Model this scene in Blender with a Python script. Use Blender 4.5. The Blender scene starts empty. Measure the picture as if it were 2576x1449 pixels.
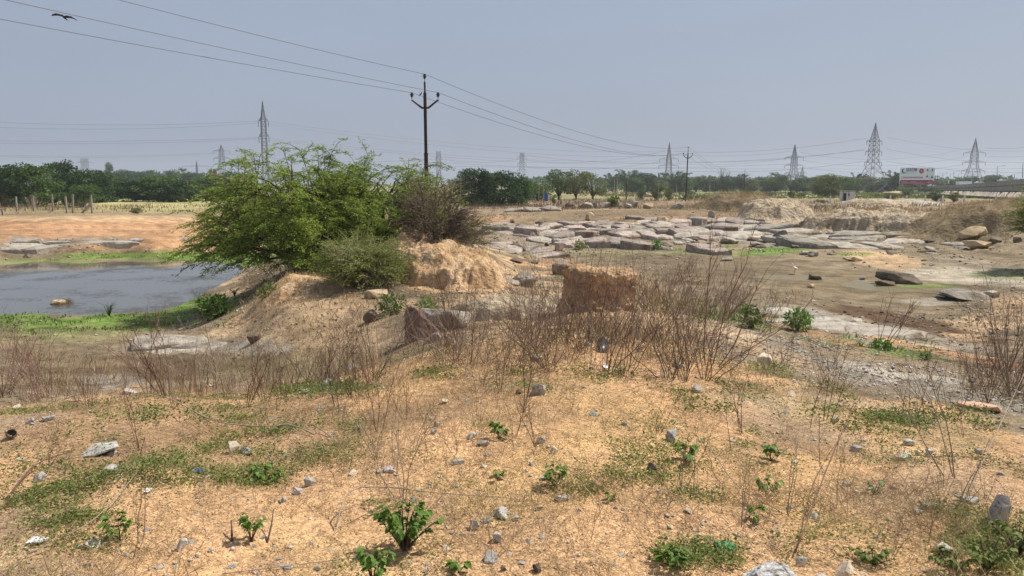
import bpy, bmesh, math, random
import numpy as np
from mathutils import Vector, Matrix, Quaternion
R = math.radians
random.seed(7)
C = bpy.context.scene.collection
scene = bpy.context.scene

# ------------------------------------------------------------------ camera, sky, sun, exposure
CAM_Z = 4.6
HAZE = 0.00028
POND_Z = -0.72
FOC = 1900.0                                   # focal length in pixels of a 2576 px wide frame
PITCH = math.atan(267.0 / FOC)
cam_data = bpy.data.cameras.new('camera')
cam = bpy.data.objects.new('camera', cam_data); C.objects.link(cam)
cam.location = (0, 0, CAM_Z)
cam.rotation_euler = (math.pi / 2 - PITCH, 0, 0)
cam_data.sensor_width = 36.0
cam_data.lens = 36.0 * FOC / 2576.0
cam_data.clip_start = 0.1
cam_data.clip_end = 8000
scene.camera = cam

SUN_EL, SUN_AZ = 56.0, 68.0                    # azimuth clockwise from the view direction (+Y)
world = bpy.data.worlds.new('World'); scene.world = world
world.use_nodes = True
wn, wl = world.node_tree.nodes, world.node_tree.links
wn.clear()
sky = wn.new('ShaderNodeTexSky'); sky.sky_type = 'NISHITA'; sky.sun_disc = False
sky.sun_elevation = R(SUN_EL); sky.sun_rotation = R(SUN_AZ)
sky.air_density = 1.6; sky.dust_density = 3.0; sky.ozone_density = 2.0
mixw = wn.new('ShaderNodeMix'); mixw.data_type = 'RGBA'
mixw.inputs[0].default_value = 0.86            # an even pre-monsoon haze over the whole sky
mixw.inputs[7].default_value = (2.72, 3.20, 4.25, 1)
bg = wn.new('ShaderNodeBackground'); bg.inputs[1].default_value = 0.10
wo = wn.new('ShaderNodeOutputWorld')
tcw = wn.new('ShaderNodeTexCoord'); mpw = wn.new('ShaderNodeMapping'); mpw.inputs['Scale'].default_value = (1, 1, 2.6); nw = wn.new('ShaderNodeTexNoise')
nw.inputs['Scale'].default_value = 2.2; nw.inputs['Detail'].default_value = 5; rw = wn.new('ShaderNodeMapRange')
rw.inputs[1].default_value = .3; rw.inputs[2].default_value = .7; rw.inputs[3].default_value = .965; rw.inputs[4].default_value = 1.035   # faint veils of cloud
scw = wn.new('ShaderNodeVectorMath'); scw.operation = 'SCALE'
wl.new(tcw.outputs['Generated'], mpw.inputs[0]); wl.new(mpw.outputs[0], nw.inputs['Vector']); wl.new(nw.outputs['Fac'], rw.inputs[0]); wl.new(rw.outputs[0], scw.inputs['Scale'])
wl.new(sky.outputs[0], mixw.inputs[6]); wl.new(mixw.outputs[2], scw.inputs[0]); wl.new(scw.outputs[0], bg.inputs[0]); wl.new(bg.outputs[0], wo.inputs[0])

sun_data = bpy.data.lights.new('sun', 'SUN')
sun_data.energy = 5.0; sun_data.angle = R(0.6); sun_data.color = (1.0, 0.93, 0.82)
sun = bpy.data.objects.new('sun', sun_data); C.objects.link(sun)
sd = Vector((math.sin(R(SUN_AZ)) * math.cos(R(SUN_EL)), math.cos(R(SUN_AZ)) * math.cos(R(SUN_EL)), math.sin(R(SUN_EL))))
sun.rotation_euler = (-sd).to_track_quat('-Z', 'Y').to_euler()
sun.location = sd * 60

scene.view_settings.view_transform = 'Standard'
scene.view_settings.look = 'None'
scene.view_settings.exposure = 0.32
scene.view_settings.gamma = 1.0
scene.view_settings.use_curve_mapping = False
scene.render.engine = 'CYCLES'
scene.cycles.max_bounces = 5
scene.cycles.diffuse_bounces = 3
scene.cycles.glossy_bounces = 2
scene.cycles.transmission_bounces = 3
scene.cycles.volume_bounces = 0
scene.cycles.use_denoising = True

# ------------------------------------------------------------------ helpers
def tag(o, label=None, cat=None, group=None, kind=None):
    if label: o['label'] = label
    if cat: o['category'] = cat
    if group: o['group'] = group
    if kind: o['kind'] = kind
    return o

def empty(name, loc=(0, 0, 0), rz=0.0):
    o = bpy.data.objects.new(name, None); C.objects.link(o)
    o.location = loc; o.rotation_euler = (0, 0, rz); o.empty_display_size = 0.2
    return o

def np_mesh(name, v, f, mat=None, smooth=False):
    """v Nx3, f a list/array of equal-sized faces"""
    v = np.asarray(v, dtype=np.float32); f = np.asarray(f, dtype=np.int32)
    me = bpy.data.meshes.new(name)
    k = f.shape[1]
    me.vertices.add(len(v)); me.vertices.foreach_set('co', v.ravel())
    me.loops.add(f.size); me.loops.foreach_set('vertex_index', f.ravel())
    me.polygons.add(len(f)); me.polygons.foreach_set('loop_start', np.arange(0, f.size, k, dtype=np.int32))
    me.polygons.foreach_set('loop_total', np.full(len(f), k, dtype=np.int32))
    if smooth: me.polygons.foreach_set('use_smooth', np.ones(len(f), dtype=bool))
    me.update(calc_edges=True)
    if mat: me.materials.append(mat)
    return me

def link(name, me, parent=None, loc=None):
    o = bpy.data.objects.new(name, me); C.objects.link(o)
    if parent: o.parent = parent
    if loc is not None: o.location = loc
    return o

def copy_tree(o, parent=None):
    c = o.copy(); C.objects.link(c)
    if parent: c.parent = parent
    for ch in list(o.children): copy_tree(ch, c)
    return c

class MB:
    """collects boxes, bars and tubes for one mesh"""
    def __init__(s): s.v = []; s.f = []; s.m = []
    def add(s, v, f, mi=0):
        b = len(s.v); s.v.extend(v); s.f.extend([tuple(i + b for i in q) for q in f]); s.m.extend([mi] * len(f))
    def tube(s, pts, rad, n=4, mi=0, cap=True):
        pts = [Vector(p) for p in pts]
        if not hasattr(rad, '__len__'): rad = [rad] * len(pts)
        b = len(s.v)
        for i, p in enumerate(pts):
            d = (pts[min(i + 1, len(pts) - 1)] - pts[max(i - 1, 0)])
            if d.length < 1e-9: d = Vector((0, 0, 1))
            d.normalize()
            a = d.cross(Vector((0.31, 0.95, 0.02)) if abs(d.y) < .9 else Vector((1, 0, 0))); a.normalize()
            c = d.cross(a)
            for k in range(n):
                t = 2 * math.pi * k / n
                s.v.append(p + (a * math.cos(t) + c * math.sin(t)) * rad[i])
        for i in range(len(pts) - 1):
            for k in range(n):
                s.f.append((b + i * n + k, b + i * n + (k + 1) % n, b + (i + 1) * n + (k + 1) % n, b + (i + 1) * n + k)); s.m.append(mi)
        if cap:
            s.f.append(tuple(b + k for k in range(n))[::-1]); s.m.append(mi)
            e = b + (len(pts) - 1) * n
            s.f.append(tuple(e + k for k in range(n))); s.m.append(mi)
    def box(s, c, size, rz=0.0, mi=0):
        cx, cy, cz = c; a, b_, h = size[0] / 2, size[1] / 2, size[2] / 2
        cs, sn = math.cos(rz), math.sin(rz)
        v = []
        for z in (-h, h):
            for x, y in ((-a, -b_), (a, -b_), (a, b_), (-a, b_)):
                v.append((cx + x * cs - y * sn, cy + x * sn + y * cs, cz + z))
        s.add(v, [(0, 3, 2, 1), (4, 5, 6, 7), (0, 1, 5, 4), (1, 2, 6, 5), (2, 3, 7, 6), (3, 0, 4, 7)], mi)
    def lathe(s, prof, n=16, c=(0, 0, 0), mi=0):
        b = len(s.v)
        for r, z in prof:
            for k in range(n):
                t = 2 * math.pi * k / n
                s.v.append((c[0] + r * math.cos(t), c[1] + r * math.sin(t), c[2] + z))
        for i in range(len(prof) - 1):
            for k in range(n):
                s.f.append((b + i * n + k, b + i * n + (k + 1) % n, b + (i + 1) * n + (k + 1) % n, b + (i + 1) * n + k)); s.m.append(mi)
    def mesh(s, name, mats, smooth=False):
        me = bpy.data.meshes.new(name)
        me.from_pydata([tuple(p) for p in s.v], [], s.f); me.update()
        for m in (mats if isinstance(mats, (list, tuple)) else [mats]): me.materials.append(m)
        if any(s.m): me.polygons.foreach_set('material_index', s.m)
        if smooth: me.polygons.foreach_set('use_smooth', [True] * len(s.f))
        return me
    def build(s, name, mats, parent=None, smooth=False, loc=None):
        return link(name, s.mesh(name, mats, smooth), parent, loc)

# value noise, vectorised
def _hash(ix, iy, seed):
    h = (ix.astype(np.int64) * 374761393 + iy.astype(np.int64) * 668265263 + seed * 974634777) & 0xffffffff
    h = ((h ^ (h >> 13)) * 1274126177) & 0xffffffff
    h = h ^ (h >> 16)
    return (h & 0xffffff) / float(0xffffff)
def vnoise(x, y, seed=0):
    x = np.asarray(x, float); y = np.asarray(y, float)
    ix, iy = np.floor(x), np.floor(y)
    fx, fy = x - ix, y - iy
    fx = fx * fx * (3 - 2 * fx); fy = fy * fy * (3 - 2 * fy)
    a, b = _hash(ix, iy, seed), _hash(ix + 1, iy, seed)
    c, d = _hash(ix, iy + 1, seed), _hash(ix + 1, iy + 1, seed)
    return (a + (b - a) * fx) * (1 - fy) + (c + (d - c) * fx) * fy - 0.5
def fbm(x, y, oct=4, seed=0, gain=0.5):
    s = 0; amp = 1.0
    for k in range(oct):
        s = s + amp * vnoise(x * 2 ** k + 17.3 * k, y * 2 ** k - 9.1 * k, seed + k); amp *= gain
    return s
def sstep(a, b, x):
    t = np.clip((np.asarray(x, float) - a) / (b - a), 0, 1); return t * t * (3 - 2 * t)

CP, SP = math.cos(PITCH), math.sin(PITCH)
def ray(U, V):
    u, v = (U - 1288.0) / FOC, (724.5 - V) / FOC
    return np.array([u, CP + v * SP, -SP + v * CP])
def at_z(U, V, z):
    d = ray(U, V); t = (z - CAM_Z) / d[2]; return np.array([0, 0, CAM_Z]) + d * t
def at_y(U, V, y):
    d = ray(U, V); return Vector((np.array([0, 0, CAM_Z]) + d * (y / d[1])).tolist())
def proj(x, y, z):
    z = z - CAM_Z
    dep = y * CP - z * SP
    dep = np.where(np.abs(dep) < 1e-3, 1e-3, dep)
    return 1288 + FOC * x / dep, 724.5 - FOC * (y * SP + z * CP) / dep

# ------------------------------------------------------------------ the lie of the land (heights fitted to surveyed spots)
CPTS = [
 (0,1449,2.95),(640,1449,2.9),(1288,1449,2.9),(1900,1449,2.95),(2576,1449,3.0),
 (0,1200,2.9),(640,1200,2.85),(1288,1200,2.95),(1900,1200,2.9),(2576,1250,2.9),
 (0,1060,2.72),(400,1020,2.68),(800,1010,2.75),(1288,1000,2.95),(1900,1030,2.8),(2300,1080,2.7),(2576,1120,2.7),
 (1100,890,2.72),(1250,860,2.85),(1400,850,2.85),(1600,870,2.8),(1750,900,2.6),(950,950,2.6),
 (0,940,.1),(300,950,.15),(600,940,.3),(850,925,.8),
 (0,860,-.35),(300,870,-.2),(600,850,.2),(850,830,1.0),(950,790,1.35),
 (60,800,-.62),(250,800,-.60),(450,790,-.55),(560,755,-.35),(640,740,.3),(100,760,-.95),(250,730,-1.1),(400,730,-1.1),(500,690,-1.05),(300,690,-1.2),(0,720,-1.1),(590,688,-.85),(100,690,-1.05),(-300,720,-1.2),(-300,650,-.6),(-300,800,-.6),(420,762,-.85),(200,788,-.78),(540,715,-.85),
 (0,662,-.66),(150,655,-.65),(300,652,-.64),(450,648,-.64),(600,655,-.6),(655,672,-.3),
 (100,642,-.45),(300,638,-.45),(500,638,-.4),(0,618,.15),(200,610,.3),(400,608,.3),(0,562,1.15),(200,560,1.15),(430,560,1.05),
 (0,540,1.0),(300,540,.95),(450,540,.9),(100,510,.6),(350,505,.45),(0,496,.2),(300,492,.2),(500,492,.2),
 (700,700,.8),(760,665,1.2),(850,660,1.6),(900,700,1.6),(720,725,1.3),(820,735,1.2),(760,790,1.1),(980,745,1.4),(1050,770,1.5),
 (1050,630,2.0),(1150,600,2.0),(1070,585,2.0),(1000,580,2.0),(1200,620,1.4),
 (1200,745,1.55),(1300,745,1.5),(1400,740,1.2),(1300,820,2.0),(1200,840,2.2),(1500,820,2.0),(1650,775,1.7),(1700,830,2.0),
 (1300,685,.6),(1350,640,.2),(1400,690,.6),(1500,640,.1),(1650,660,.1),(1700,700,.1),(1900,700,0),(2100,700,0),(2300,720,-.03),(2500,700,.05),
 (2300,650,.15),(2000,640,.1),(1750,640,.1),(2576,640,.4),
 (1800,850,2.0),(2000,915,2.25),(2200,960,2.3),(2400,1010,2.4),(2576,1050,2.45),
 (1750,765,.8),(1900,795,.8),(1980,830,1.2),(2200,885,1.8),(2400,900,1.5),(2576,945,1.8),
 (1900,740,.12),(2100,790,.2),(2300,800,.1),(2500,820,.25),(2576,770,.3),(2450,860,.6),
 (1200,600,.6),(1300,600,.35),(1500,605,.3),(1800,610,.25),(2000,605,.3),(2200,600,.35),(2420,610,.5),
 (1200,560,.9),(1400,560,.85),(1600,560,.95),(1800,560,.85),(2100,560,.7),(2400,590,.8),
 (1250,525,1.0),(1500,524,1.3),(1700,520,1.4),(1900,515,1.2),(2200,525,1.1),(2400,545,1.3),(2576,570,1.6),
 (1200,500,.6),(1500,500,.6),(1727,505,1.75),(1900,500,.7),(2100,500,.7),(2400,500,.9),(2576,507,1.1)]
_cp = [at_z(*p) for p in CPTS]
_th = [math.atan2(p[0], p[1]) for p in _cp]; _lr = [math.log(math.hypot(p[0], p[1])) for p in _cp]; _zz = [p[2] for p in CPTS]
for r, z in ((0.7, 2.95), (1.6, 2.95)):
    for t in range(-180, 180, 45): _th.append(R(t)); _lr.append(math.log(r)); _zz.append(z)
for t in (-75, -55, 55, 75, 120, -120, 170, -170):
    for r, z in ((4, 2.9), (9, 2.6), (20, 1.5), (60, .9)): _th.append(R(t)); _lr.append(math.log(r)); _zz.append(z)
for t in (-75, -45, -30, -15, 0, 15, 30, 45, 75, 130, -130, 179):
    for r, z in ((290, .3), (600, 0.1), (1200, 0.0), (3000, 0.0)): _th.append(R(t)); _lr.append(math.log(r)); _zz.append(z)
_th, _lr, _zz = np.array(_th), np.array(_lr), np.array(_zz)
TS = 3.2
def _phi(dt, dl): return np.sqrt((dt * TS) ** 2 + (dl * 1.25) ** 2 + 0.0025)
_A = _phi(_th[:, None] - _th[None], _lr[:, None] - _lr[None]) + np.eye(len(_th)) * 0.004 * -1
_W = np.linalg.solve(_A, _zz - _zz.mean())
def base_h(x, y):
    x = np.asarray(x, float); y = np.asarray(y, float)
    th = np.arctan2(x, y).ravel(); lr = np.log(np.maximum(np.hypot(x, y).ravel(), 0.5))
    out = np.empty(len(th))
    for i in range(0, len(th), 60000):
        out[i:i + 60000] = _phi(th[i:i + 60000, None] - _th[None], lr[i:i + 60000, None] - _lr[None]) @ _W
    return (out + _zz.mean()).reshape(x.shape)
def H(x, y):
    """ground height at x, y"""
    x = np.asarray(x, float); y = np.asarray(y, float)
    h = base_h(x, y)
    r = np.hypot(x, y)
    n = 0.10 * fbm(x / 3.1, y / 3.1, 3, 3) * sstep(2, 6, r) + 0.065 * fbm(x / 0.7, y / 0.7, 3, 11) + .022 * fbm(x / .22, y / .22, 2, 13) * sstep(25, 10, r) + 0.02 * vnoise(x / 0.13, y / 0.13, 21) * sstep(30, 12, r)
    n += 0.5 * fbm(x / 14, y / 14, 2, 5) * sstep(40, 60, r) * sstep(200, 90, r)
    # low step ledges of the quarry floor and the far bank
    led = sstep(34, 46, r) * sstep(110, 75, r)
    q = h + 0.35 * fbm(x / 7, y / 5, 3, 31)
    st = 0.28; fr = q / st - np.floor(q / st)
    n += led * (st * (np.floor(q / st) + sstep(0.35, 0.6, fr)) - q) * 0.75
    wet = np.where(x < -5, sstep(-.70, -.25, h), sstep(-0.05, 0.35, h))                       # calm near the pond and the mud flats
    flat = np.where(x < -5, 0.25, 0.5) + np.where(x < -5, 0.75, 0.5) * wet
    return h + n * flat
_TT = np.exp(np.linspace(math.log(1.7), math.log(900), 520))
def ground(U, V, full=False):
    """the spot on the ground seen at U, V"""
    d = ray(U, V); d = d / d[1]
    x, y, z = d[0] * _TT, _TT, CAM_Z + d[2] * _TT
    g = H(x, y) - z
    k = int(np.argmax(g > 0)) if (g > 0).any() else len(_TT) - 1
    if k > 0 and g[k] > 0:
        w = -g[k - 1] / (g[k] - g[k - 1]); x, y = x[k - 1] + w * (x[k] - x[k - 1]), y[k - 1] + w * (y[k] - y[k - 1])
    else: x, y = x[k], y[k]
    return Vector((float(x), float(y), float(H(x, y))))
def gz(x, y): return float(H(x, y))
def on_y(U, y, sink=0.0, Vtop=None):
    x = (U - 1288) / FOC * y * CP
    z = gz(x, y) if Vtop is None else at_y(U, Vtop, y).z
    x = (U - 1288) / FOC * (y * CP - (z - CAM_Z) * SP)
    return Vector((x, y, gz(x, y) - sink))
def px(y): return y / FOC                              # metres per pixel at distance y

# ------------------------------------------------------------------ materials
def nodes_of(name):
    m = bpy.data.materials.new(name); m.use_nodes = True
    nt = m.node_tree; b = nt.nodes['Principled BSDF']; return m, nt, b
def noise_mat(name, c1, c2, scale=4.0, rough=0.9, bump=0.3, bscale=None, c3=None, spec=0.2, coords='Object', detail=6, bdist=0.05, speck=None, metallic=0.0, vary=0.0):
    m, nt, b = nodes_of(name); N, L = nt.nodes, nt.links
    tc = N.new('ShaderNodeTexCoord')
    n1 = N.new('ShaderNodeTexNoise'); n1.inputs['Scale'].default_value = scale; n1.inputs['Detail'].default_value = detail
    n1.inputs['Roughness'].default_value = 0.65
    L.new(tc.outputs[coords], n1.inputs['Vector'])
    cr = N.new('ShaderNodeValToRGB'); e = cr.color_ramp.elements
    e[0].position = 0.34; e[0].color = (*c1, 1); e[1].position = 0.66; e[1].color = (*c2, 1)
    if c3: k = e.new(0.5); k.color = (*c3, 1)
    L.new(n1.outputs['Fac'], cr.inputs[0])
    col = cr.outputs[0]
    if speck:
        n3 = N.new('ShaderNodeTexNoise'); n3.inputs['Scale'].default_value = speck[0]; n3.inputs['Detail'].default_value = 2
        L.new(tc.outputs[coords], n3.inputs['Vector'])
        r3 = N.new('ShaderNodeMapRange'); r3.inputs[1].default_value = .55; r3.inputs[2].default_value = .68; L.new(n3.outputs['Fac'], r3.inputs[0])
        mx = N.new('ShaderNodeMix'); mx.data_type = 'RGBA'; mx.inputs[7].default_value = (*speck[1], 1)
        L.new(r3.outputs[0], mx.inputs[0]); L.new(col, mx.inputs[6]); col = mx.outputs[2]
    if vary:
        oi = N.new('ShaderNodeObjectInfo'); mr = N.new('ShaderNodeMapRange'); mr.inputs[3].default_value = 1 - vary; mr.inputs[4].default_value = 1 + vary; L.new(oi.outputs['Random'], mr.inputs[0])
        sc = N.new('ShaderNodeVectorMath'); sc.operation = 'SCALE'; L.new(col, sc.inputs[0]); L.new(mr.outputs[0], sc.inputs['Scale']); col = sc.outputs[0]
    L.new(col, b.inputs['Base Color'])
    b.inputs['Roughness'].default_value = rough; b.inputs['Specular IOR Level'].default_value = spec; b.inputs['Metallic'].default_value = metallic
    if bump:
        n2 = N.new('ShaderNodeTexNoise'); n2.inputs['Scale'].default_value = bscale or scale * 4; n2.inputs['Detail'].default_value = 8
        L.new(tc.outputs[coords], n2.inputs['Vector'])
        bp = N.new('ShaderNodeBump'); bp.inputs['Strength'].default_value = bump; bp.inputs['Distance'].default_value = bdist
        L.new(n2.outputs['Fac'], bp.inputs['Height']); L.new(bp.outputs[0], b.inputs['Normal'])
    return m
def leaf_mat(name, cols, trans=0.35, rough=0.55):
    """leaves: each one its own shade; thin, so light comes through"""
    m, nt, b = nodes_of(name); N, L = nt.nodes, nt.links
    g = N.new('ShaderNodeNewGeometry'); cr = N.new('ShaderNodeValToRGB'); e = cr.color_ramp.elements
    e[0].position = 0.0; e[0].color = (*cols[0], 1); e[1].position = 1.0; e[1].color = (*cols[-1], 1)
    for i, c in enumerate(cols[1:-1]): k = e.new((i + 1) / (len(cols) - 1)); k.color = (*c, 1)
    tc = N.new('ShaderNodeTexCoord'); n1 = N.new('ShaderNodeTexNoise'); n1.inputs['Scale'].default_value = 0.45; n1.inputs['Detail'].default_value = 2
    L.new(tc.outputs['Object'], n1.inputs['Vector'])
    ad = N.new('ShaderNodeMath'); ad.operation = 'MULTIPLY_ADD'; ad.inputs[1].default_value = 0.6
    mr = N.new('ShaderNodeMath'); mr.operation = 'MULTIPLY_ADD'; mr.inputs[1].default_value = 1.6; mr.inputs[2].default_value = -0.6
    L.new(n1.outputs['Fac'], mr.inputs[0]); L.new(g.outputs['Random Per Island'], ad.inputs[0]); L.new(mr.outputs[0], ad.inputs[2])
    L.new(ad.outputs[0], cr.inputs[0]); L.new(cr.outputs[0], b.inputs['Base Color'])
    b.inputs['Roughness'].default_value = rough; b.inputs['Specular IOR Level'].default_value = 0.25
    tr = N.new('ShaderNodeBsdfTranslucent'); mx = N.new('ShaderNodeMixShader'); mx.inputs[0].default_value = trans
    L.new(cr.outputs[0], tr.inputs[0]); L.new(b.outputs[0], mx.inputs[1]); L.new(tr.outputs[0], mx.inputs[2])
    out = [n for n in N if n.type == 'OUTPUT_MATERIAL'][0]; L.new(mx.outputs[0], out.inputs[0])
    return m
def flat(name, c, rough=0.6, spec=0.3, metallic=0.0):
    m, nt, b = nodes_of(name); N, L = nt.nodes, nt.links
    n1 = N.new('ShaderNodeTexNoise'); n1.inputs['Scale'].default_value = 9; tc = N.new('ShaderNodeTexCoord'); L.new(tc.outputs['Object'], n1.inputs['Vector'])
    hs = N.new('ShaderNodeHueSaturation'); hs.inputs['Color'].default_value = (*c, 1)
    mr = N.new('ShaderNodeMapRange'); mr.inputs[3].default_value = 0.85; mr.inputs[4].default_value = 1.15
    L.new(n1.outputs['Fac'], mr.inputs[0]); L.new(mr.outputs[0], hs.inputs['Value']); L.new(hs.outputs[0], b.inputs['Base Color'])
    b.inputs['Roughness'].default_value = rough; b.inputs['Specular IOR Level'].default_value = spec; b.inputs['Metallic'].default_value = metallic
    return m

M = {}
M['granite'] = noise_mat('pinkish_granite', (.19, .155, .13), (.46, .385, .335), 0.9, .85, 1.0, 5, c3=(.34, .28, .24), vary=.30, speck=(.8, (.19, .14, .085)), bdist=.12)
M['granite_grey'] = noise_mat('grey_granite', (.17, .15, .12), (.44, .40, .335), 0.9, .85, 1.0, 5, c3=(.33, .295, .245), vary=.28, speck=(.8, (.18, .135, .085)), bdist=.12)
M['granite_pale'] = noise_mat('pale_boulder_rock', (.24, .21, .17), (.45, .41, .345), 1.3, .85, .8, 5, speck=(1.3, (.22, .17, .115)), vary=.2, bdist=.1)
M['rock_dark'] = noise_mat('dark_weathered_rock', (.075, .06, .045), (.19, .15, .115), 2.0, .9, .7, 8)
M['rock_purple'] = noise_mat('purplish_rock', (.10, .058, .048), (.21, .135, .11), 3.0, .9, .6, 10)
M['rock_tan'] = noise_mat('tan_boulder_rock', (.36, .25, .14), (.52, .40, .25), 1.6, .9, .7, 7)
M['stone'] = noise_mat('stone_grey', (.26, .25, .23), (.52, .50, .455), 14, .85, .6, 40, bdist=.01, vary=.25, speck=(60, (.18, .17, .16)))
M['stone_cream'] = noise_mat('stone_cream', (.48, .40, .29), (.68, .60, .46), 14, .85, .5, 40, bdist=.01)
M['stone_dark'] = noise_mat('stone_dark', (.05, .04, .035), (.14, .11, .09), 14, .85, .5, 40, bdist=.01)
M['stone_pink'] = noise_mat('stone_pink', (.50, .28, .18), (.62, .40, .28), 5, .85, .4, 30, bdist=.01)
M['earth'] = noise_mat('orange_earth', (.34, .225, .125), (.56, .42, .275), 1.8, .95, .9, 9, c3=(.45, .30, .165), bdist=.10, speck=(9, (.33, .18, .08)))
M['earth_pale'] = noise_mat('pale_earth', (.27, .205, .13), (.52, .44, .32), 0.9, .95, 1.0, 4, c3=(.42, .34, .235), bdist=.25, speck=(1.6, (.22, .165, .10)))
M['earth_brown'] = noise_mat('brown_earth', (.12, .09, .05), (.25, .19, .11), 0.7, .95, .8, 4, bdist=.2)
M['bark'] = noise_mat('bark', (.05, .038, .028), (.12, .09, .065), 8, .9, .5, 30)
M['twig_red'] = noise_mat('twig_reddish', (.10, .05, .038), (.21, .115, .085), 5, .8, 0)
M['twig_brown'] = noise_mat('twig_brown', (.085, .062, .045), (.19, .145, .105), 5, .8, 0)
M['twig_grey'] = noise_mat('twig_grey', (.21, .165, .13), (.37, .30, .235), 5, .8, 0)
M['straw'] = leaf_mat('dry_straw', [(.22, .155, .085), (.38, .28, .155), (.52, .40, .25)], .25, .8)
M['straw_dark'] = leaf_mat('dry_brown_litter', [(.09, .06, .038), (.20, .135, .082), (.33, .24, .155)], .2, .8)
M['leaf_mesquite'] = leaf_mat('leaf_mesquite', [(.10, .15, .024), (.185, .265, .038), (.28, .37, .06), (.40, .48, .09)], .5)
M['leaf_fresh'] = leaf_mat('leaf_fresh', [(.07, .15, .025), (.13, .24, .04), (.21, .34, .065)], .42, .5)
M['leaf_dark'] = leaf_mat('leaf_dark', [(.016, .042, .010), (.035, .080, .016), (.070, .13, .028)], .22)
M['leaf_mid'] = leaf_mat('leaf_mid', [(.04, .075, .016), (.075, .135, .024), (.13, .20, .04)], .32)
M['leaf_olive'] = leaf_mat('leaf_olive', [(.08, .10, .03), (.14, .165, .045), (.21, .225, .07)], .32)
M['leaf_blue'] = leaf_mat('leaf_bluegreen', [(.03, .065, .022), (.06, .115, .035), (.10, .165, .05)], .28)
M['leaf_lime'] = leaf_mat('leaf_lime', [(.12, .16, .03), (.20, .25, .05), (.31, .34, .09)], .42)
M['leaf_shrub'] = leaf_mat('leaf_shrub', [(.085, .12, .025), (.15, .20, .045), (.22, .28, .07)], .4)
M['grass'] = leaf_mat('grass_green', [(.06, .12, .015), (.11, .20, .025), (.19, .29, .045)], .35)
M['creeper'] = leaf_mat('creeper_green', [(.075, .115, .025), (.135, .185, .042), (.21, .26, .07), (.31, .29, .11)], .35)
M['steel'] = noise_mat('galvanised_steel', (.14, .15, .175), (.20, .21, .24), 0.6, .6, 0, metallic=.2)
M['steel_dark'] = noise_mat('weathered_steel', (.09, .095, .115), (.15, .155, .18), 0.6, .6, 0, metallic=.2)
M['pole'] = noise_mat('painted_iron_pole', (.030, .018, .018), (.065, .030, .026), 3, .55, .1, 20)
M['bird'] = flat('dark_plumage', (.014, .012, .012), .8)
M['insul'] = flat('brown_porcelain', (.03, .014, .012), .25, .5)
M['wire'] = flat('aluminium_wire', (.13, .135, .15), .5)
M['wire_near'] = flat('weathered_wire', (.10, .10, .11), .6)
M['concrete'] = noise_mat('concrete', (.19, .18, .175), (.29, .28, .27), 0.7, .9, .3, 8)
M['concrete_post'] = noise_mat('old_concrete_post', (.22, .18, .15), (.38, .33, .28), 3, .9, .4, 20)
M['white'] = noise_mat('whitewash', (.58, .58, .55), (.78, .78, .75), 1.5, .85, .1, 9)
M['dark'] = flat('dark_opening', (.02, .02, .022), .8)
M['glass'] = flat('vehicle_glass', (.03, .04, .05), .1, .6)
M['black'] = flat('black_plastic', (.012, .012, .014), .35, .5)
M['paper'] = flat('white_paper', (.78, .78, .78), .8)
M['plastic_green'] = flat('green_plastic', (.03, .30, .13), .35, .5)
M['blue'] = flat('blue_plastic', (.02, .08, .45), .45)
M['board_white'] = flat('billboard_white', (.78, .81, .88), .6)
M['board_red'] = flat('billboard_red', (.42, .035, .065), .6)
M['board_blue'] = flat('billboard_blue', (.025, .035, .19), .6)
M['board_sky'] = flat('billboard_sky_blue', (.05, .22, .50), .6)
M['board_grey'] = flat('billboard_grey', (.28, .31, .40), .6)
M['board_pink'] = flat('billboard_pale_pink', (.72, .50, .55), .6)
M['orange_paint'] = flat('orange_paint', (.55, .17, .03), .6)
# ------------------------------------------------------------------ ground colours: what lies where
def c3(*c): return np.array(c)
SAND = c3(.545, .34, .178); SANDP = c3(.50, .345, .20); SANDY = c3(.58, .375, .17); ORANGE = c3(.40, .235, .125)
MUD = c3(.185, .142, .085); WETMUD = c3(.105, .07, .042); FLOOR = c3(.245, .192, .122); GREYG = c3(.26, .225, .17); PALEG = c3(.46, .415, .34)
ROCKG = c3(.28, .245, .195); PINKR = c3(.25, .195, .145); DRY = c3(.24, .178, .11); GREEN = c3(.13, .20, .04); OLIVE = c3(.22, .20, .10)
YFIELD = c3(.37, .33, .15); LEDGE = c3(.11, .085, .06)
EDGE_U = [0, 150, 300, 600, 850, 950, 1100, 1250, 1450, 1650, 1750, 2000, 2200, 2400, 2576]
EDGE_V = [1010, 1005, 995, 985, 955, 925, 872, 850, 838, 850, 880, 960, 990, 1040, 1085]
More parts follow.
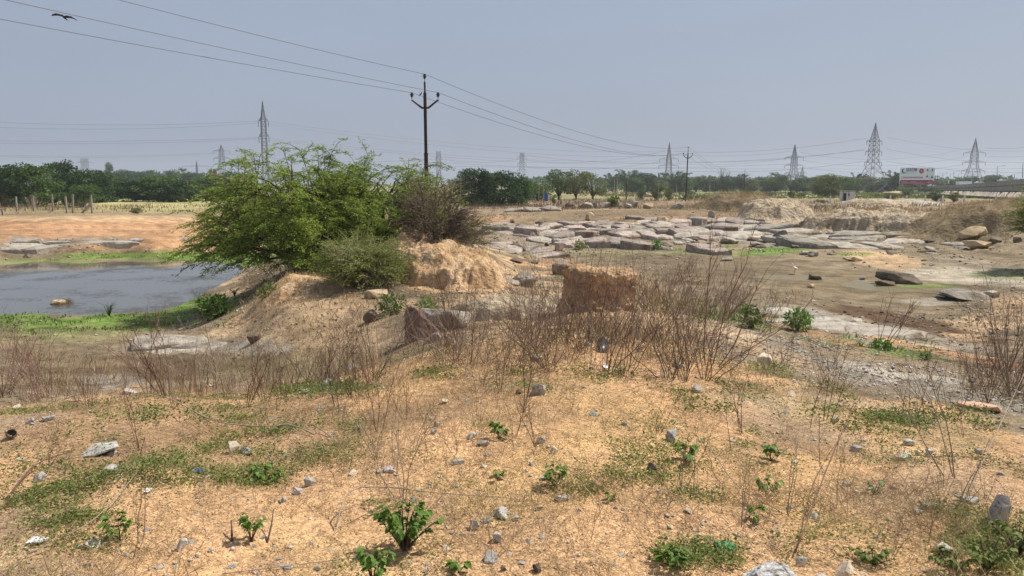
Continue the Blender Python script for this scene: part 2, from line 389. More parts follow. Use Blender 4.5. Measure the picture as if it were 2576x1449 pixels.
# (colour, U, V, half width, half height, tilt (px down per px right), strength)
SPOTS = [
 (SANDP, 1330, 780, 330, 75, .05, .95), (SANDP, 820, 740, 130, 40, .1, .6), (c3(.46, .31, .18), 750, 755, 190, 50, .1, .85), (SANDP, 1200, 690, 160, 60, .1, .9),
 (SANDY, 1080, 700, 90, 50, .0, .7), (SANDP, 1620, 760, 120, 70, .5, .9),
 (ORANGE, 150, 575, 420, 17, .0, .95), (SANDP * .85, 250, 550, 420, 7, .0, .95), (ORANGE, 480, 590, 300, 28, .0, .7), (ORANGE, 250, 620, 300, 12, .03, .6),
 (GREYG, 130, 612, 260, 14, -.04, .9), (PALEG, 40, 610, 90, 16, 0, .7), (MUD, 250, 630, 200, 10, 0, .5), (FLOOR, 120, 650, 300, 16, 0, .6),
 (MUD, 330, 652, 330, 14, .0, .8), (GREEN, 330, 643, 250, 9, .0, .9), (GREEN, 60, 656, 160, 6, .0, .6), (GREEN, 600, 655, 150, 12, 0, .9),
 (MUD, 260, 800, 400, 40, -.10, .8), (GREEN, 260, 815, 310, 27, -.10, .95), (GREEN, 480, 775, 120, 26, -.10, 1.0), (GREEN, 40, 800, 130, 18, 0, .8), (OLIVE, 150, 850, 250, 25, 0, .8),
 (WETMUD, 330, 925, 260, 34, 0, .85), (WETMUD, 560, 910, 180, 26, 0, .6), (MUD, 100, 890, 200, 30, 0, .8), (c3(.42, .30, .18), 780, 830, 240, 70, 0, .85), (MUD, 830, 890, 200, 22, 0, .5), (ROCKG, 270, 962, 110, 22, .05, .95),
 (ROCKG, 640, 875, 110, 18, 0, .8), (GREYG, 450, 870, 160, 20, 0, .5), (ROCKG, 1250, 715, 120, 14, .05, .8),(OLIVE, 700, 925, 200, 30, 0, .5),
 (c3(.13, .095, .055), 655, 690, 60, 20, -.55, .95),
 (PALEG, 2240, 945, 240, 20, .17, .95), (GREYG, 1960, 880, 330, 24, .34, .9), (GREYG, 2480, 1010, 220, 26, .2, .9), (SANDP, 1850, 850, 240, 24, .38, .6),
 (GREEN, 2190, 872, 160, 20, .15, .8), (GREEN, 1850, 795, 120, 18, .2, .7), (OLIVE, 1750, 770, 160, 22, .2, .7), (OLIVE, 2010, 1010, 160, 50, .2, .5), (OLIVE, 2300, 1080, 180, 40, .2, .4),
 (ROCKG, 2100, 812, 150, 22, .35, 1.0), (ROCKG, 1850, 760, 130, 14, .25, .8), (ORANGE, 2050, 840, 160, 12, .3, .7), (ORANGE, 2400, 890, 240, 12, .2, .8),
 (ROCKG, 2330, 850, 180, 16, .25, .7),
 (MUD, 1900, 690, 330, 28, .06, .8), (MUD, 2250, 740, 340, 30, .1, .8), (c3(.12, .072, .04), 2260, 805, 230, 18, .2, .95), (MUD, 1750, 730, 260, 25, .1, .6),
 (PALEG, 2480, 700, 180, 22, .1, .45), (ROCKG, 2400, 750, 100, 12, -.1, .8), (SANDP, 2520, 790, 120, 40, -.3, .6), (SANDP, 2210, 650, 110, 22, .1, .8), (GREYG, 2450, 665, 140, 14, .1, .5),
 (GREEN, 1940, 632, 110, 10, -.1, .9), (GREEN, 1470, 695, 60, 9, 0, .9), (GREEN, 2350, 720, 70, 5, 0, .7), (GREEN, 2550, 690, 90, 10, 0, .5), (GREEN, 1700, 630, 60, 8, 0, .5),
 (GREEN, 1790, 620, 60, 8, 0, .5), (OLIVE, 1600, 640, 300, 12, 0, .5), (GREEN, 2150, 640, 60, 6, 0, .6),
 (ORANGE, 1400, 665, 90, 18, .0, .6), (ORANGE, 1230, 551, 80, 7, 0, .8), (ORANGE, 1600, 548, 170, 5, 0, .85), (c3(.34, .18, .11), 1780, 548, 220, 5, .02, .8),
 (PINKR, 1560, 585, 370, 34, 0, .75), (PINKR, 1850, 580, 260, 28, 0, .8), (ROCKG, 2050, 600, 300, 24, .04, .85), (SANDP, 2180, 590, 230, 14, .05, .8), (SANDP, 1930, 560, 120, 12, 0, .8),
 (GREYG, 1890, 515, 130, 8, 0, .8), (GREYG, 2080, 518, 160, 6, 0, .8),
 (c3(.24, .25, .11), 1950, 488, 500, 9, 0, .9), (c3(.09, .17, .03), 2120, 474, 450, 4.5, 0, .9), (c3(.36, .28, .17), 1560, 487, 140, 8, 0, .9), (YFIELD, 1850, 496, 170, 5, 0, .8),
 (YFIELD, 300, 508, 330, 12, 0, .9), (c3(.29, .33, .11), 330, 498, 250, 6, 0, .9), (DRY, 60, 522, 200, 10, 0, .7), (DRY, 1500, 508, 330, 9, 0, .8),
]
GREENP = [(250,1215,240,40,.9),(560,1180,170,50,1),(700,1130,170,50,1),(860,1100,120,34,.9),(650,1205,90,30,1),(130,1290,150,45,.9),(480,1050,200,26,.7),(1100,945,60,14,.9),
 (820,985,140,16,.7),(1250,900,120,22,.4),(1750,1005,170,36,.7),(2020,1010,110,40,.8),(2290,1070,170,34,.8),(2420,1060,90,30,.6),(1640,1110,130,40,.6),(1450,1230,80,24,.5),(1600,1180,170,40,.6),
 (2120,1150,150,30,.5),(2500,1390,140,80,1),(1760,1400,120,40,.8),(2200,880,150,18,.9),(1250,1070,60,20,.7),(1400,960,160,36,.4),(1560,965,120,30,.6),(1930,940,80,20,.5),(700,1290,40,10,.4),
 (950,1280,40,16,.5),(1890,1110,90,26,.5),(2400,1290,120,24,.4),(200,1370,120,26,.4),(1040,1150,90,20,.4),(1750,1250,90,20,.4),(330,1100,120,20,.4),(2250,1200,60,14,.5),(2100,1380,160,40,.7),
 (440,1180,120,36,.8),(900,1160,60,24,.6)]

def ground_colour(x, y, z):
    U, V = proj(x, y, z)
    bad = (y < 1.0)
    U = np.where(bad, 1288, U); V = np.where(bad, 1440, V)
    w = fbm(x / 1.7, y / 1.7, 4, 51); w2 = fbm(x / 0.5, y / 0.5, 4, 61); wf = fbm(x / 9, y / 9, 3, 71)
    r = np.hypot(x, y)
    nb = np.where(r > 40, wf, np.where(r > 14, w, w2))
    col = np.empty(x.shape + (3,))
    far = c3(.22, .22, .11)
    col[:] = far
    def band(c, v0, v1, m=1.0):
        t = sstep(v0, v1, V)[..., None] * (m if np.isscalar(m) else m[..., None])
        col[:] = col * (1 - t) + c * t
    left = sstep(700, 500, U)
    band(OLIVE * 1.15, 474, 478); band(YFIELD, 476, 480, left); band(DRY, 498, 506); band(YFIELD * .95, 498, 506, left); band(DRY * 1.05, 526, 540)
    band(FLOOR, 550, 575); band(ORANGE, 540, 552, left); band(FLOOR * .9, 622, 640); band(c3(.26, .20, .13), 780, 830)
    edge = np.interp(U, EDGE_U, EDGE_V)
    t = sstep(-10, 14, V - edge + nb * 40)[..., None]; col[:] = col * (1 - t) + SAND * t
    for c, u0, v0, ru, rv, tilt, s in SPOTS:
        du = (U - u0) / ru; dv = (V - v0 - tilt * (U - u0)) / rv
        d = np.sqrt(du * du + dv * dv) + nb * 0.9
        t = (s * sstep(1.15, 0.75, d))[..., None]
        col[:] = col * (1 - t) + c * t
    # broad mottling and strewn dry matter on the sandy ground in front
    sandm = sstep(0, 30, V - edge)
    k = (sandm * sstep(.0, .32, w) * .7)[..., None]; col[:] = col * (1 - k) + c3(.33, .215, .125) * k
    k = (sandm * sstep(.10, .40, fbm(x / .8 + 50, y / .8, 4, 81)) * .5)[..., None]; col[:] = col * (1 - k) + SANDY * k
    k = (sandm * sstep(.12, .40, fbm(x / 2.2 + 9, y / 2.2, 3, 91)) * .55)[..., None]; col[:] = col * (1 - k) + c3(.34, .27, .195) * k
    rest = 1 - sandm
    k = (rest * sstep(.0, .4, nb) * .55)[..., None]; col[:] = col * (1 - k) + col * c3(.6, .58, .55) * k
    k = (rest * sstep(.1, .5, -nb) * .3)[..., None]; col[:] = col * (1 - k) + np.minimum(col * 1.35, .8) * k
    return np.clip(col * (1 + (0.25 + .35 * rest[..., None]) * w2[..., None] + .3 * rest[..., None] * fbm(x / 2.6, y / 1.6, 3, 87)[..., None]), 0.01, .85)

def terrain():
    radii = np.concatenate([np.exp(np.linspace(math.log(.6), math.log(2.2), 24, endpoint=False)),
                            np.exp(np.linspace(math.log(2.2), math.log(12), 300, endpoint=False)),
                            np.exp(np.linspace(math.log(12), math.log(120), 440, endpoint=False)),
                            np.exp(np.linspace(math.log(120), math.log(700), 90, endpoint=False)),
                            np.exp(np.linspace(math.log(700), math.log(2300), 12))])
    th = np.concatenate([np.linspace(-180, -46, 44, endpoint=False), np.linspace(-46, 46, 405, endpoint=False), np.linspace(46, 180, 44, endpoint=False)])
    nr, nt = len(radii), len(th)
    RR, TH = np.meshgrid(radii, np.radians(th), indexing='ij')
    X, Y = RR * np.sin(TH), RR * np.cos(TH)
    Z = H(X, Y)
    Z = Z - PUDDLE_DIP(X, Y)
    col = ground_colour(X, Y, Z)
    v = np.stack([X, Y, Z], -1).reshape(-1, 3)
    v = np.vstack([v, [[0, 0, 2.95]]])
    i, j = np.meshgrid(np.arange(nr - 1), np.arange(nt), indexing='ij')
    a = i * nt + j; b = i * nt + (j + 1) % nt
    f = np.stack([a, b, b + nt, a + nt], -1).reshape(-1, 4)[:, ::-1]
    me = np_mesh('ground', v, f, M['ground'], True)
    # close the small disc under the camera
    ca = me.color_attributes.new('Col', 'FLOAT_COLOR', 'POINT')
    cc = np.ones((len(v), 4), dtype=np.float32); cc[:-1, :3] = col.reshape(-1, 3); cc[-1, :3] = SAND
    ca.data.foreach_set('color', cc.ravel())
    o = link('ground', me); tag(o, kind='structure')
    d = MB(); ring = [(float(X[0, k]), float(Y[0, k]), float(Z[0, k])) for k in range(0, nt)]
    d.add(ring, [tuple(range(len(ring)))[::-1]]); o2 = d.build('ground_patch', M['earth'], o)
    return o

def ground_material():
    m, nt, b = nodes_of('ground'); N, L = nt.nodes, nt.links
    at = N.new('ShaderNodeAttribute'); at.attribute_name = 'Col'
    geo = N.new('ShaderNodeNewGeometry')
    def noise(s, d=4, r=.6):
        n = N.new('ShaderNodeTexNoise'); n.inputs['Scale'].default_value = s; n.inputs['Detail'].default_value = d; n.inputs['Roughness'].default_value = r
        L.new(geo.outputs['Position'], n.inputs['Vector']); return n.outputs['Fac']
    def rng(o, a, b_, c, d):
        r = N.new('ShaderNodeMapRange'); r.inputs[1].default_value = a; r.inputs[2].default_value = b_; r.inputs[3].default_value = c; r.inputs[4].default_value = d
        L.new(o, r.inputs[0]); return r.outputs[0]
    def mul(a, b_):
        q = N.new('ShaderNodeMath'); q.operation = 'MULTIPLY'; L.new(a, q.inputs[0]); L.new(b_, q.inputs[1]); return q.outputs[0]
    v = mul(mul(rng(noise(1.3, 5), .25, .75, .82, 1.22), rng(noise(14, 6, .75), .25, .75, .68, 1.36)), rng(noise(90, 3, .8), .25, .75, .6, 1.38))
    vo = N.new('ShaderNodeTexVoronoi'); vo.inputs['Scale'].default_value = 55; L.new(geo.outputs['Position'], vo.inputs['Vector'])
    hs = N.new('ShaderNodeSeparateColor'); L.new(vo.outputs['Color'], hs.inputs[0])
    v = mul(v, rng(hs.outputs[0], 0, 1, .72, 1.25))
    cm = N.new('ShaderNodeVectorMath'); cm.operation = 'SCALE'; L.new(at.outputs['Color'], cm.inputs[0]); L.new(v, cm.inputs['Scale'])
    L.new(cm.outputs[0], b.inputs['Base Color'])
    b.inputs['Roughness'].default_value = .93; b.inputs['Specular IOR Level'].default_value = .15
    # relief: grit, clods
    ad = N.new('ShaderNodeMath'); ad.operation = 'ADD'; L.new(mul(noise(38, 5, .7), noise(7, 4)), ad.inputs[0])
    r2 = rng(vo.outputs['Distance'], 0, .5, .22, 0); L.new(r2, ad.inputs[1])
    bp = N.new('ShaderNodeBump'); bp.inputs['Strength'].default_value = .9; bp.inputs['Distance'].default_value = .03; L.new(ad.outputs[0], bp.inputs['Height'])
    b2 = N.new('ShaderNodeBump'); b2.inputs['Strength'].default_value = .7; b2.inputs['Distance'].default_value = .35; L.new(noise(1.6, 7, .65), b2.inputs['Height'])
    L.new(b2.outputs[0], bp.inputs['Normal'])
    L.new(bp.outputs[0], b.inputs['Normal'])
    return m
M['ground'] = ground_material()

# shallow puddles on the mud flats
PUD = []
for (U, V, hu, hv) in ((2190, 716, 62, 11), (1985, 694, 100, 5.5), (1895, 776, 26, 3.5)):
    p = ground(U, V); s = px(p.y)
    a = ground(U, V - hv); b_ = ground(U, V + hv)
    PUD.append((p.x, p.y, hu * s, max(abs(a.y - b_.y) / 2, .3)))
def PUDDLE_DIP(X, Y):
    d = np.zeros_like(X)
    for x, y, rx, ry in PUD:
        q = np.sqrt(((X - x) / rx) ** 2 + ((Y - y) / ry) ** 2) + .25 * vnoise(X / .8, Y / .8, 5)
        d += .14 * sstep(1.35, .7, q)
    return d
ground_obj = terrain()

def water_mat(name, base, rough, flecks=True, bump=.03):
    m, nt, b = nodes_of(name); N, L = nt.nodes, nt.links
    tc = N.new('ShaderNodeTexCoord')
    mp = N.new('ShaderNodeMapping'); mp.inputs['Scale'].default_value = (1, 1.0, 1); L.new(tc.outputs['Object'], mp.inputs[0])
    b.inputs['Base Color'].default_value = (*base, 1); b.inputs['Roughness'].default_value = rough; b.inputs['IOR'].default_value = 1.33
    b.inputs['Specular IOR Level'].default_value = 1.0
    n = N.new('ShaderNodeTexNoise'); n.inputs['Scale'].default_value = 5; n.inputs['Detail'].default_value = 4; L.new(mp.outputs[0], n.inputs['Vector'])
    bp = N.new('ShaderNodeBump'); bp.inputs['Strength'].default_value = bump; bp.inputs['Distance'].default_value = .05; L.new(n.outputs['Fac'], bp.inputs['Height']); L.new(bp.outputs[0], b.inputs['Normal'])
    if flecks:
        n2 = N.new('ShaderNodeTexNoise'); n2.inputs['Scale'].default_value = 4.5; n2.inputs['Detail'].default_value = 6; n2.inputs['Roughness'].default_value = .8; L.new(mp.outputs[0], n2.inputs['Vector'])
        n3 = N.new('ShaderNodeTexNoise'); n3.inputs['Scale'].default_value = .35; n3.inputs['Detail'].default_value = 3; L.new(mp.outputs[0], n3.inputs['Vector'])
        ad = N.new('ShaderNodeMath'); ad.operation = 'ADD'; L.new(n2.outputs['Fac'], ad.inputs[0]); L.new(n3.outputs['Fac'], ad.inputs[1])
        mr = N.new('ShaderNodeMapRange'); mr.inputs[1].default_value = 1.03; mr.inputs[2].default_value = 1.13; mr.inputs[3].default_value = 0; mr.inputs[4].default_value = .5; L.new(ad.outputs[0], mr.inputs[0])
        weed = N.new('ShaderNodeBsdfDiffuse'); weed.inputs[0].default_value = (.045, .045, .035, 1)
        mx = N.new('ShaderNodeMixShader'); L.new(mr.outputs[0], mx.inputs[0]); L.new(b.outputs[0], mx.inputs[1]); L.new(weed.outputs[0], mx.inputs[2])
        out = [q for q in N if q.type == 'OUTPUT_MATERIAL'][0]; L.new(mx.outputs[0], out.inputs[0])
    return m
M['water'] = water_mat('pond_water', (.085, .08, .068), .05)
M['puddle'] = water_mat('muddy_puddle', (.15, .12, .05), .4, False, .05)

# pond surface: one flat sheet that the banks rise out of
w = MB(); n = 48; pc = at_z(180, 712, POND_Z); ring = []
for k in range(n):
    t = 2 * math.pi * k / n; ring.append((pc[0] + 21 * math.cos(t), pc[1] + 15 * math.sin(t), POND_Z))
# keep it to the basin: clip on the near and far side
w.add(ring, [tuple(range(n))]); pond = w.build('pond_water', M['water']); tag(pond, kind='structure')
for x, y, rx, ry in PUD:
    w = MB(); z = gz(x, y) - .065
    w.add([(x + rx * 1.5 * math.cos(2 * math.pi * k / 28), y + ry * 1.5 * math.sin(2 * math.pi * k / 28), z) for k in range(28)], [tuple(range(28))])
    tag(w.build('puddle_water', M['puddle']), kind='structure')

# ------------------------------------------------------------------ mounds and standing earth
def mound(name, U, V, y, hw, hd, height, mat, label, cat, seed, rz=0.0, steep=.35, gully=.25, n=104, group=None, lump=.25, lift=0.0, crown=0.0):
    c = on_y(U, y); g = np.linspace(-1.35, 1.35, n); A, B = np.meshgrid(g, g, indexing='ij')
    X, Y = A * hw, B * hd
    cs, sn = math.cos(rz), math.sin(rz); wx, wy = c.x + X * cs - Y * sn, c.y + X * sn + Y * cs
    ang = np.arctan2(B, A); d = np.hypot(A, B)
    edge = fbm(np.cos(ang) * 1.6 + seed, np.sin(ang) * 1.6, 4, seed) * .5
    an2 = ang + .55 * fbm(A * 1.7 + seed, B * 1.7, 3, seed + 77); gl = np.abs(vnoise(an2 * 4.3 + seed * 3, d * 1.1, seed + 9)) * 2 + .6 * np.abs(vnoise(an2 * 11, d * 1.9, seed + 4)) * 2 + .5 * fbm(A * 6, B * 6, 3, seed + 5)
    dd = d - edge + gully * gl * sstep(.25, .8, d) * .5
    d2 = d + .34 * fbm(A * 1.3 + seed * 2, B * 1.3, 4, seed + 3) - .18 * gully * np.abs(fbm(A * 3.5, B * 3.5 + seed, 3, seed + 6)) + gully * .22 * gl * sstep(.4, .9, d)
    prof = .34 * sstep(1.05, .55, d2) + .40 * sstep(.86, .86 - steep * .55, d2) + .26 * sstep(.60, .60 - steep * .5, d2 + .2 * fbm(A * 2.4, B * 2.4, 3, seed + 8))
    prof = prof * (1 + lump * fbm(wx / hw * 3, wy / hw * 3, 4, seed + 30))
    z = height * prof + .12 * height * fbm(wx / .8, wy / .8, 3, seed + 40) * sstep(1.2, .9, dd)
    base = H(wx, wy)
    z = z + (.035 * fbm(wx / .16, wy / .16, 3, seed + 44) + .05 * np.abs(vnoise(wx / .3, wy / .3, seed + 45))) * sstep(1.15, .8, d2) * (1 if hw < 3 else 2.2)
    hz = base + z * 1.0 - .25 * sstep(.92, 1.15, dd)
    v = np.stack([wx - c.x, wy - c.y, hz - c.z], -1).reshape(-1, 3)
    i, j = np.meshgrid(np.arange(n - 1), np.arange(n - 1), indexing='ij'); a = i * n + j
    f = np.stack([a, a + n, a + n + 1, a + 1], -1).reshape(-1, 4)
    o = link(name, np_mesh(name, v, f, mat, True), None, c); tag(o, label, cat, group)
    MOUNDS.append((c, hw, hd, rz, v.reshape(n, n, 3)))
    return o
MOUNDS = []
mound('earth_mound', 1950, 557, 76, 4.4, 4.5, 1.75, M['earth_pale'], 'small pale domed earth mound with a rounded bare top behind the rock shelf', 'mound', 3, steep=.45)
mound('earth_mound', 2160, 598, 63, 6.4, 4.2, 1.6, M['earth_pale'], 'large cream coloured earth mound with a gullied eroded face above the grey ledge', 'mound', 8, steep=.40, gully=.8, n=150)
mound('earth_mound', 2290, 590, 60, 4.4, 4.0, 1.35, M['earth_pale'], 'low pale eroded spur beside the gullied mound, scrub on its crest', 'mound', 15, steep=.36, gully=.6)
mound('earth_mound', 2520, 610, 56, 8.5, 5.5, 1.7, M['earth_brown'], 'long brown scrub-covered earth bank beyond the tan boulder', 'mound', 21, steep=.5, gully=.2)
mound('earth_mound', 2270, 518, 118, 8, 5, .7, M['granite_pale'], 'distant whitish heap of rock dust behind the cream mound', 'mound', 33, steep=.5)
mound('earth_mound', 2195, 520, 110, 6, 5, .9, M['earth_pale'], 'distant small sandy dome in front of the lattice tower', 'mound', 37, steep=.5)
mound('earth_mound', 1860, 530, 92, 7, 5, 1.6, M['earth_brown'], 'low grassy brown mound behind the rock shelf', 'mound', 41, steep=.5)
mound('earth_mound', 1150, 700, 24.0, 2.25, 2.7, .82, M['earth'], 'orange sandy mound with an undercut crust, dry grass on its top', 'mound', 52, steep=.30, gully=.45, n=170, lump=.55)
mound('earth_mound', 1045, 655, 27.5, 1.3, 2.4, .75, M['earth'], 'narrow orange earth shoulder joining the crusted mound to the shrub', 'mound', 57, steep=.35, gully=.4, lump=.6)
mound('earth_mound', 740, 765, 23.5, 2.3, 1.5, .26, M['earth'], 'low orange earth hump beside the pond, pebbly and half bare', 'mound', 61, steep=.5)

def pier():
    """the standing block of uncut earth, left by the diggers"""
    c = on_y(1508, 15.0); rz = R(24); nu, nv = 96, 60
    hgt = 1.12
    v = []
    for j in range(nv + 1):
        t = j / nv; z = t * hgt
        flare = 1 + .75 * (1 - t) ** 3.2; lip = 1 + (.05 if .80 < t < .97 else 0)
        for i in range(nu):
            a = 2 * math.pi * i / nu
            ca, sa = math.cos(a), math.sin(a); p = 3.8
            r = 1 / ((abs(ca) ** p + abs(sa) ** p) ** (1 / p))
            x, y = ca * r * .60 * flare * lip, sa * r * .52 * flare * lip
            v.append((x, y, z))
    v = np.array(v)
    stra = .03 * np.sign(vnoise(v[:, 2] * 9 + fbm(v[:, 0] * 2, v[:, 1] * 2, 2, 5), v[:, 2] * 0, 12)) * sstep(.5, .9, v[:, 2] / hgt)
    nz = stra + fbm(v[:, 0] * 3 + v[:, 2] * 2.1, v[:, 1] * 3 - v[:, 2] * 1.7, 4, 77) * .17 + fbm(v[:, 0] * 12 + v[:, 2] * 9, v[:, 1] * 12 + v[:, 2] * 14, 3, 78) * .085
    d = np.hypot(v[:, 0], v[:, 1]); v[:, :2] *= (1 + nz / d)[:, None]
    v[:, 2] += np.where(v[:, 2] > hgt * .8, fbm(v[:, 0] * 4, v[:, 1] * 4, 3, 79) * .15, 0) - .12 + .08 * v[:, 0] * -1 * (v[:, 2] / hgt)
    f = []
    for j in range(nv):
        for i in range(nu): f.append((j * nu + i, j * nu + (i + 1) % nu, (j + 1) * nu + (i + 1) % nu, (j + 1) * nu + i))
    # top: shrink rings
    base = nv * nu; cur = base; allv = [tuple(p) for p in v]
    for s in (.92, .78, .6, .4, .2):
        st = len(allv)
        for i in range(nu):
            q = v[base + i]; x, y = q[0] * s, q[1] * s
            allv.append((x, y, q[2] * s + (1 - s) * (hgt - .08) + .02 + .05 * float(fbm(np.array(x * 5), np.array(y * 5), 3, 90))))
        for i in range(nu): f.append((cur + i, cur + (i + 1) % nu, st + (i + 1) % nu, st + i))
        cur = st
    me = bpy.data.meshes.new('earth_pier'); me.from_pydata(allv, [], f + [tuple(cur + i for i in range(nu))]); me.materials.append(M['earth_pier'])
    me.polygons.foreach_set('use_smooth', [True] * len(me.polygons))
    o = link('earth_pier', me, None, c); o.rotation_euler = (0, 0, rz)
    tag(o, 'flat-topped upright block of orange earth standing behind the dry thicket', 'earth block')
M['earth_pier'] = noise_mat('clayey_earth', (.24, .14, .08), (.54, .38, .22), 2.2, .95, 1.0, 11, c3=(.42, .27, .15), bdist=.09, speck=(12, (.20, .11, .065)))
pier()
mound('earth_mound', 1530, 830, 14.2, 1.7, 1.3, .2, M['earth'], 'low crumbled skirt of orange earth around the foot of the upright block', 'mound', 66, steep=.5, gully=.3)
mound('earth_mound', 1330, 800, 16.5, 2.4, 1.6, .35, M['earth_pale'], 'low pale sandy swell in the hollow behind the thicket', 'mound', 69, steep=.5, gully=.2)
# ------------------------------------------------------------------ leaves and twigs as geometry
def leaf_quads(P, D, L_, W_, rng, fold=0.25):
    """one diamond leaf per point: P Nx3 base, D Nx3 direction"""
    n = len(P); D = D / (np.linalg.norm(D, axis=1, keepdims=True) + 1e-9)
    r = rng.normal(size=(n, 3)); S = np.cross(D, r); S /= (np.linalg.norm(S, axis=1, keepdims=True) + 1e-9)
    Nn = np.cross(S, D)
    L_ = np.broadcast_to(L_, (n,))[:, None]; W_ = np.broadcast_to(W_, (n,))[:, None]
    mid = P + D * L_ * .45
    v = np.stack([P, mid + S * W_ * .5 + Nn * W_ * fold * .5, P + D * L_, mid - S * W_ * .5 + Nn * W_ * fold * .5], 1).reshape(-1, 3)
    f = np.arange(4 * n).reshape(-1, 4)
    return v, f
def bez(a, b, c, t): return a * (1 - t) ** 2 + b * (2 * t * (1 - t)) + c * t * t

def feather_tree(name, base, crown, label, seed, limbs=15, subs=9, twigs=9, sprigs=13, leafmat='leaf_mesquite', bare=0.0, droop=.5, leaf=(.10, .034), rad=.11, stem_tip=.006, spread_low=.25, fill=1.5, woodmat='bark'):
    """a many-stemmed feathery thorn tree; crown = (cx, cy, cz, rx, ry, rz) of its dome, relative to base"""
    rng = np.random.default_rng(seed); b0 = np.array([0, 0, 0.0]); cx, cy, cz, rx, ry, rz = crown
    wood = MB(); LP = []; LD = []
    def target(lo, hi, az=None):
        az = rng.uniform(0, 2 * math.pi) if az is None else az
        rho = math.sqrt(rng.uniform(lo * lo, hi * hi))
        top = cz + rz * math.sqrt(max(0, 1 - rho * rho))
        low = cz * spread_low
        z = top - (top - low) * rng.uniform(0, 1) ** fill
        return np.array([cx + rx * rho * math.cos(az), cy + ry * rho * math.sin(az), z])
    for i in range(limbs):
        az = 2 * math.pi * (i + rng.uniform(-.35, .35)) / limbs
        T = target(.35, .72, az); T[2] *= .78; s0 = b0 + np.array([rng.normal() * .22, rng.normal() * .22, -.2])
        mid = s0 + (T - s0) * np.array([.25, .25, .72]); mid[2] += .10 * rz
        pts = [bez(s0, mid, T, t) + rng.normal(size=3) * .05 * (0 < t < 1) for t in np.linspace(0, 1, 8)]
        rr = [rad * (1 - .90 * t) for t in np.linspace(0, 1, 8)]
        wood.tube([Vector(p) for p in pts], rr, 5)
        for j in range(subs):
            t0 = rng.uniform(.35, 1.0); s1 = bez(s0, mid, T, t0)
            T2 = target(.25, 1.0, az + rng.normal() * .5); 
            m2 = (s1 + T2) / 2 + np.array([0, 0, .35 * np.linalg.norm(T2 - s1) * .5])
            e2 = T2 + np.array([0, 0, -droop * rng.uniform(0, .6)])
            p2 = [bez(s1, m2, e2, t) for t in np.linspace(0, 1, 6)]
            wood.tube([Vector(p) for p in p2], [rad * .2 * (1 - .8 * t) + stem_tip for t in np.linspace(0, 1, 6)], 3)
            for k in range(twigs):
                t1 = rng.uniform(.25, 1.0); s2 = bez(s1, m2, e2, t1)
                out = s2 - np.array([cx, cy, cz * .55]); out[:2] *= 1.0; out /= np.linalg.norm(out) + 1e-6
                d = out * .8 + rng.normal(size=3) * .55; d[2] = d[2] * .34 + .07; d /= np.linalg.norm(d)
                ln = rng.uniform(.45, 1.15); e3 = s2 + d * ln; e3[2] -= droop * .45 * ln; m3 = s2 + d * ln * .55 + np.array([0, 0, .12])
                p3 = [bez(s2, m3, e3, t) for t in np.linspace(0, 1, 4)]
                wood.tube([Vector(p) for p in p3], [.012, .009, .007, stem_tip], 3, cap=False)
                if rng.uniform() < bare: continue
                for q in range(sprigs):
                    t2 = rng.uniform(.15, 1.05); pp = bez(s2, m3, e3, t2); tan = (e3 - s2); tan /= np.linalg.norm(tan)
                    sd_ = rng.normal(size=3) * .7; sd_[2] *= .22
                    dd = tan * .6 + sd_; dd /= np.linalg.norm(dd); dd[2] -= .12
                    for w_ in range(3):
                        LP.append(pp + dd * .07 * w_ + rng.normal(size=3) * .02); LD.append(dd + rng.normal(size=3) * np.array([.4, .4, .16]))
    t = empty(name, base); 
    wood.build('branches', M[woodmat], t)
    if LP:
        P, D = np.array(LP), np.array(LD)
        v, f = leaf_quads(P, D, rng.uniform(.7, 1.3, len(P)) * leaf[0], rng.uniform(.7, 1.3, len(P)) * leaf[1], rng)
        link('crown', np_mesh('crown', v, f, M[leafmat]), t)
    tag(t, label, 'tree')
    return t

# the big thorn tree over the pond, and the one that grows into it
tb = on_y(800, 29.0, .1)
feather_tree('thorn_tree', tb, (-1.05, 0, 1.35, 3.9, 3.3, 3.75), 'wide feathery green thorn tree leaning its branches over the pond', 3, limbs=20, subs=11, twigs=9, sprigs=17, droop=.7, spread_low=.12, fill=1.15, leaf=(.095, .034))
tb2 = on_y(960, 31.5, .1)
feather_tree('thorn_tree', tb2, (-.1, 0, 1.3, 3.4, 2.8, 2.95), 'feathery green thorn tree between the pond tree and the tall iron pole', 5, limbs=15, subs=9, twigs=9, sprigs=15, droop=.5, spread_low=.1, fill=1.1, leaf=(.095, .034))
tb3 = on_y(1105, 27.5, .1)
feather_tree('bare_thorn_tree', tb3, (-.15, .4, 1.4, 1.3, 1.2, 1.75), 'brown leafless thorny small tree with crooked trunk before the tall pole', 8, limbs=11, subs=11, twigs=11, sprigs=1, bare=.93, droop=.1, rad=.05, leafmat='leaf_shrub', stem_tip=.0045, woodmat='twig_brown', fill=1.3)
tb4 = on_y(915, 23.0, .05)
feather_tree('green_shrub', tb4, (0, 0, .45, .88, .8, .66), 'light green twiggy shrub between the thorn tree and the orange mound', 12, limbs=14, subs=8, twigs=7, sprigs=13, droop=.1, rad=.012, leafmat='leaf_lime', leaf=(.055, .028), stem_tip=.003, woodmat='twig_grey')['category'] = 'shrub'
tb5 = on_y(1170, 33.0, .05)
feather_tree('green_shrub', tb5, (0, 0, .5, 1.0, .9, .8), 'sparse yellowish shrub low beside the leafless thorny tree', 14, limbs=9, subs=6, twigs=7, sprigs=3, droop=.1, rad=.015, leafmat='leaf_olive', leaf=(.06, .03), stem_tip=.005)['category'] = 'shrub'
tb6 = on_y(2640, 38, .05)
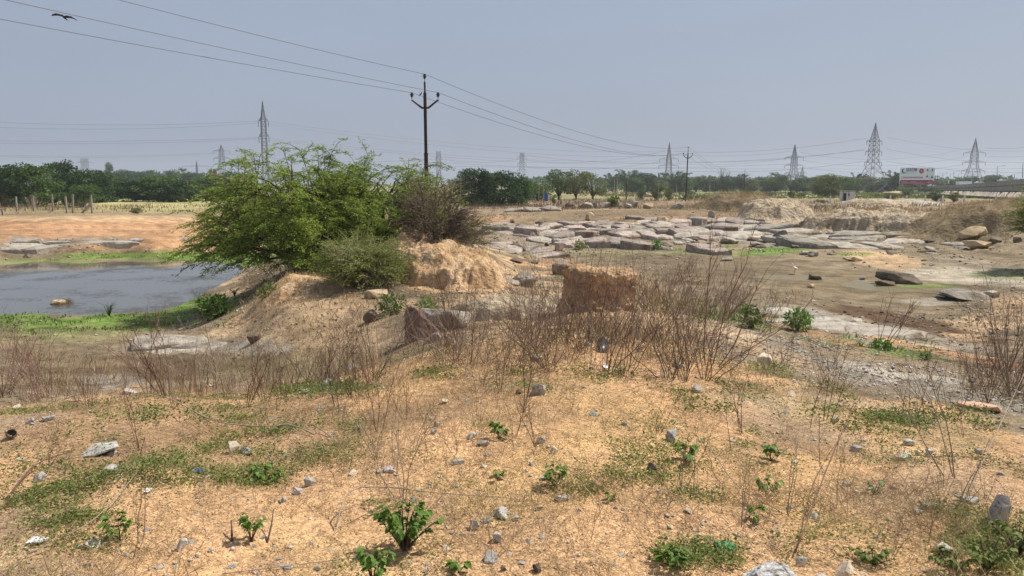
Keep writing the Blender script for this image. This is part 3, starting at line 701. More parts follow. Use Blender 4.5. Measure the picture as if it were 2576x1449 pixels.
feather_tree('lime_bush', tb6, (0, 0, 2.4, 1.5, 1.5, 2.2), 'yellow-green feathery bush at the edge of the view below the flyover', 18, limbs=12, subs=8, twigs=8, sprigs=12, droop=.2, spread_low=.8, fill=1.2, rad=.03, leafmat='leaf_lime', leaf=(.09, .035))['category'] = 'bush'

# ---------------- far trees: unit meshes (height 1, half width .5), scaled where they stand
def unit_tree(kind, seed):
    rng = np.random.default_rng(seed); LP = []; LD = []; wood = MB()
    if kind == 'bamboo':
        for i in range(22):
            az = rng.uniform(0, 6.28); lean = rng.uniform(.15, .5); hh = rng.uniform(.65, 1.0)
            s = np.array([rng.normal() * .06, rng.normal() * .06, 0]); e = np.array([math.cos(az) * lean, math.sin(az) * lean, hh])
            m = s + (e - s) * np.array([.2, .2, .85]); e[2] -= lean * .12
            wood.tube([Vector(bez(s, m, e, t)) for t in np.linspace(0, 1, 7)], [.006, .006, .005, .004, .003, .002, .001], 3)
            for q in range(170):
                t = rng.uniform(.15, 1.0) ** .8; p = bez(s, m, e, t) + rng.normal(size=3) * .035 * (1.3 - t)
                LP.append(p); d = rng.normal(size=3) * .7; d[2] = -abs(d[2]) - .1; LD.append(d)
        size = (.055, .018)
    elif kind == 'palm':
        wood.tube([(0, 0, 0), (.01, 0, .4), (.02, 0, .78)], [.02, .016, .014], 6)
        for i in range(18):
            az = i * 2.4; el = rng.uniform(-.2, 1.0); s = np.array([.02, 0, .78]); dh = np.array([math.cos(az), math.sin(az), 0])
            e = s + dh * .38 * math.cos(el * .7) + np.array([0, 0, .22 * el - .05]); m = (s + e) / 2 + np.array([0, 0, .1])
            for q in range(46):
                t = rng.uniform(.1, 1); LP.append(bez(s, m, e, t)); LD.append(np.cross(dh, [0, 0, 1]) * rng.choice([-1, 1]) + dh * .5 + np.array([0, 0, -.5]))
        size = (.09, .014)
    elif kind == 'bare':
        for i in range(9):
            az = rng.uniform(0, 6.28); e = np.array([math.cos(az) * rng.uniform(.15, .42), math.sin(az) * .3, rng.uniform(.6, 1)]); s = np.array([0, 0, .15]); m = (s + e) / 2 + np.array([0, 0, .12])
            wood.tube([Vector(bez(s, m, e, t)) for t in np.linspace(0, 1, 5)], [.014, .010, .007, .005, .002], 3)
            for q in range(9):
                p = bez(s, m, e, rng.uniform(.35, 1)); d = rng.normal(size=3) * .10; d[2] = abs(d[2]) + .04; wood.tube([Vector(p), Vector(p + d)], [.004, .0015], 3)
        wood.tube([(0, 0, -.05), (0, 0, .2)], [.02, .016], 5)
        for q in range(60): LP.append(rng.normal(size=3) * .15 + np.array([0, 0, .6])); LD.append(rng.normal(size=3))
        size = (.02, .015)
    else:
        nb = {'dense': 34, 'open': 15, 'flat': 14, 'bushy': 18}[kind]; N = {'dense': 7500, 'open': 3400, 'flat': 3400, 'bushy': 3200}[kind]
        z0, z1 = {'dense': (.10, .86), 'open': (.24, .86), 'flat': (.5, .86), 'bushy': (.12, .78)}[kind]
        blobs = []
        for i in range(nb):
            t = (i + .5) / nb; z = z0 + (z1 - z0) * rng.uniform(0, 1); rel = (z - z0) / (z1 - z0)
            R_ = (.37 * math.sqrt(max(0, 1 - abs(rel * 1.25 - .32) ** 2.4)) + .02) if kind != 'flat' else .40 * (1 - .3 * abs(rel - .6))
            az = rng.uniform(0, 6.28); q = math.sqrt(rng.uniform(.1, 1))
            c = np.array([R_ * q * math.cos(az), R_ * q * math.sin(az), z]); r = rng.uniform(.09, .17) * (1 if kind != 'flat' else .8)
            blobs.append((c, r))
            if kind != 'dense' or i < 8:
                s = np.array([0, 0, z0 * .5]); m = np.array([c[0] * .4, c[1] * .4, z0 + (c[2] - z0) * .5])
                wood.tube([Vector(bez(s, m, c, t)) for t in np.linspace(0, 1, 5)], [.02, .014, .010, .006, .003], 4)
        wood.tube([(0, 0, -.06), (.01, .01, z0 * .55), (0, 0, z0 + .1)], [.032, .024, .016], 6)
        for k in range(N):
            c, r = blobs[rng.integers(nb)]; d = rng.normal(size=3); d /= np.linalg.norm(d); 
            rr = r * rng.uniform(.55, 1.08) ; p = c + d * rr * np.array([1.15, 1.15, .75])
            LP.append(p); dd = d * .7 + rng.normal(size=3) * .7; dd[2] -= .35; LD.append(dd)
        size = (.042, .030) if kind != 'open' else (.036, .026)
    P, D = np.array(LP), np.array(LD)
    v, f = leaf_quads(P, D, rng.uniform(.6, 1.3, len(P)) * size[0], rng.uniform(.6, 1.3, len(P)) * size[1], rng)
    return v, f, wood.mesh('trunk', M['bark'])
_TREES = {}
def tree_meshes(kind, mat, var):
    key = (kind, var)
    if key not in _TREES: _TREES[key] = unit_tree(kind, hash_int(kind) + var * 17)
    v, f, wm = _TREES[key]
    k2 = (kind, var, mat)
    if k2 not in _TREES: _TREES[k2] = np_mesh('crown', v, f, M[mat])
    return _TREES[k2], wm
def hash_int(s): return sum(ord(c) * (i + 3) for i, c in enumerate(s))
def far_tree(name, U, Vtop, hw, y, kind, mat, label, group=None, var=0, cat='tree', sink=.15):
    b = on_y(U, y, sink); top = at_y(U, Vtop, y); h = max(top.z - b.z, .8)
    cm, wm = tree_meshes(kind, mat, var)
    t = empty(name, b, random.uniform(0, 6.28)); s = hw * px(y) / (.46 if kind != 'bamboo' else .5) * 1.12
    t.scale = (s, s, h / (.97))
    link('crown', cm, t); link('trunk', wm, t)
    tag(t, label, cat, group); return t

LG = 'dense trees beyond the yellow field'
for a in [
 ('leafy_tree', 12, 410, 48, 118, 'dense', 'leaf_dark', 'dark green broadleaf tree cut by the edge of the view behind the fence posts', 0),
 ('leafy_tree', 78, 404, 66, 122, 'dense', 'leaf_mid', 'big rounded tree with pale green top behind the wooden fence posts', 1),
 ('leafy_tree', 162, 396, 46, 132, 'dense', 'leaf_dark', 'tallest dark leafy tree of the grove, ragged twin top, behind the braced post', 2),
 ('leafy_tree', 208, 455, 50, 119, 'bushy', 'leaf_mid', 'low bushy green tree at the foot of the tall ragged tree', 0),
 ('leafy_tree', 232, 424, 52, 148, 'dense', 'leaf_dark', 'blackish green tree with spiky twigs beside the tall ragged tree', 0),
 ('leafy_tree', 285, 440, 46, 160, 'dense', 'leaf_mid', 'yellow-topped round tree in the dark grove beyond the yellow field', 1),
 ('leafy_tree', 340, 448, 44, 160, 'dense', 'leaf_dark', 'low dark tree next to the yellow-topped round one', 2),
 ('leafy_tree', 400, 440, 60, 158, 'dense', 'leaf_mid', 'broad domed tree, brightest of the grove by the field', 0),
 ('leafy_tree', 455, 450, 46, 155, 'dense', 'leaf_dark', 'dark spreading tree where the grove meets the thorn tree', 1),
 ('leafy_tree', 520, 440, 52, 165, 'dense', 'leaf_mid', 'tree half hidden behind the thorn tree twigs at the end of the grove', 2),
 ('leafy_tree', 570, 448, 50, 170, 'dense', 'leaf_dark', 'dark tree seen through the outer twigs of the thorn tree', 0)]:
    far_tree(*a[:8], group=LG, var=a[8])
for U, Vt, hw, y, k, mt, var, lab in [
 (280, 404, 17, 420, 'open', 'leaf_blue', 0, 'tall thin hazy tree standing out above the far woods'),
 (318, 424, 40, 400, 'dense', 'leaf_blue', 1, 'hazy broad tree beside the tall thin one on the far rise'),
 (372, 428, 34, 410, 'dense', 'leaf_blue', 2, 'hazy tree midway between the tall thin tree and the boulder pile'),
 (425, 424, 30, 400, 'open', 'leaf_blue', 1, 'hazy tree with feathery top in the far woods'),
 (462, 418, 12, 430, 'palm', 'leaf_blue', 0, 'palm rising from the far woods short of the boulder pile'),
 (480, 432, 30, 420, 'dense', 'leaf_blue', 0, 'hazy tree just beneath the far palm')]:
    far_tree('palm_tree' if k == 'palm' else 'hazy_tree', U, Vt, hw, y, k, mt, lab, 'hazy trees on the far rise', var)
RG = 'trees along the field behind the quarry'
for U, Vt, hw, y, k, mt, var, lab in [
 (1198, 420, 50, 120, 'dense', 'leaf_dark', 0, 'very dark round tree with the tallest crown beside the leafless thorny tree'),
 (1256, 424, 62, 122, 'dense', 'leaf_dark', 1, 'dark green dense tree joined to the round dark tree'),
 (1312, 444, 34, 128, 'dense', 'leaf_mid', 2, 'mid green tree leaning out of the dark pair'),
 (1352, 436, 44, 150, 'bushy', 'leaf_mid', 1, 'fresh green bushy tree with wooden poles in front'),
 (1405, 421, 46, 165, 'open', 'leaf_mid', 0, 'tall open-crowned pale green tree, sky seen through'),
 (1448, 423, 40, 160, 'open', 'leaf_olive', 1, 'open-crowned tree with thick trunk next to the tall pale one'),
 (1492, 431, 40, 170, 'open', 'leaf_olive', 2, 'yellowish flowering tree at the edge of the ploughed field'),
 (1165, 455, 22, 140, 'bushy', 'leaf_olive', 0, 'small olive bush tree between the dark tree and the thorny tree')]:
    far_tree('leafy_tree', U, Vt, hw, y, k, mt, lab, RG, var)
BG = 'trees and bamboo of the far tree line'
loc = ['beyond the ploughed field', 'by the wide field', 'near the pointed lattice tower', 'behind the three-armed pole', 'past the small field trees', 'behind the green crop strip']
spec = [(1545,432,26,'bamboo'),(1578,428,28,'bamboo'),(1600,440,24,'dense'),(1612,434,32,'dense'),(1640,446,26,'dense'),(1662,437,24,'bamboo'),(1700,430,30,'bamboo'),(1716,444,30,'dense'),
 (1750,446,28,'open'),(1772,440,20,'bamboo'),(1800,448,26,'dense'),(1830,444,24,'dense'),(1822,432,18,'bare'),(1862,440,22,'bamboo'),(1885,446,26,'dense'),(1916,444,24,'dense'),(1948,432,14,'palm'),(1950,446,28,'dense'),
 (1990,442,26,'open'),(1975,436,12,'palm'),(2020,444,24,'dense'),(2052,446,26,'dense'),(2122,444,28,'dense'),(2150,438,20,'bamboo'),(2180,444,30,'dense'),(2212,450,26,'dense'),(2248,425,38,'bamboo'),(2290,446,26,'dense'),(2345,452,26,'dense'),(2375,450,26,'open'),(2400,452,26,'dense'),(2425,452,26,'dense')]
adj = {'dense': ['dusky green', 'deep green', 'bluish green', 'soft green', 'grey-green'], 'bamboo': ['tall arching', 'feathery', 'plumed', 'drooping'], 'open': ['sparse pale', 'loose-crowned', 'thin'], 'palm': ['small', 'slim'], 'bare': ['leafless grey']}
form = {'dense': ['round-headed tree', 'broad low tree', 'domed tree'], 'bamboo': ['bamboo clump'], 'open': ['open tree'], 'palm': ['palm'], 'bare': ['branching tree']}
near = [(1313,'the twin-topped pylon'),(1684,'the pointed tower'),(1727,'the iron pole'),(1874,'the smaller pole'),(2000,'the crop pylon'),(2077,'the lone tree'),(2128,'the white hut'),(2204,'the big tower'),(2307,'the billboard'),(2450,'the flyover pylon')]
for i, (U, Vt, hw, k) in enumerate(spec):
    nn = sorted(near, key=lambda q: abs(q[0] - U)); side = 'just short of' if U < nn[0][0] else 'just past'
    lab = f"{adj[k][i % len(adj[k])]} {form[k][i % len(form[k])]} of the far line, {side} {nn[0][1]}"
    nm = {'bamboo': 'bamboo_clump', 'palm': 'palm_tree', 'bare': 'leafless_tree'}.get(k, 'distant_tree')
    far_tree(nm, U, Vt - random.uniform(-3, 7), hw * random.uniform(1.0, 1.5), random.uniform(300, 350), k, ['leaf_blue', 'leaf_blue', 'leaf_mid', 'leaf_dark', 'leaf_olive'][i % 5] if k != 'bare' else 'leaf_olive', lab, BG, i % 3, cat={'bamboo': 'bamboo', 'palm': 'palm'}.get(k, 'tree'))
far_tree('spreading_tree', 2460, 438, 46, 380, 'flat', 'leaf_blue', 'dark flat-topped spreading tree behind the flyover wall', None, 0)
for U, Vt, hw, y, k, mt, var, lab in [
 (2077, 434, 38, 205, 'dense', 'leaf_olive', 1, 'lone round olive green tree beside the white hut'),
 (2133, 455, 16, 215, 'bushy', 'leaf_mid', 0, 'small dark bush tree behind the white hut'),
 (1611, 466, 12, 150, 'bushy', 'leaf_mid', 1, 'small round tree in the ploughed field before the bamboo'),
 (1655, 462, 16, 135, 'bushy', 'leaf_mid', 0, 'bushy field tree on the near side of the pointed tower'),
 (1682, 470, 15, 130, 'bushy', 'leaf_olive', 2, 'lower bush touching the bushy field tree'),
 (1878, 468, 10, 160, 'open', 'leaf_olive', 0, 'thin sapling tree beside the smaller three-armed pole'),
 (1990, 470, 10, 150, 'bushy', 'leaf_mid', 1, 'small shrub tree under the pylon of the crop strip'),
 (2285, 470, 22, 215, 'bushy', 'leaf_mid', 2, 'dark bush beneath the billboard'),
 (2355, 472, 22, 140, 'bushy', 'leaf_mid', 0, 'green bush before the stone embankment'),
 (2240, 478, 20, 160, 'bushy', 'leaf_olive', 1, 'low bush in front of the big lattice tower'),
 (1395, 485, 8, 128, 'bushy', 'leaf_fresh', 0, 'tiny bright green bush at the foot of the wooden poles'),
 (345, 520, 16, 92, 'bushy', 'leaf_olive', 2, 'scruffy brownish bush on the path beside the yellow field'),
 (2400, 478, 16, 130, 'bushy', 'leaf_olive', 2, 'rounded scrub bush on the slope under the embankment')]:
    far_tree('field_tree', U, Vt, hw, y, k, mt, lab, None, var, 'tree' if hw > 11 else 'shrub')

def bush_label(U, hp, i):
    nn = sorted(near, key=lambda q: abs(q[0] - U))[0]; return f"{'knee-high' if hp < 8 else 'waist-high' if hp < 11 else 'head-high'} {['roundish', 'straggly', 'spreading', 'dense'][i % 4]} green bush in the scrub field, {'just short of' if U < nn[0] else 'just past'} {nn[1]}"
for i in range(46):
    U = random.choice([random.uniform(1690, 2200), random.uniform(1690, 2060), random.uniform(2200, 2560)]); y = random.uniform(125, 260)
    b_ = on_y(U, y); V0 = float(proj(b_.x, b_.y, b_.z)[1]); hp = random.uniform(5, 15)
    far_tree('field_bush', U, V0 - hp, hp * random.uniform(.7, 1.1), y, 'bushy', random.choice(['leaf_mid', 'leaf_olive', 'leaf_mid', 'leaf_blue']), bush_label(U, hp, i), 'bushes dotted over the scrub field', i % 3, 'bush')
# far woods that read as one mass along the horizon
def woods(name, u0, u1, y, vt, amp, N, mat, seed, size, base_v=None):
    rng = np.random.default_rng(seed)
    U = rng.uniform(u0, u1, N); yy = y * rng.uniform(1, 1.25, N); x = (U - 1288) / FOC * yy
    prof = vt + amp * (vnoise(U / 23.0, U * 0 + seed, seed) + .6 * vnoise(U / 7.0, U * 0 + seed, seed + 1))
    topz = CAM_Z + (457 - prof) / FOC * yy; z = topz * rng.uniform(0, 1, N) ** .6
    P = np.stack([x, yy, z], 1); D = rng.normal(size=(N, 3)); D[:, 2] -= .2
    v, f = leaf_quads(P, D, rng.uniform(.6, 1.4, N) * size, rng.uniform(.6, 1.4, N) * size * .7, rng)
    o = link(name, np_mesh(name, v, f, M[mat])); tag(o, kind='stuff'); return o
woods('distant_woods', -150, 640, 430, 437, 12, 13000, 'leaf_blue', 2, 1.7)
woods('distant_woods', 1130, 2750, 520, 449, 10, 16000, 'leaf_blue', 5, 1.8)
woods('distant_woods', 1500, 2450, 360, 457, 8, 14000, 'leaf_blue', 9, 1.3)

# ---------------- leafless saplings of the thicket
def dead_mesh(seed, stems=5, h=1.0, spread=.35, bushy=1.0, curve=.15, thick=.0045):
    rng = np.random.default_rng(seed); mb = MB()
    def branch(p, d, ln, r, depth):
        n = 7 if depth == 0 else (4 if depth == 1 else 3); pts = [p]; dd = d / np.linalg.norm(d)
        for i in range(n):
            dd = dd + rng.normal(size=3) * curve * (.6 if depth == 0 else 1); dd[2] += .05; dd /= np.linalg.norm(dd)
            pts.append(pts[-1] + dd * ln / n)
        rr = [r * (1 - .72 * i / n) for i in range(n + 1)]
        mb.tube([Vector(q) for q in pts], rr, 3, cap=False)
        if depth >= 2: return
        nk = int(rng.integers(4, 8) * bushy) if depth == 0 else int(rng.integers(1, 4) * bushy)
        for k in range(nk):
            t = rng.uniform(.25, .97) ** .8; i = min(int(t * n), n - 1); q = pts[i] + (pts[i + 1] - pts[i]) * (t * n - i)
            ax = rng.normal(size=3); ax -= ax @ dd * dd; ax /= np.linalg.norm(ax) + 1e-6
            loc = (pts[i + 1] - pts[i]); loc /= np.linalg.norm(loc)
            nd = loc * .8 + ax * rng.uniform(.35, .75); nd[2] += .15
            branch(q, nd, ln * rng.uniform(.25, .55) * (1.15 - t * .5), r * .55 * (1 - .5 * t), depth + 1)
    for s in range(stems):
        a = rng.uniform(0, 6.28); lean = rng.uniform(.05, spread)
        branch(np.array([math.cos(a) * .03, math.sin(a) * .03, -.03]), np.array([math.cos(a) * lean, math.sin(a) * lean, 1.0]), h * rng.uniform(.65, 1.0), thick * rng.uniform(.7, 1.2), 0)
    return mb
DEAD = {}
def dead(kind, i, mat):
    key = (kind, i, mat)
    if key not in DEAD:
        P = {'clump': dict(stems=9, spread=1.0, thick=.0038, curve=.27, bushy=1.2), 'sapling': dict(stems=3, spread=.3, bushy=1.3, thick=.0055), 'whip': dict(stems=1, spread=.15, bushy=.7), 'fan': dict(stems=5, thick=.0052, spread=.9, bushy=1.2, curve=.2), 'brush': dict(stems=12, spread=.95, bushy=1.0)}[kind]
        DEAD[key] = dead_mesh(100 + i * 13 + hash_int(kind), **P).mesh('stems', M[mat])
    return DEAD[key]
def shrub(U, V, hpx, kind, mat, label, group=None, name='leafless_shrub', lean=0.0, y=None):
    p = ground(U, V) if y is None else on_y(U, y)
    h = hpx * px(p.y) * 1.25
    o = link(name, dead(kind, random.randrange(5 if kind in ('clump', 'sapling') else 3), mat), None, (p.x, p.y, p.z - .01))
    o.scale = (h, h, h); o.rotation_euler = (random.uniform(-.3, .3), lean + random.uniform(-.3, .3), random.uniform(0, 6.28))
    # stems keep a believable thickness whatever the height
    tag(o, label, 'dry shrub', group); return o
TG = 'leafless thicket across the middle of the view'
# single ones that can be pointed out
for a in [
 (15, 1000, 200, 'fan', 'twig_red', 'dark leafless shrub cut by the edge of the view beyond the two pale stones'),
 (95, 1010, 210, 'fan', 'twig_red', 'forked leafless shrub with thick stems beside the pond-side slope'),
 (160, 1005, 180, 'clump', 'twig_grey', 'bushy leafless shrub in front of the flat grey rock patch'),
 (345, 1130, 190, 'sapling', 'twig_red', 'upright dead sapling with a few green shoots at its foot'),
 (420, 1000, 230, 'fan', 'twig_red', 'wide forked dead shrub before the dark wet patch'),
 (480, 985, 200, 'clump', 'twig_grey', 'many-stemmed dry shrub standing over the yellow scrap'),
 (560, 985, 260, 'whip', 'twig_red', 'single tall straight dead stem rising across the pond shore'),
 (665, 1010, 170, 'fan', 'twig_red', 'leaning forked dead shrub beside the long fallen cane'),
 (800, 975, 210, 'clump', 'twig_red', 'slender dead clump before the bare pebbly hump'),
 (955, 1085, 190, 'sapling', 'twig_red', 'upright dark dead sapling over the green patch end'),
 (895, 1000, 200, 'clump', 'twig_red', 'tall crossing dead stems beside the white rags'),
 (1145, 1140, 130, 'sapling', 'twig_red', 'small forked dead sapling amid scattered grey pebbles'),
 (1010, 1255, 260, 'fan', 'twig_grey', 'tall sprawling dead shrub growing out of the biggest leafy plant'),
 (1235, 1430, 240, 'whip', 'twig_red', 'thin crooked dead stem standing alone over bare sand'),
 (1260, 985, 180, 'sapling', 'twig_red', 'dead sapling with grey pebble at its foot, edge of the thicket'),
 (1655, 1090, 140, 'sapling', 'twig_red', 'thin dead sapling leaning over creeping weeds near the broken stone'),
 (1860, 1090, 210, 'sapling', 'twig_red', 'two-stemmed dead sapling at the margin of the grey gravel track'),
 (1790, 920, 330, 'fan', 'twig_red', 'tallest leafless shrub, stems fanning above the mud flat'),
 (2080, 1060, 190, 'sapling', 'twig_red', 'dead forked sapling silhouetted on the whitish gravel'),
 (2215, 880, 170, 'fan', 'twig_red', 'fan of bare stems rising from the green patch past the track'),
 (2290, 1060, 160, 'fan', 'twig_red', 'leafless shrub over weedy reddish soil below the whitish gravel'),
 (2395, 1060, 210, 'fan', 'twig_grey', 'forked grey sapling rooted in the weedy reddish soil'),
 (2390, 1200, 330, 'sapling', 'twig_grey', 'tall pale forked sapling standing by the flat grey stones'),
 (1985, 1300, 200, 'sapling', 'twig_grey', 'thin grey dead stem beside the long leaning cane'),
 (2010, 1010, 120, 'whip', 'twig_red', 'short single dead whip beside the gravel track'),
 (1750, 1180, 170, 'whip', 'twig_grey', 'solitary dead whip near the round black clod'),
 (2560, 1000, 330, 'clump', 'twig_grey', 'dense grey brush at the border of the view over the pink rock'),
 (2500, 1010, 260, 'clump', 'twig_red', 'dense reddish brush standing above the whitish gravel end'),
 (2330, 1370, 130, 'sapling', 'twig_red', 'low dark dead twig clump near the grey concrete lump'),
 (2245, 1390, 160, 'fan', 'twig_grey', 'curving tan dead stems behind the asphalt lump'),
 (1870, 1330, 180, 'sapling', 'twig_grey', 'dead spindly shrub above the green plastic scrap'),
 (1720, 1330, 130, 'whip', 'twig_red', 'crooked dead stem on bare sand near the green scrap')]:
    shrub(*a[:6])
# the thicket proper
zones = [(1270, 1560, 842, 950, 38, 'clump', 200, 'reddish leafless shrub of the thicket before the pale sand hollow'),
         (1550, 1800, 850, 970, 28, 'clump', 185, 'leafless shrub of the thicket at the foot of the earth block'),
         (1000, 1290, 870, 980, 18, 'clump', 150, 'leafless shrub of the thicket below the leaning purplish slab'),
         (700, 1000, 940, 1030, 12, 'clump', 160, 'dry slender shrub along the brow above the flat rocks'),
         (300, 720, 970, 1030, 12, 'clump', 150, 'dry slender shrub along the brow above the dark wet patch'),
         (0, 240, 990, 1030, 8, 'brush', 150, 'tangled dry shrub in the corner thicket over the pond-side slope'),
         (1800, 2150, 900, 1010, 16, 'clump', 120, 'dry shrub scattered between the thicket and the gravel track'),
         (2420, 2576, 930, 1040, 9, 'brush', 150, 'tangled dry brush at the end of the gravel track'),
         (1620, 1950, 770, 840, 20, 'brush', 80, 'low dry shrub on the slope towards the mud flat'),
         (600, 1700, 1000, 1180, 36, 'whip', 130, 'thin dry shoot on the open sandy ground'),
         (1650, 2500, 1060, 1300, 38, 'whip', 150, 'thin dry shoot among creeping weeds on stony sand'),
         (60, 700, 1060, 1260, 16, 'whip', 90, 'thin dry shoot on the sand before the pond')]
LANDM = [(15,1000,'the border of the view'),(103,1208,'the half-buried grey stone'),(124,1058,'the pair of pale stones'),(265,1130,'the long flat grey stone'),(290,960,'the flat grey rock patch'),(345,1130,'the dead sapling with green shoots'),
 (405,884,'the flat pale rocks'),(500,985,'the round pale brow stone'),(588,1140,'the upright cream stone'),(600,1085,'the long fallen cane'),(640,860,'the dark-faced broken rock'),(664,1215,'the spreading green plant'),(780,1220,'the dark-sided grey stone'),
 (790,982,'the smaller white rag'),(845,968,'the white rag'),(932,808,'the dark brown angular rock'),(955,1085,'the dark dead sapling'),(1075,860,'the leaning slab'),(1083,1057,'the round white pebble'),(1100,1072,'the upright little stone'),
 (1145,1140,'the forked dead sapling'),(1157,1165,'the flat bluish stone'),(1255,1105,'the bright green clump'),(1270,970,'the short whitish stick'),(1352,900,'the yellow scrap'),(1352,992,'the broken grey stone'),(1395,1140,'the cream stone'),
 (1480,870,'the small crest stone'),(1508,840,'the upright earth block'),(1523,888,'the black pipe'),(1610,880,'the pale crest chip'),(1640,1190,'the ragged black clod'),(1694,1110,'the pale stone behind the green plant'),(1706,925,'the pale stone under the tall fan shrub'),
 (1750,985,'the angular pale stone'),(1790,920,'the tallest fanned shrub'),(1850,825,'the leafy dark green bush'),(1920,915,'the cream trackside stone'),(1928,1245,'the woody-stemmed plant'),(1938,1160,'the bright weed plant'),(1990,995,'the cream pebble'),
 (2008,832,'the dense leafy bush'),(2080,1060,'the forked sapling on the gravel'),(2100,1060,'the small gravel-edge stone'),(2155,1135,'the flat oval stone'),(2205,1240,'the tree-like weed'),(2270,1155,'the elongated pale stone'),(2290,1060,'the shrub on reddish soil'),
 (2390,1200,'the tall pale sapling'),(2462,1028,'the pink half-buried slab'),(2500,960,'the dense reddish brush'),(2430,1262,'the dark-edged stone')]
TW = {'twig_red': 'reddish', 'twig_brown': 'brown', 'twig_grey': 'greyish'}
KW = {'clump': 'bushy', 'fan': 'forked', 'sapling': 'upright', 'whip': 'single-stemmed', 'brush': 'tangled'}
for u0, u1, v0, v1, n, kd, hp, lab in zones:
    for i in range(n):
        k = kd if random.random() < .7 else random.choice(['fan', 'sapling', 'clump'] if kd != 'whip' else ['sapling'])
        U, V = random.uniform(u0, u1), random.uniform(v0, v1); q = random.choice([.45, .6, .75, .9, 1.1, 1.45]); mt = random.choice(['twig_red', 'twig_brown', 'twig_grey'])
        lm = min(LANDM, key=lambda a: abs(a[0] - U) + 1.6 * abs(a[1] - V)); dv = V - lm[1]
        rel = 'in front of' if dv > 22 else ('behind' if dv < -22 else 'beside')
        hw_ = 'tiny' if q < .5 else 'low' if q < .7 else 'middling' if q < 1 else 'tall' if q < 1.2 else 'towering'
        lab2 = f"{hw_} {KW[k]} {TW[mt]} leafless shrub {rel} {lm[2]}"
        shrub(U, V, hp * q, k, mt, lab2, 'leafless shrubs of the dry thicket', 'leafless_shrub')
# background brush on the banks
for u0, u1, v0, v1, n, hp, lab in [(1170, 1330, 520, 560, 10, 22, 'dry brown brush on the flat behind the thorn trees'), (1830, 2330, 535, 575, 16, 26, 'dry brush growing over the cream mounds'),
    (2330, 2570, 540, 620, 22, 34, 'dry brush covering the long brown bank'), (1020, 1180, 570, 640, 14, 45, 'dry grey brush around the foot of the leafless tree'), (1500, 1750, 505, 520, 10, 20, 'dry brush behind the row of pale boulders'),
    (1720, 1780, 515, 525, 4, 26, 'dry round brush heap at the foot of the three-armed pole'), (700, 960, 690, 760, 9, 40, 'dry brush on the bank under the thorn tree'), (0, 240, 525, 540, 14, 30, 'dry brush between the fence posts'),
    (2160, 2230, 490, 500, 3, 18, 'dark brush by the boundary stones'), (440, 560, 780, 830, 5, 60, 'dry stalks on the green pond shore'), (1600, 1760, 690, 760, 10, 60, 'dry brush beyond the earth block')]:
    for i in range(n): shrub(random.uniform(u0, u1), random.uniform(v0, v1), hp * random.uniform(.7, 1.3), 'brush', random.choice(['twig_red', 'twig_grey']), lab, lab.split(',')[0], 'dry_brush')
# ------------------------------------------------------------------ what grows and lies on the ground
rng = np.random.default_rng(99)
def scatter(n, u0, u1, rmin, rmax, dens):
    """points spread evenly in bearing and in log distance, thinned by dens(U, V, x, y)"""
    th = np.arctan((rng.uniform(u0, u1, n) - 1288) / FOC); r = np.exp(rng.uniform(math.log(rmin), math.log(rmax), n))
    x, y = r * np.sin(th), r * np.cos(th); z = H(x, y); U, V = proj(x, y, z)
    k = rng.uniform(size=n) < dens(U, V, x, y)
    return x[k], y[k], z[k]
def ellip(lst, U, V):
    d = np.zeros_like(U)
    for u0, v0, ru, rv, s in lst: d = np.maximum(d, s * sstep(1.35, .45, np.hypot((U - u0) / ru, (V - v0) / rv)))
    return d
def edgev(U): return np.interp(U, EDGE_U, EDGE_V)

def stuff(name, v, f, mat):
    o = link(name, np_mesh(name, v, f, mat)); tag(o, kind='stuff'); return o
# creeping weeds: little rosettes of leaves hugging the sand
def creepers(name, n, rmin, rmax, dens, leaf, mat, k=9, spread=.05, up=.25):
    x, y, z = scatter(n, -120, 2700, rmin, rmax, dens); m = len(x)
    r = np.hypot(x, y); s = np.clip(r / 6.0, .75, 4.0)
    P = np.repeat(np.stack([x, y, z + .004], 1), k, 0); S = np.repeat(s, k)
    a = rng.uniform(0, 6.28, m * k); q = np.abs(rng.normal(size=m * k)) * spread * S
    P[:, 0] += np.cos(a) * q; P[:, 1] += np.sin(a) * q; P[:, 2] += rng.uniform(0, .045, m * k) * np.minimum(S, 2)
    D = np.stack([np.cos(a), np.sin(a), rng.uniform(-.1, up * 3, m * k)], 1)
    v, f = leaf_quads(P, D, leaf * S * rng.uniform(.6, 1.4, m * k), leaf * .62 * S * rng.uniform(.6, 1.4, m * k), rng)
    return stuff(name, v, f, M[mat])
BARE = [(640, 1330, 300, 60, 1), (1500, 1340, 260, 50, .8), (1750, 1210, 120, 30, .6), (1080, 1140, 90, 40, .5), (1300, 1180, 160, 40, .5)]
def d_green(U, V, x, y): return .7 * ellip(GREENP, U, V) * sstep(-.25, .2, fbm(x / .35, y / .35, 3, 301) + .5 * fbm(x / 1.3, y / 1.3, 2, 305)) * (V > edgev(U) - 30)
creepers('creeping_weeds', 80000, 3, 12, lambda U, V, x, y: d_green(U, V, x, y) * .85, .021, 'creeper', k=10, spread=.045)
creepers('sparse_weeds', 30000, 3, 12, lambda U, V, x, y: .34 * sstep(-.1, .3, fbm(x / .5, y / .5, 3, 311)) * (1 - .8 * ellip(BARE, U, V)) * (V > edgev(U)), .017, 'creeper', k=7, spread=.03)
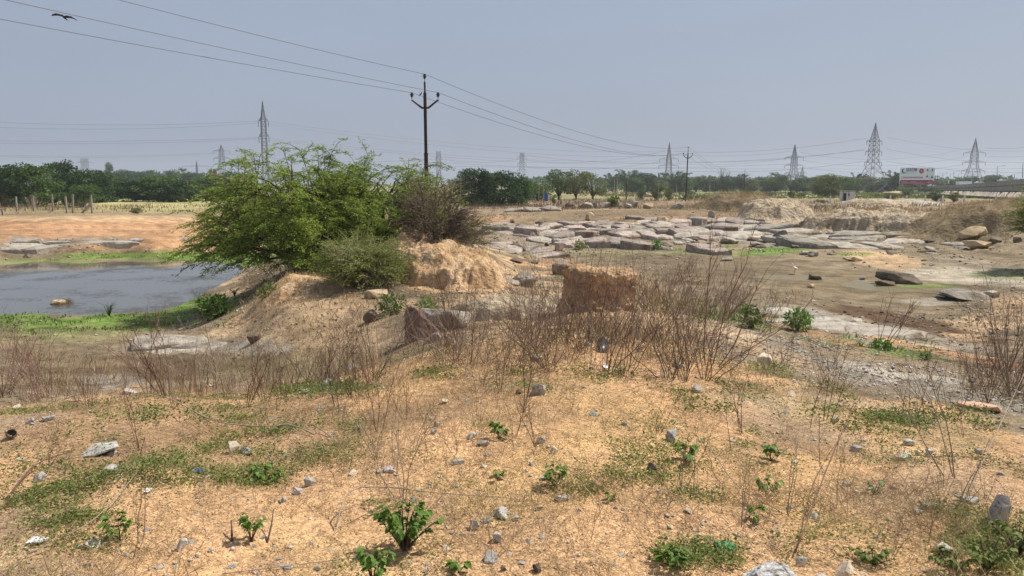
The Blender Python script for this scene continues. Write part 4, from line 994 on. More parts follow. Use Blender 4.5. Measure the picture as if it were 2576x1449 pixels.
# green grass round the water, blades
def blades(name, n, rmin, rmax, dens, h, wd, mat, k=6, lean=.5, spread=.06, u0=-120, u1=2700, zoff=None):
    x, y, z = scatter(n, u0, u1, rmin, rmax, dens); m = len(x); r = np.hypot(x, y)
    if zoff is not None: z = z + zoff(x, y)
    P = np.repeat(np.stack([x, y, z - .01], 1), k, 0); S = np.repeat(np.clip(r / 20.0, .5, 6), k) ** .6
    P[:, :2] += rng.normal(size=(m * k, 2)) * spread * S[:, None]
    D = rng.normal(size=(m * k, 3)) * lean; D[:, 2] = 1
    v, f = leaf_quads(P, D, h * rng.uniform(.4, 1.3, m * k), wd * S * rng.uniform(.6, 1.3, m * k), rng)
    return stuff(name, v, f, M[mat])
GR = [(620, 765, 60, 26, .7), (260, 812, 340, 36, 1), (480, 775, 130, 30, 1), (40, 800, 140, 20, 1), (330, 644, 270, 13, 1), (60, 660, 180, 8, .6), (600, 655, 150, 12, 1), (2190, 872, 160, 22, .5), (1850, 795, 130, 18, .6),
      (1940, 632, 110, 9, .9), (1470, 695, 60, 9, .9), (1700, 630, 60, 7, .6), (1790, 620, 60, 8, .6), (2550, 690, 90, 9, .5), (2350, 720, 70, 4, .8), (2150, 640, 60, 5, .6), (550, 770, 50, 34, 1), (1750, 770, 120, 20, .5), (1900, 800, 90, 16, .6)]
def shore(U, V, x, y): return ellip(GR, U, V) * sstep(-.12, .25, fbm(x / 1.1, y / 1.1, 3, 321)) * (H(x, y) > np.where(x < -5, POND_Z + .03, .045)) * .9
blades('shore_grass', 16000, 14, 60, lambda U, V, x, y: shore(U, V, x, y), .13, .035, 'grass', k=6, lean=.6, spread=.12)
# dry grass on banks, mound tops and fields
DR = [(780, 790, 190, 70, .75), (640, 740, 60, 40, .6), (1120, 600, 130, 25, 1), (1000, 700, 60, 40, .4), (1090, 640, 120, 20, .8), (820, 690, 140, 40, .7), (60, 525, 220, 12, 1), (430, 525, 60, 10, 1), (1250, 545, 120, 12, .8), (1330, 515, 160, 9, 1), (1550, 512, 200, 8, 1), (1700, 512, 110, 8, 1),
      (1870, 545, 120, 18, .7), (2200, 550, 180, 20, .8), (2450, 560, 160, 50, .9), (2400, 520, 200, 12, .9), (1900, 495, 400, 7, .6), (640, 920, 300, 40, .5), (150, 940, 180, 50, .5), (880, 830, 160, 50, .4), (1700, 740, 140, 50, .8), (1900, 760, 120, 30, .6),
      (1450, 880, 260, 50, .4), (1250, 735, 160, 30, .3), (2200, 505, 300, 8, .7)]
blades('dry_grass', 22000, 9, 125, lambda U, V, x, y: ellip(DR, U, V) * .8, .30, .016, 'straw', k=5, lean=.45, spread=.12)
blades('dry_weeds', 9000, 60, 150, lambda U, V, x, y: ((V < 535) & (V > 497)) * .8 * (fbm(x / 9, y / 9, 3, 401) > -.05), .55, .03, 'straw_dark', k=6, lean=.4, spread=.5)
blades('field_crop', 15000, 120, 330, lambda U, V, x, y: ((V < 500) & ((U > 1500) | (U < 620))) * .9 * (fbm(x / 25, y / 12, 3, 411) > -.1), .7, .10, 'leaf_olive', k=5, lean=.5, spread=.8)
# dry grass on the mounds (their surfaces rise above the ground sheet)
PP = []
for (c, hw, hd, rz, vv), dens in zip(MOUNDS, [260, 500, 300, 2600, 20, 40, 1000, 1200, 700, 900, 60, 60]):
    n = vv.shape[0]; top = float(vv[:, :, 2].max())
    for _ in range(dens):
        i, j = rng.integers(0, n), rng.integers(0, n); p = vv[i, j]
        if p[2] < top * .25 and rng.uniform() < .6: continue
        PP.append([c.x + p[0], c.y + p[1], c.z + p[2], hw])
PP = np.array(PP); k = 7; P = np.repeat(PP[:, :3], k, 0); S = np.repeat(np.clip(PP[:, 1] / 30, .7, 3), k)
P[:, :2] += rng.normal(size=(len(P), 2)) * .07 * S[:, None]; P[:, 2] -= .03; D = rng.normal(size=(len(P), 3)) * .5; D[:, 2] = 1
v, f = leaf_quads(P, D, .24 * S * rng.uniform(.4, 1.3, len(P)), .012 * S, rng); stuff('mound_grass', v, f, M['straw'])
# straw, fallen twigs and chaff strewn over the sand
def litter(name, n, rmin, rmax, dens, ln, wd, mat):
    x, y, z = scatter(n, -120, 2700, rmin, rmax, dens); m = len(x); a = rng.uniform(0, 6.28, m); r = np.hypot(x, y)
    P = np.stack([x, y, z + .006 + rng.uniform(0, .02, m)], 1); D = np.stack([np.cos(a), np.sin(a), rng.uniform(-.08, .25, m)], 1)
    v, f = leaf_quads(P, D, ln * rng.uniform(.3, 1.6, m) ** 1.4, wd * np.clip(r / 6, .8, 3), rng, .05); return stuff(name, v, f, M[mat])
on_sand = lambda U, V, x, y: (1 - .75 * ellip(BARE, U, V)) * (V > edgev(U) - 20) * (.25 + .75 * sstep(-.15, .2, fbm(x / .7, y / .7, 3, 501)))
litter('dry_litter', 34000, 2.8, 11, on_sand, .085, .0022, 'straw')
litter('brown_litter', 20000, 2.8, 11, on_sand, .065, .0022, 'straw_dark')
litter('twig_litter', 9000, 9, 30, lambda U, V, x, y: (V > 690) * .8, .16, .006, 'straw_dark')
# gravel: eight-sided grains
def grains(name, n, rmin, rmax, dens, s0, s1, mat, pw=3.0, sink=.3):
    x, y, z = scatter(n, -120, 2700, rmin, rmax, dens); m = len(x); r = np.hypot(x, y)
    s = (s0 + (s1 - s0) * rng.uniform(size=m) ** pw) * np.clip(r / 6, .8, 8)
    o = np.array([[1, 0, 0], [0, 1, 0], [-1, 0, 0], [0, -1, 0], [0, 0, 1], [0, 0, -1]], float)
    a = rng.uniform(0, 6.28, m); ca, sa = np.cos(a), np.sin(a)
    jit = 1 + rng.uniform(-.35, .35, (m, 6, 1)); q = o[None] * jit * s[:, None, None] * np.stack([rng.uniform(.8, 1.5, m), rng.uniform(.6, 1, m), rng.uniform(.35, .8, m)], 1)[:, None]
    qq = q.copy(); qq[..., 0] = q[..., 0] * ca[:, None] - q[..., 1] * sa[:, None]; qq[..., 1] = q[..., 0] * sa[:, None] + q[..., 1] * ca[:, None]
    v = (qq + np.stack([x, y, z + s * sink], 1)[:, None]).reshape(-1, 3)
    F = np.array([[0, 1, 4], [1, 2, 4], [2, 3, 4], [3, 0, 4], [1, 0, 5], [2, 1, 5], [3, 2, 5], [0, 3, 5]])
    f = (F[None] + (np.arange(m) * 6)[:, None, None]).reshape(-1, 3); return stuff(name, v, f, M[mat])
M['rubble'] = leaf_mat('quarry_rubble', [(.10, .075, .05), (.24, .19, .13), (.36, .31, .24), (.56, .52, .45)], 0.0, .9)
M['clod'] = leaf_mat('dark_clod', [(.06, .04, .025), (.13, .085, .05), (.20, .14, .09)], 0.0, .9)
M['grit'] = leaf_mat('grit_grains', [(.34, .17, .085), (.48, .29, .15), (.56, .40, .25), (.60, .52, .40)], 0.0, .9)
M['gravel'] = leaf_mat('grey_gravel', [(.20, .19, .175), (.36, .345, .315), (.50, .48, .44), (.62, .60, .56)], 0.0, .9)
grains('sand_grit', 14000, 2.7, 9, lambda U, V, x, y: (V > edgev(U)) * .9, .0025, .0085, 'grit')
grains('grey_gravel', 12000, 2.7, 12, lambda U, V, x, y: (V > edgev(U) - 10) * (.10 + .5 * sstep(.0, .35, fbm(x / 1.1, y / 1.1, 3, 601))), .004, .018, 'gravel')
TR = [(2240, 945, 270, 34, 1), (1960, 880, 300, 40, .7), (2480, 1015, 200, 34, .9), (2330, 850, 150, 20, .3)]
grains('track_gravel', 14000, 6, 20, lambda U, V, x, y: ellip(TR, U, V), .006, .020, 'gravel')
grains('quarry_gravel', 34000, 17, 85, lambda U, V, x, y: (V < 860) * ((U > 1170) | (V > 600)) * (np.where(x < -5, H(x, y) > POND_Z + .15, H(x, y) > .06)) * (.15 + .55 * sstep(-.05, .3, fbm(x / 5, y / 5, 3, 611))), .004, .016, 'rubble')
grains('mud_clods', 5000, 14, 40, lambda U, V, x, y: ellip([(2260, 805, 240, 22, 1), (2480, 850, 100, 30, .6), (760, 780, 140, 60, .3), (600, 900, 300, 40, .25)], U, V), .005, .02, 'clod')

# a haze of fine dry stalks that fills the thicket
TH = [(1400, 880, 240, 40, 1), (1650, 890, 160, 50, .9), (1130, 915, 160, 40, .7), (500, 990, 260, 22, .8), (100, 1000, 160, 30, 1), (850, 985, 140, 26, .6), (2500, 990, 110, 50, 1), (1750, 790, 160, 40, .8), (1900, 960, 160, 30, .35)]
blades('thicket_stalks', 3200, 5.5, 20, lambda U, V, x, y: ellip(TH, U, V) * .9, .52, .0065, 'straw_dark', k=5, lean=.28, spread=.16)
blades('fine_dry_grass', 13000, 3.2, 12, lambda U, V, x, y: (V > edgev(U)) * sstep(-.1, .35, fbm(x / .9 + 7, y / .9, 3, 811)) * .6 * (1 - .85 * ellip(BARE, U, V)), .16, .0042, 'straw', k=6, lean=.8, spread=.05)

# small dry shoots, too many to count, standing all over the sand
mbs = [dead_mesh(900 + i, stems=1 + i % 3, spread=.4, bushy=.8, thick=.006, curve=.22) for i in range(4)]; mbs = [(np.array([tuple(p) for p in m.v]), np.array([q for q in m.f if len(q) == 4])) for m in mbs]
xs, ys, zs = scatter(420, -60, 2640, 3.6, 9.5, lambda U, V, x, y: (V > edgev(U)) * sstep(-.2, .3, fbm(x / 1.1, y / 1.1, 3, 901)))
VV, FF, base_i = [], [], 0
for x, y, z in zip(xs, ys, zs):
    v_, f_ = mbs[rng.integers(4)]; a = rng.uniform(0, 6.28); h = rng.uniform(.07, .26); lx, ly = rng.normal(size=2) * .25; q = v_ * h
    q = np.stack([q[:, 0] * math.cos(a) - q[:, 1] * math.sin(a) + q[:, 2] * lx, q[:, 0] * math.sin(a) + q[:, 1] * math.cos(a) + q[:, 2] * ly, q[:, 2]], 1) + [x, y, z]
    VV.append(q); FF.append(f_ + base_i); base_i += len(q)
stuff('dry_shoots_debris', np.vstack(VV), np.vstack(FF), M['twig_red'])

blades('low_dry_scrub', 14000, 16, 75, lambda U, V, x, y: (V > 560) * (V < 860) * ((U > 1180) | (U < 40) | (V > 660)) * (H(x, y) > np.where(x < -5, POND_Z + .2, .05)) * .5 * sstep(.0, .35, fbm(x / 2.6, y / 1.8, 3, 955)), .10, .012, 'straw_dark', k=6, lean=.9, spread=.14)
# ------------------------------------------------------------------ rocks
def rock_mesh(seed, mat, dims=(1, 1, 1), n=16, blocky=.75, detail=0, taper=.0):
    r = random.Random(seed); bm = bmesh.new()
    for i in range(n):
        p = [r.uniform(-1, 1) for _ in range(3)]
        ax = max(range(3), key=lambda k: abs(p[k])); 
        if r.random() < blocky: p[ax] = math.copysign(1, p[ax]) * r.uniform(.9, 1)
        else:
            l = math.sqrt(sum(c * c for c in p)); p = [c / l for c in p]
        k = 1 - taper * (p[2] * .5 + .5)
        bm.verts.new((p[0] * dims[0] / 2 * k, p[1] * dims[1] / 2 * k, p[2] * dims[2] / 2))
    g = bmesh.ops.convex_hull(bm, input=bm.verts)
    bmesh.ops.delete(bm, geom=[e for e in g['geom_interior'] if isinstance(e, bmesh.types.BMVert)], context='VERTS')
    loose = [v for v in bm.verts if not v.link_faces]; bmesh.ops.delete(bm, geom=loose, context='VERTS')
    bmesh.ops.dissolve_limit(bm, angle_limit=.18, verts=bm.verts, edges=bm.edges)
    bmesh.ops.bevel(bm, geom=list(bm.edges), offset=min(dims) * .045, segments=1, affect='EDGES', clamp_overlap=True)
    if detail:
        bmesh.ops.triangulate(bm, faces=bm.faces); bmesh.ops.subdivide_edges(bm, edges=bm.edges, cuts=detail, use_grid_fill=True)
        from mathutils import noise as mn
        s = sum(dims) / 3
        for v in bm.verts:
            q = v.co / s * 3 + Vector((seed * 1.7, 0, 0)); v.co += v.co.normalized() * mn.fractal(q, .9, 2.1, 4) * s * .05
    me = bpy.data.meshes.new('rock'); bm.to_mesh(me); bm.free(); me.materials.append(mat); return me
RK = {}
def rock(name, U, V, wpx, hpx, mat, label, cat='rock', group=None, seed=None, rz=None, tilt=0.0, roll=0.0, depth=1.0, detail=0, kw=None, parent=None, sink=.22, y=None, n=16, taper=.1, blocky=.75):
    p = ground(U, V) if y is None else on_y(U, y)
    w, h = wpx * px(p.y), hpx * px(p.y); seed = seed if seed is not None else random.randrange(9999)
    o = link(name, rock_mesh(seed, M[mat], (w, w * depth, h * (1 + sink)), n=n, detail=detail, taper=taper, blocky=blocky), parent)
    o.location = (p.x, p.y, p.z + h * .5 * (1 - sink)); o.rotation_euler = (roll, tilt, rz if rz is not None else random.uniform(-.4, .4))
    if not parent: tag(o, label, cat, group)
    return o

# ---- jointed bedrock: every joint block is a piece of its outcrop
RK = {}
def slab(U, V, wpx, hpx, depth, mat='granite', rz=None, tilt=None, roll=None, parent=None, n=20, seed=None, detail=1, hs=1.35):
    par = parent; o0 = Vector(par.location)
    p = ground(U, V); w, h = wpx * px(p.y), hpx * px(p.y)
    key = (random.randrange(16) if seed is None else seed + 100, mat)
    if key not in RK: RK[key] = rock_mesh(key[0] * 7 + 3, M[mat], (1, 1, 1), n=n + 12, blocky=.95, detail=detail, taper=.05)
    o = link('rock_slab', RK[key], par); o.scale = (w * random.uniform(1, 1.4), depth * random.uniform(.55, .9), h * hs)
    o.location = Vector((p.x, p.y + depth * .35, p.z + h * .24)) - o0
    o.rotation_euler = (roll if roll is not None else random.uniform(-.04, .15), tilt if tilt is not None else random.uniform(-.12, .12), rz if rz is not None else random.uniform(-.35, .35))
    return o
def clip(poly, nx, ny, c):
    out = []
    for k in range(len(poly)):
        a, b = poly[k], poly[(k + 1) % len(poly)]; da, db = a[0] * nx + a[1] * ny - c, b[0] * nx + b[1] * ny - c
        if da <= 0: out.append(a)
        if da * db < 0: t = da / (da - db); out.append((a[0] + (b[0] - a[0]) * t, a[1] + (b[1] - a[1]) * t))
    return out
def _dbg(*a): pass
def outcrop(parent, region, sx, sy, mats, h0, step, gap, seed, ang=0.0, joint=.05, tiltv=.13, lf=(6., 4.), na=.5, bias=.08):
    """region: ellipses (U, V, ru, rv); blocks sx by sy metres"""
    rr = random.Random(seed); o0 = Vector(parent.location); pts = [ground(u, v) for u0, v0, ru, rv in region for u, v in ((u0 - ru, v0), (u0 + ru, v0), (u0, v0 - rv), (u0, v0 + rv))]
    xa, xb, ya, yb = min(p.x for p in pts) - 3, max(p.x for p in pts) + 3, min(p.y for p in pts) - 3, max(p.y for p in pts) + 3
    ca, sa = math.cos(ang), math.sin(ang); S = []
    nx_, ny_ = int((xb - xa) / sx) + 1, int((yb - ya) / sy) + 1
    for i in range(nx_):
        for j in range(ny_): S.append((xa / sx + i + rr.uniform(-.42, .42) + .5 * (j % 2), ya / sy + j + rr.uniform(-.42, .42)))
    S = np.array(S); cnt = 0
    W = S * [sx, sy]; cx, cy = (xa + xb) / 2, (ya + yb) / 2
    WX, WY = cx + (W[:, 0] - cx) * ca - (W[:, 1] - cy) * sa, cy + (W[:, 0] - cx) * sa + (W[:, 1] - cy) * ca
    Z = H(WX, WY); U, V = proj(WX, WY, Z)
    ins = np.zeros(len(S))
    for u0, v0, ru, rv in region: ins = np.maximum(ins, 1.15 - np.hypot((U - u0) / ru, (V - v0) / rv))
    ins = ins + na * fbm(WX / 4, WY / 3, 3, seed)
    lv = fbm(WX / lf[0], WY / lf[1], 3, seed + 5); gp = fbm(WX / 3.5, WY / 2.2, 3, seed + 9)
    for q in range(len(S)):
        if ins[q] < .12 or gp[q] < gap: continue
        sxy = S[q]; d = np.hypot(S[:, 0] - sxy[0], S[:, 1] - sxy[1]); near_ = np.argsort(d)[1:15]; poly = [(-1.2, -1.2), (1.2, -1.2), (1.2, 1.2), (-1.2, 1.2)]
        for k in near_:
            vx, vy = S[k] - sxy; L_ = math.hypot(vx, vy); poly = clip(poly, vx / L_, vy / L_, L_ / 2)
            if len(poly) < 3: break
        if len(poly) < 3: continue
        h = h0 + step * math.floor(lv[q] * 3.2 + rr.uniform(-.4, .4)) * .5 + rr.choice([-.12, -.05, 0, .05, .12, .25]) * (step / .34); h = max(h, .05) * min(1, .4 + ins[q])
        tx, ty = rr.uniform(-tiltv, tiltv), rr.uniform(-tiltv, tiltv) + bias; P = []
        for x, y in poly:
            s_ = 1 - joint * rr.uniform(.6, 1.6); X0, Y0 = x * sx * s_, y * sy * s_; P.append((X0 * ca - Y0 * sa, X0 * sa + Y0 * ca))
        # a joint block: wavering edges, a worn rim and a slightly domed top
        E = []
        for k in range(len(P)):
            a, b = P[k], P[(k + 1) % len(P)]; E.append(a); ln = math.hypot(b[0] - a[0], b[1] - a[1])
            if ln > .5: t = rr.uniform(.35, .65); w_ = rr.uniform(-.07, .05) * ln; E.append((a[0] + (b[0] - a[0]) * t - (b[1] - a[1]) / ln * w_, a[1] + (b[1] - a[1]) * t + (b[0] - a[0]) / ln * w_))
        n = len(E); v = []; zt = lambda x, y: h + x * tx + y * ty
        for x, y in E: v.append((x * 1.03, y * 1.03, -.5))
        for x, y in E: v.append((x * rr.uniform(.98, 1.03), y * rr.uniform(.98, 1.03), zt(x, y) - rr.uniform(.05, .12)))
        for x, y in E: v.append((x * .93, y * .93, zt(x, y) + rr.uniform(-.02, .02)))
        for x, y in E: v.append((x * .5, y * .5, zt(x * .5, y * .5) + rr.uniform(-.01, .05)))
        v.append((0, 0, h + .03)); f = []
        for r_ in range(3):
            for k in range(n): f.append((r_ * n + k, r_ * n + (k + 1) % n, (r_ + 1) * n + (k + 1) % n, (r_ + 1) * n + k))
        for k in range(n): f.append((3 * n + k, 3 * n + (k + 1) % n, 4 * n))
        m = MB(); m.add(v, f); o = m.build('rock_slab', M[rr.choice(mats)], parent); o.location = Vector((float(WX[q]), float(WY[q]), float(Z[q]) - .05)) - o0; cnt += 1
    return cnt
shelf = empty('rock_shelf', ground(1600, 600)); tag(shelf, 'broad broken shelf of pinkish jointed granite across the quarry floor', 'rock outcrop')
outcrop(shelf, [(1560, 588, 330, 26), (1400, 575, 160, 14), (1800, 580, 170, 24), (1500, 612, 200, 8)], 1.55, 1.5, ['granite', 'granite', 'granite', 'granite_grey'], .38, .38, -.26, 5, ang=.25, joint=.03)
for i in range(70):
    slab(random.uniform(1240, 1960), random.uniform(560, 626), random.uniform(9, 30), random.uniform(5, 13), random.uniform(.5, 1.4), mat=random.choice(['granite', 'granite_grey', 'rock_dark']), n=8, parent=shelf)
ledge = empty('rock_ledge', ground(2080, 605)); tag(ledge, 'long smooth grey granite ledge with dark undercut faces below the cream mounds', 'rock outcrop')
outcrop(ledge, [(2000, 596, 180, 20), (2150, 606, 130, 9), (2050, 620, 100, 7)], 3.0, 2.0, ['granite_grey'], .42, .40, -.25, 12, ang=-.28, joint=.02, tiltv=.09, lf=(9., 4.), na=.35)
for i in range(20): slab(random.uniform(1900, 2450), random.uniform(600, 645), random.uniform(12, 36), random.uniform(4, 11), random.uniform(.5, 1.4), mat=random.choice(['granite_grey', 'rock_dark']), parent=ledge)
strata = empty('rock_strata', ground(130, 612)); tag(strata, 'pale weathered rock strata in the orange bank across the pond', 'rock outcrop')
outcrop(strata, [(60, 612, 190, 15), (300, 606, 150, 6), (20, 628, 90, 8)], 4.2, 1.3, ['granite_pale', 'granite_grey', 'granite_pale'], .06, .12, -.15, 19, ang=.12, joint=.03, tiltv=.05, lf=(8., 2.), na=.3)
flats = empty('flat_rocks', ground(400, 870)); tag(flats, 'flat pale rocks with dark undersides lying below the green pond shore', 'rock outcrop')
outcrop(flats, [(420, 872, 110, 14)], 1.5, .9, ['granite_grey'], .16, .1, -.5, 23, ang=-.1, joint=.03, na=.15)
pav = empty('bare_rock_pavement', ground(2080, 810)); tag(pav, 'smooth pale rock pavement edging the mud flat behind the leafy bush', 'rock outcrop')
outcrop(pav, [(2090, 812, 95, 16), (1960, 790, 90, 10), (2170, 835, 60, 10)], 1.9, 1.5, ['granite_pale', 'granite_grey'], .12, .16, -.3, 27, ang=-.5, joint=.012, tiltv=.04, na=.15, bias=.02)
back = empty('rock_wall', ground(1350, 533)); tag(back, 'low grey rock wall face at the back of the shelf beside the row of boulders', 'rock outcrop')
for a in [(1300,534,60,11,3),(1345,533,60,13,3),(1385,531,50,13,3)]: slab(*a, mat='granite_grey', parent=back, rz=0.05)
# boulders and blocks one can tell apart
BR = 'boulder of the pale row'
for a in [
 (1432,521,26,11,'rock_dark','dark squat boulder at the start of the pale boulder row'),(1475,523,34,17,'granite_pale','pale rounded boulder second in the row behind the shelf'),(1495,522,15,13,'granite_pale','small upright pale block in the boulder row'),
 (1522,521,32,15,'granite_pale','pale boulder half behind the reedy tuft'),(1553,520,30,20,'granite_pale','tallest pale boulder of the row behind the reedy tuft'),(1578,523,26,11,'granite_pale','low pale boulder past the reedy tuft'),
 (1592,521,30,16,'granite_grey','grey angular boulder with dark flank in the row'),(1632,525,30,15,'rock_tan','brownish boulder apart from the pale row'),(1702,526,34,15,'granite_pale','pale cracked boulder near the round brush heap'),
 (1484,556,24,21,'rock_tan','brown squarish boulder standing on top of the shelf'),(1789,554,16,24,'granite_pale','upright pale pointed stone behind the shelf'),(1664,567,36,22,'rock_tan','brown boulder in the weedy gap of the shelf'),
 (1294,628,30,18,'rock_dark','dark block with pale top at the shelf foot near the mound'),(1314,632,20,13,'rock_dark','smaller dark cube-like block next to the pale-topped block'),(1412,630,36,19,'rock_purple','brown-faced block at the foot of the shelf'),
 (1363,635,50,16,'granite_grey','flat tilted grey slab lying before the shelf'),(1505,618,40,14,'granite','pink block fallen at the middle front of the shelf'),(1680,621,34,14,'granite','light block alone on the gravel before the shelf'),
 (1835,612,50,15,'granite_grey','flat grey rock between the shelf and the ledge'),(1904,620,40,14,'granite_grey','low dark rock at the start of the grey ledge'),(1965,608,46,30,'granite_grey','leaning grey block propped against the ledge'),
 (2045,607,36,16,'granite_grey','small grey block in the middle of the ledge'),(2442,602,58,34,'rock_tan','big tan flat-topped boulder beside the brown bank'),(2458,622,62,18,'rock_tan','lower tan rock under the flat-topped boulder'),
 (2335,590,40,26,'rock_tan','reddish tan rock in the scrub near the gullied mound'),(2147,656,52,12,'rock_tan','flat tan rock on the mud beside the sandy patch'),(2045,645,30,15,'granite_grey','tilted grey rock between ledge and mud flat'),
 (2015,575,22,11,'rock_dark','small dark rock perched on the pale sand'),(2050,703,34,13,'rock_dark','brown pointed rock at the edge of the muddy water'),(2040,724,24,10,'rock_tan','small brown rock in the mud before the pointed one'),
 (1778,620,34,12,'granite_grey','flat dark-sided rock on the weeds past the shelf'),(1830,655,34,8,'granite_grey','flat thin rock beside the green streak'),(1298,660,36,11,'rock_purple','reddish lump on the brown hollow floor'),(1345,663,24,7,'rock_dark','small dark lump on the brown hollow floor'),
 (148,772,48,20,'rock_tan','boulder topped with dead weed at the pond edge'),(303,713,12,5,'rock_dark','dark stone breaking the pond surface near the bank'),(585,688,14,5,'rock_dark','small stone in the pond by the tree roots'),
 (72,645,22,9,'rock_dark','dark round stone on the far pond bank'),(605,660,26,14,'rock_dark','dark stone under the thorn tree twigs at the bank'),
 (946,748,66,20,'rock_tan','brown rock ledge block at the foot of the orange mound'),(932,808,40,30,'rock_dark','dark brown angular rock among weeds beside the leaning slab'),(725,716,26,20,'granite_pale','pale wedge-shaped stone on the orange hump'),
 (762,722,30,10,'granite_grey','flat grey stone beside the pale wedge'),(640,860,40,22,'rock_dark','dark-faced broken rock lying behind the dry shrubs'),(1320,720,66,36,'granite_grey','grey rock with streaked face in the pale sand hollow'),
 (1410,690,50,34,'granite','pinkish rock standing between the hollow and the earth block'),(1265,715,90,14,'granite_grey','long flat grey rock across the pale sand hollow'),
 (2487,748,48,20,'granite_grey','grey rock with dark cleft on the far track slope'),(2420,752,130,22,'granite_grey','broad low rock hump with weeds at its foot'),(1090,862,46,30,'granite','pale slab end showing behind thicket stems'),
 (2560,610,24,14,'rock_dark','dark square rock on the brown bank'),(2500,610,34,12,'rock_dark','dark flat rock below the brown bank')]:
    U, V, w, h, m, lab = a
    rock('boulder' if h > 12 else 'rock', U, V, w, h, m, lab, 'rock', depth=random.uniform(.7, 1.1), detail=1 if w > 25 else 0, n=18)
# dark squared stone beam lying in the puddle
p = ground(2262, 712); o = link('stone_beam', rock_mesh(31, M['rock_dark'], (2.05, .75, .55), n=30, blocky=.97, detail=2, taper=.0)); o.location = (p.x, p.y, p.z + .24); o.rotation_euler = (.1, .16, -.35)
tag(o, 'long dark squared stone beam lying tilted beside the muddy puddle', 'rock')
o = link('rock', rock_mesh(32, M['rock_dark'], (.9, .5, .25), n=16)); o.location = (p.x - .9, p.y - .5, p.z + .08); tag(o, 'small dark slab under the low end of the stone beam', 'rock')
# leaning purplish slab in the hollow: a thick broken plate, high at one end
p = on_y(1018, 13.8); out = [(0, -.35), (0, .50), (.05, .62), (.20, .60), (.42, .36), (.66, .12), (.88, -.12), (.98, -.35)]
bm = bmesh.new(); A_ = [bm.verts.new((x, 0, z)) for x, z in out]; B_ = [bm.verts.new((x + .08, .55, z - .06)) for x, z in out]
bm.faces.new(A_[::-1]); bm.faces.new(B_)
for k in range(len(out)): bm.faces.new((A_[k], A_[(k + 1) % 8], B_[(k + 1) % 8], B_[k]))
bmesh.ops.recalc_face_normals(bm, faces=bm.faces); bmesh.ops.bevel(bm, geom=list(bm.edges), offset=.02, segments=1, affect='EDGES'); bmesh.ops.triangulate(bm, faces=bm.faces)
bmesh.ops.subdivide_edges(bm, edges=bm.edges, cuts=3, use_grid_fill=True)
from mathutils import noise as _mn
for v in bm.verts: v.co += Vector((1, .6, 1)) * _mn.fractal(v.co * 4, .9, 2, 4) * .035
me = bpy.data.meshes.new('leaning_slab'); bm.to_mesh(me); bm.free(); me.materials.append(M['rock_purple']); o = link('leaning_slab', me); o.location = (p.x, p.y, p.z + .12); o.rotation_euler = (-.15, 0, .12)
tag(o, 'dark purplish brown slab leaning in the hollow below the orange mound', 'rock')
p = on_y(1120, 14.6); o = link('rock', rock_mesh(45, M['granite_pale'], (1.1, .7, .55), n=20, detail=2)); o.location = (p.x, p.y, p.z + .15); tag(o, 'pale rock behind the leaning purplish slab with weeds on it', 'rock')
# ragged rim of dark underface on the flat pinkish rock at the end of the track
rock('rock', 2462, 1028, 110, 16, 'stone_pink', 'pink flat rock slab half buried at the end of the gravel track', 'rock', depth=.5, detail=2, n=24, rz=-.35)

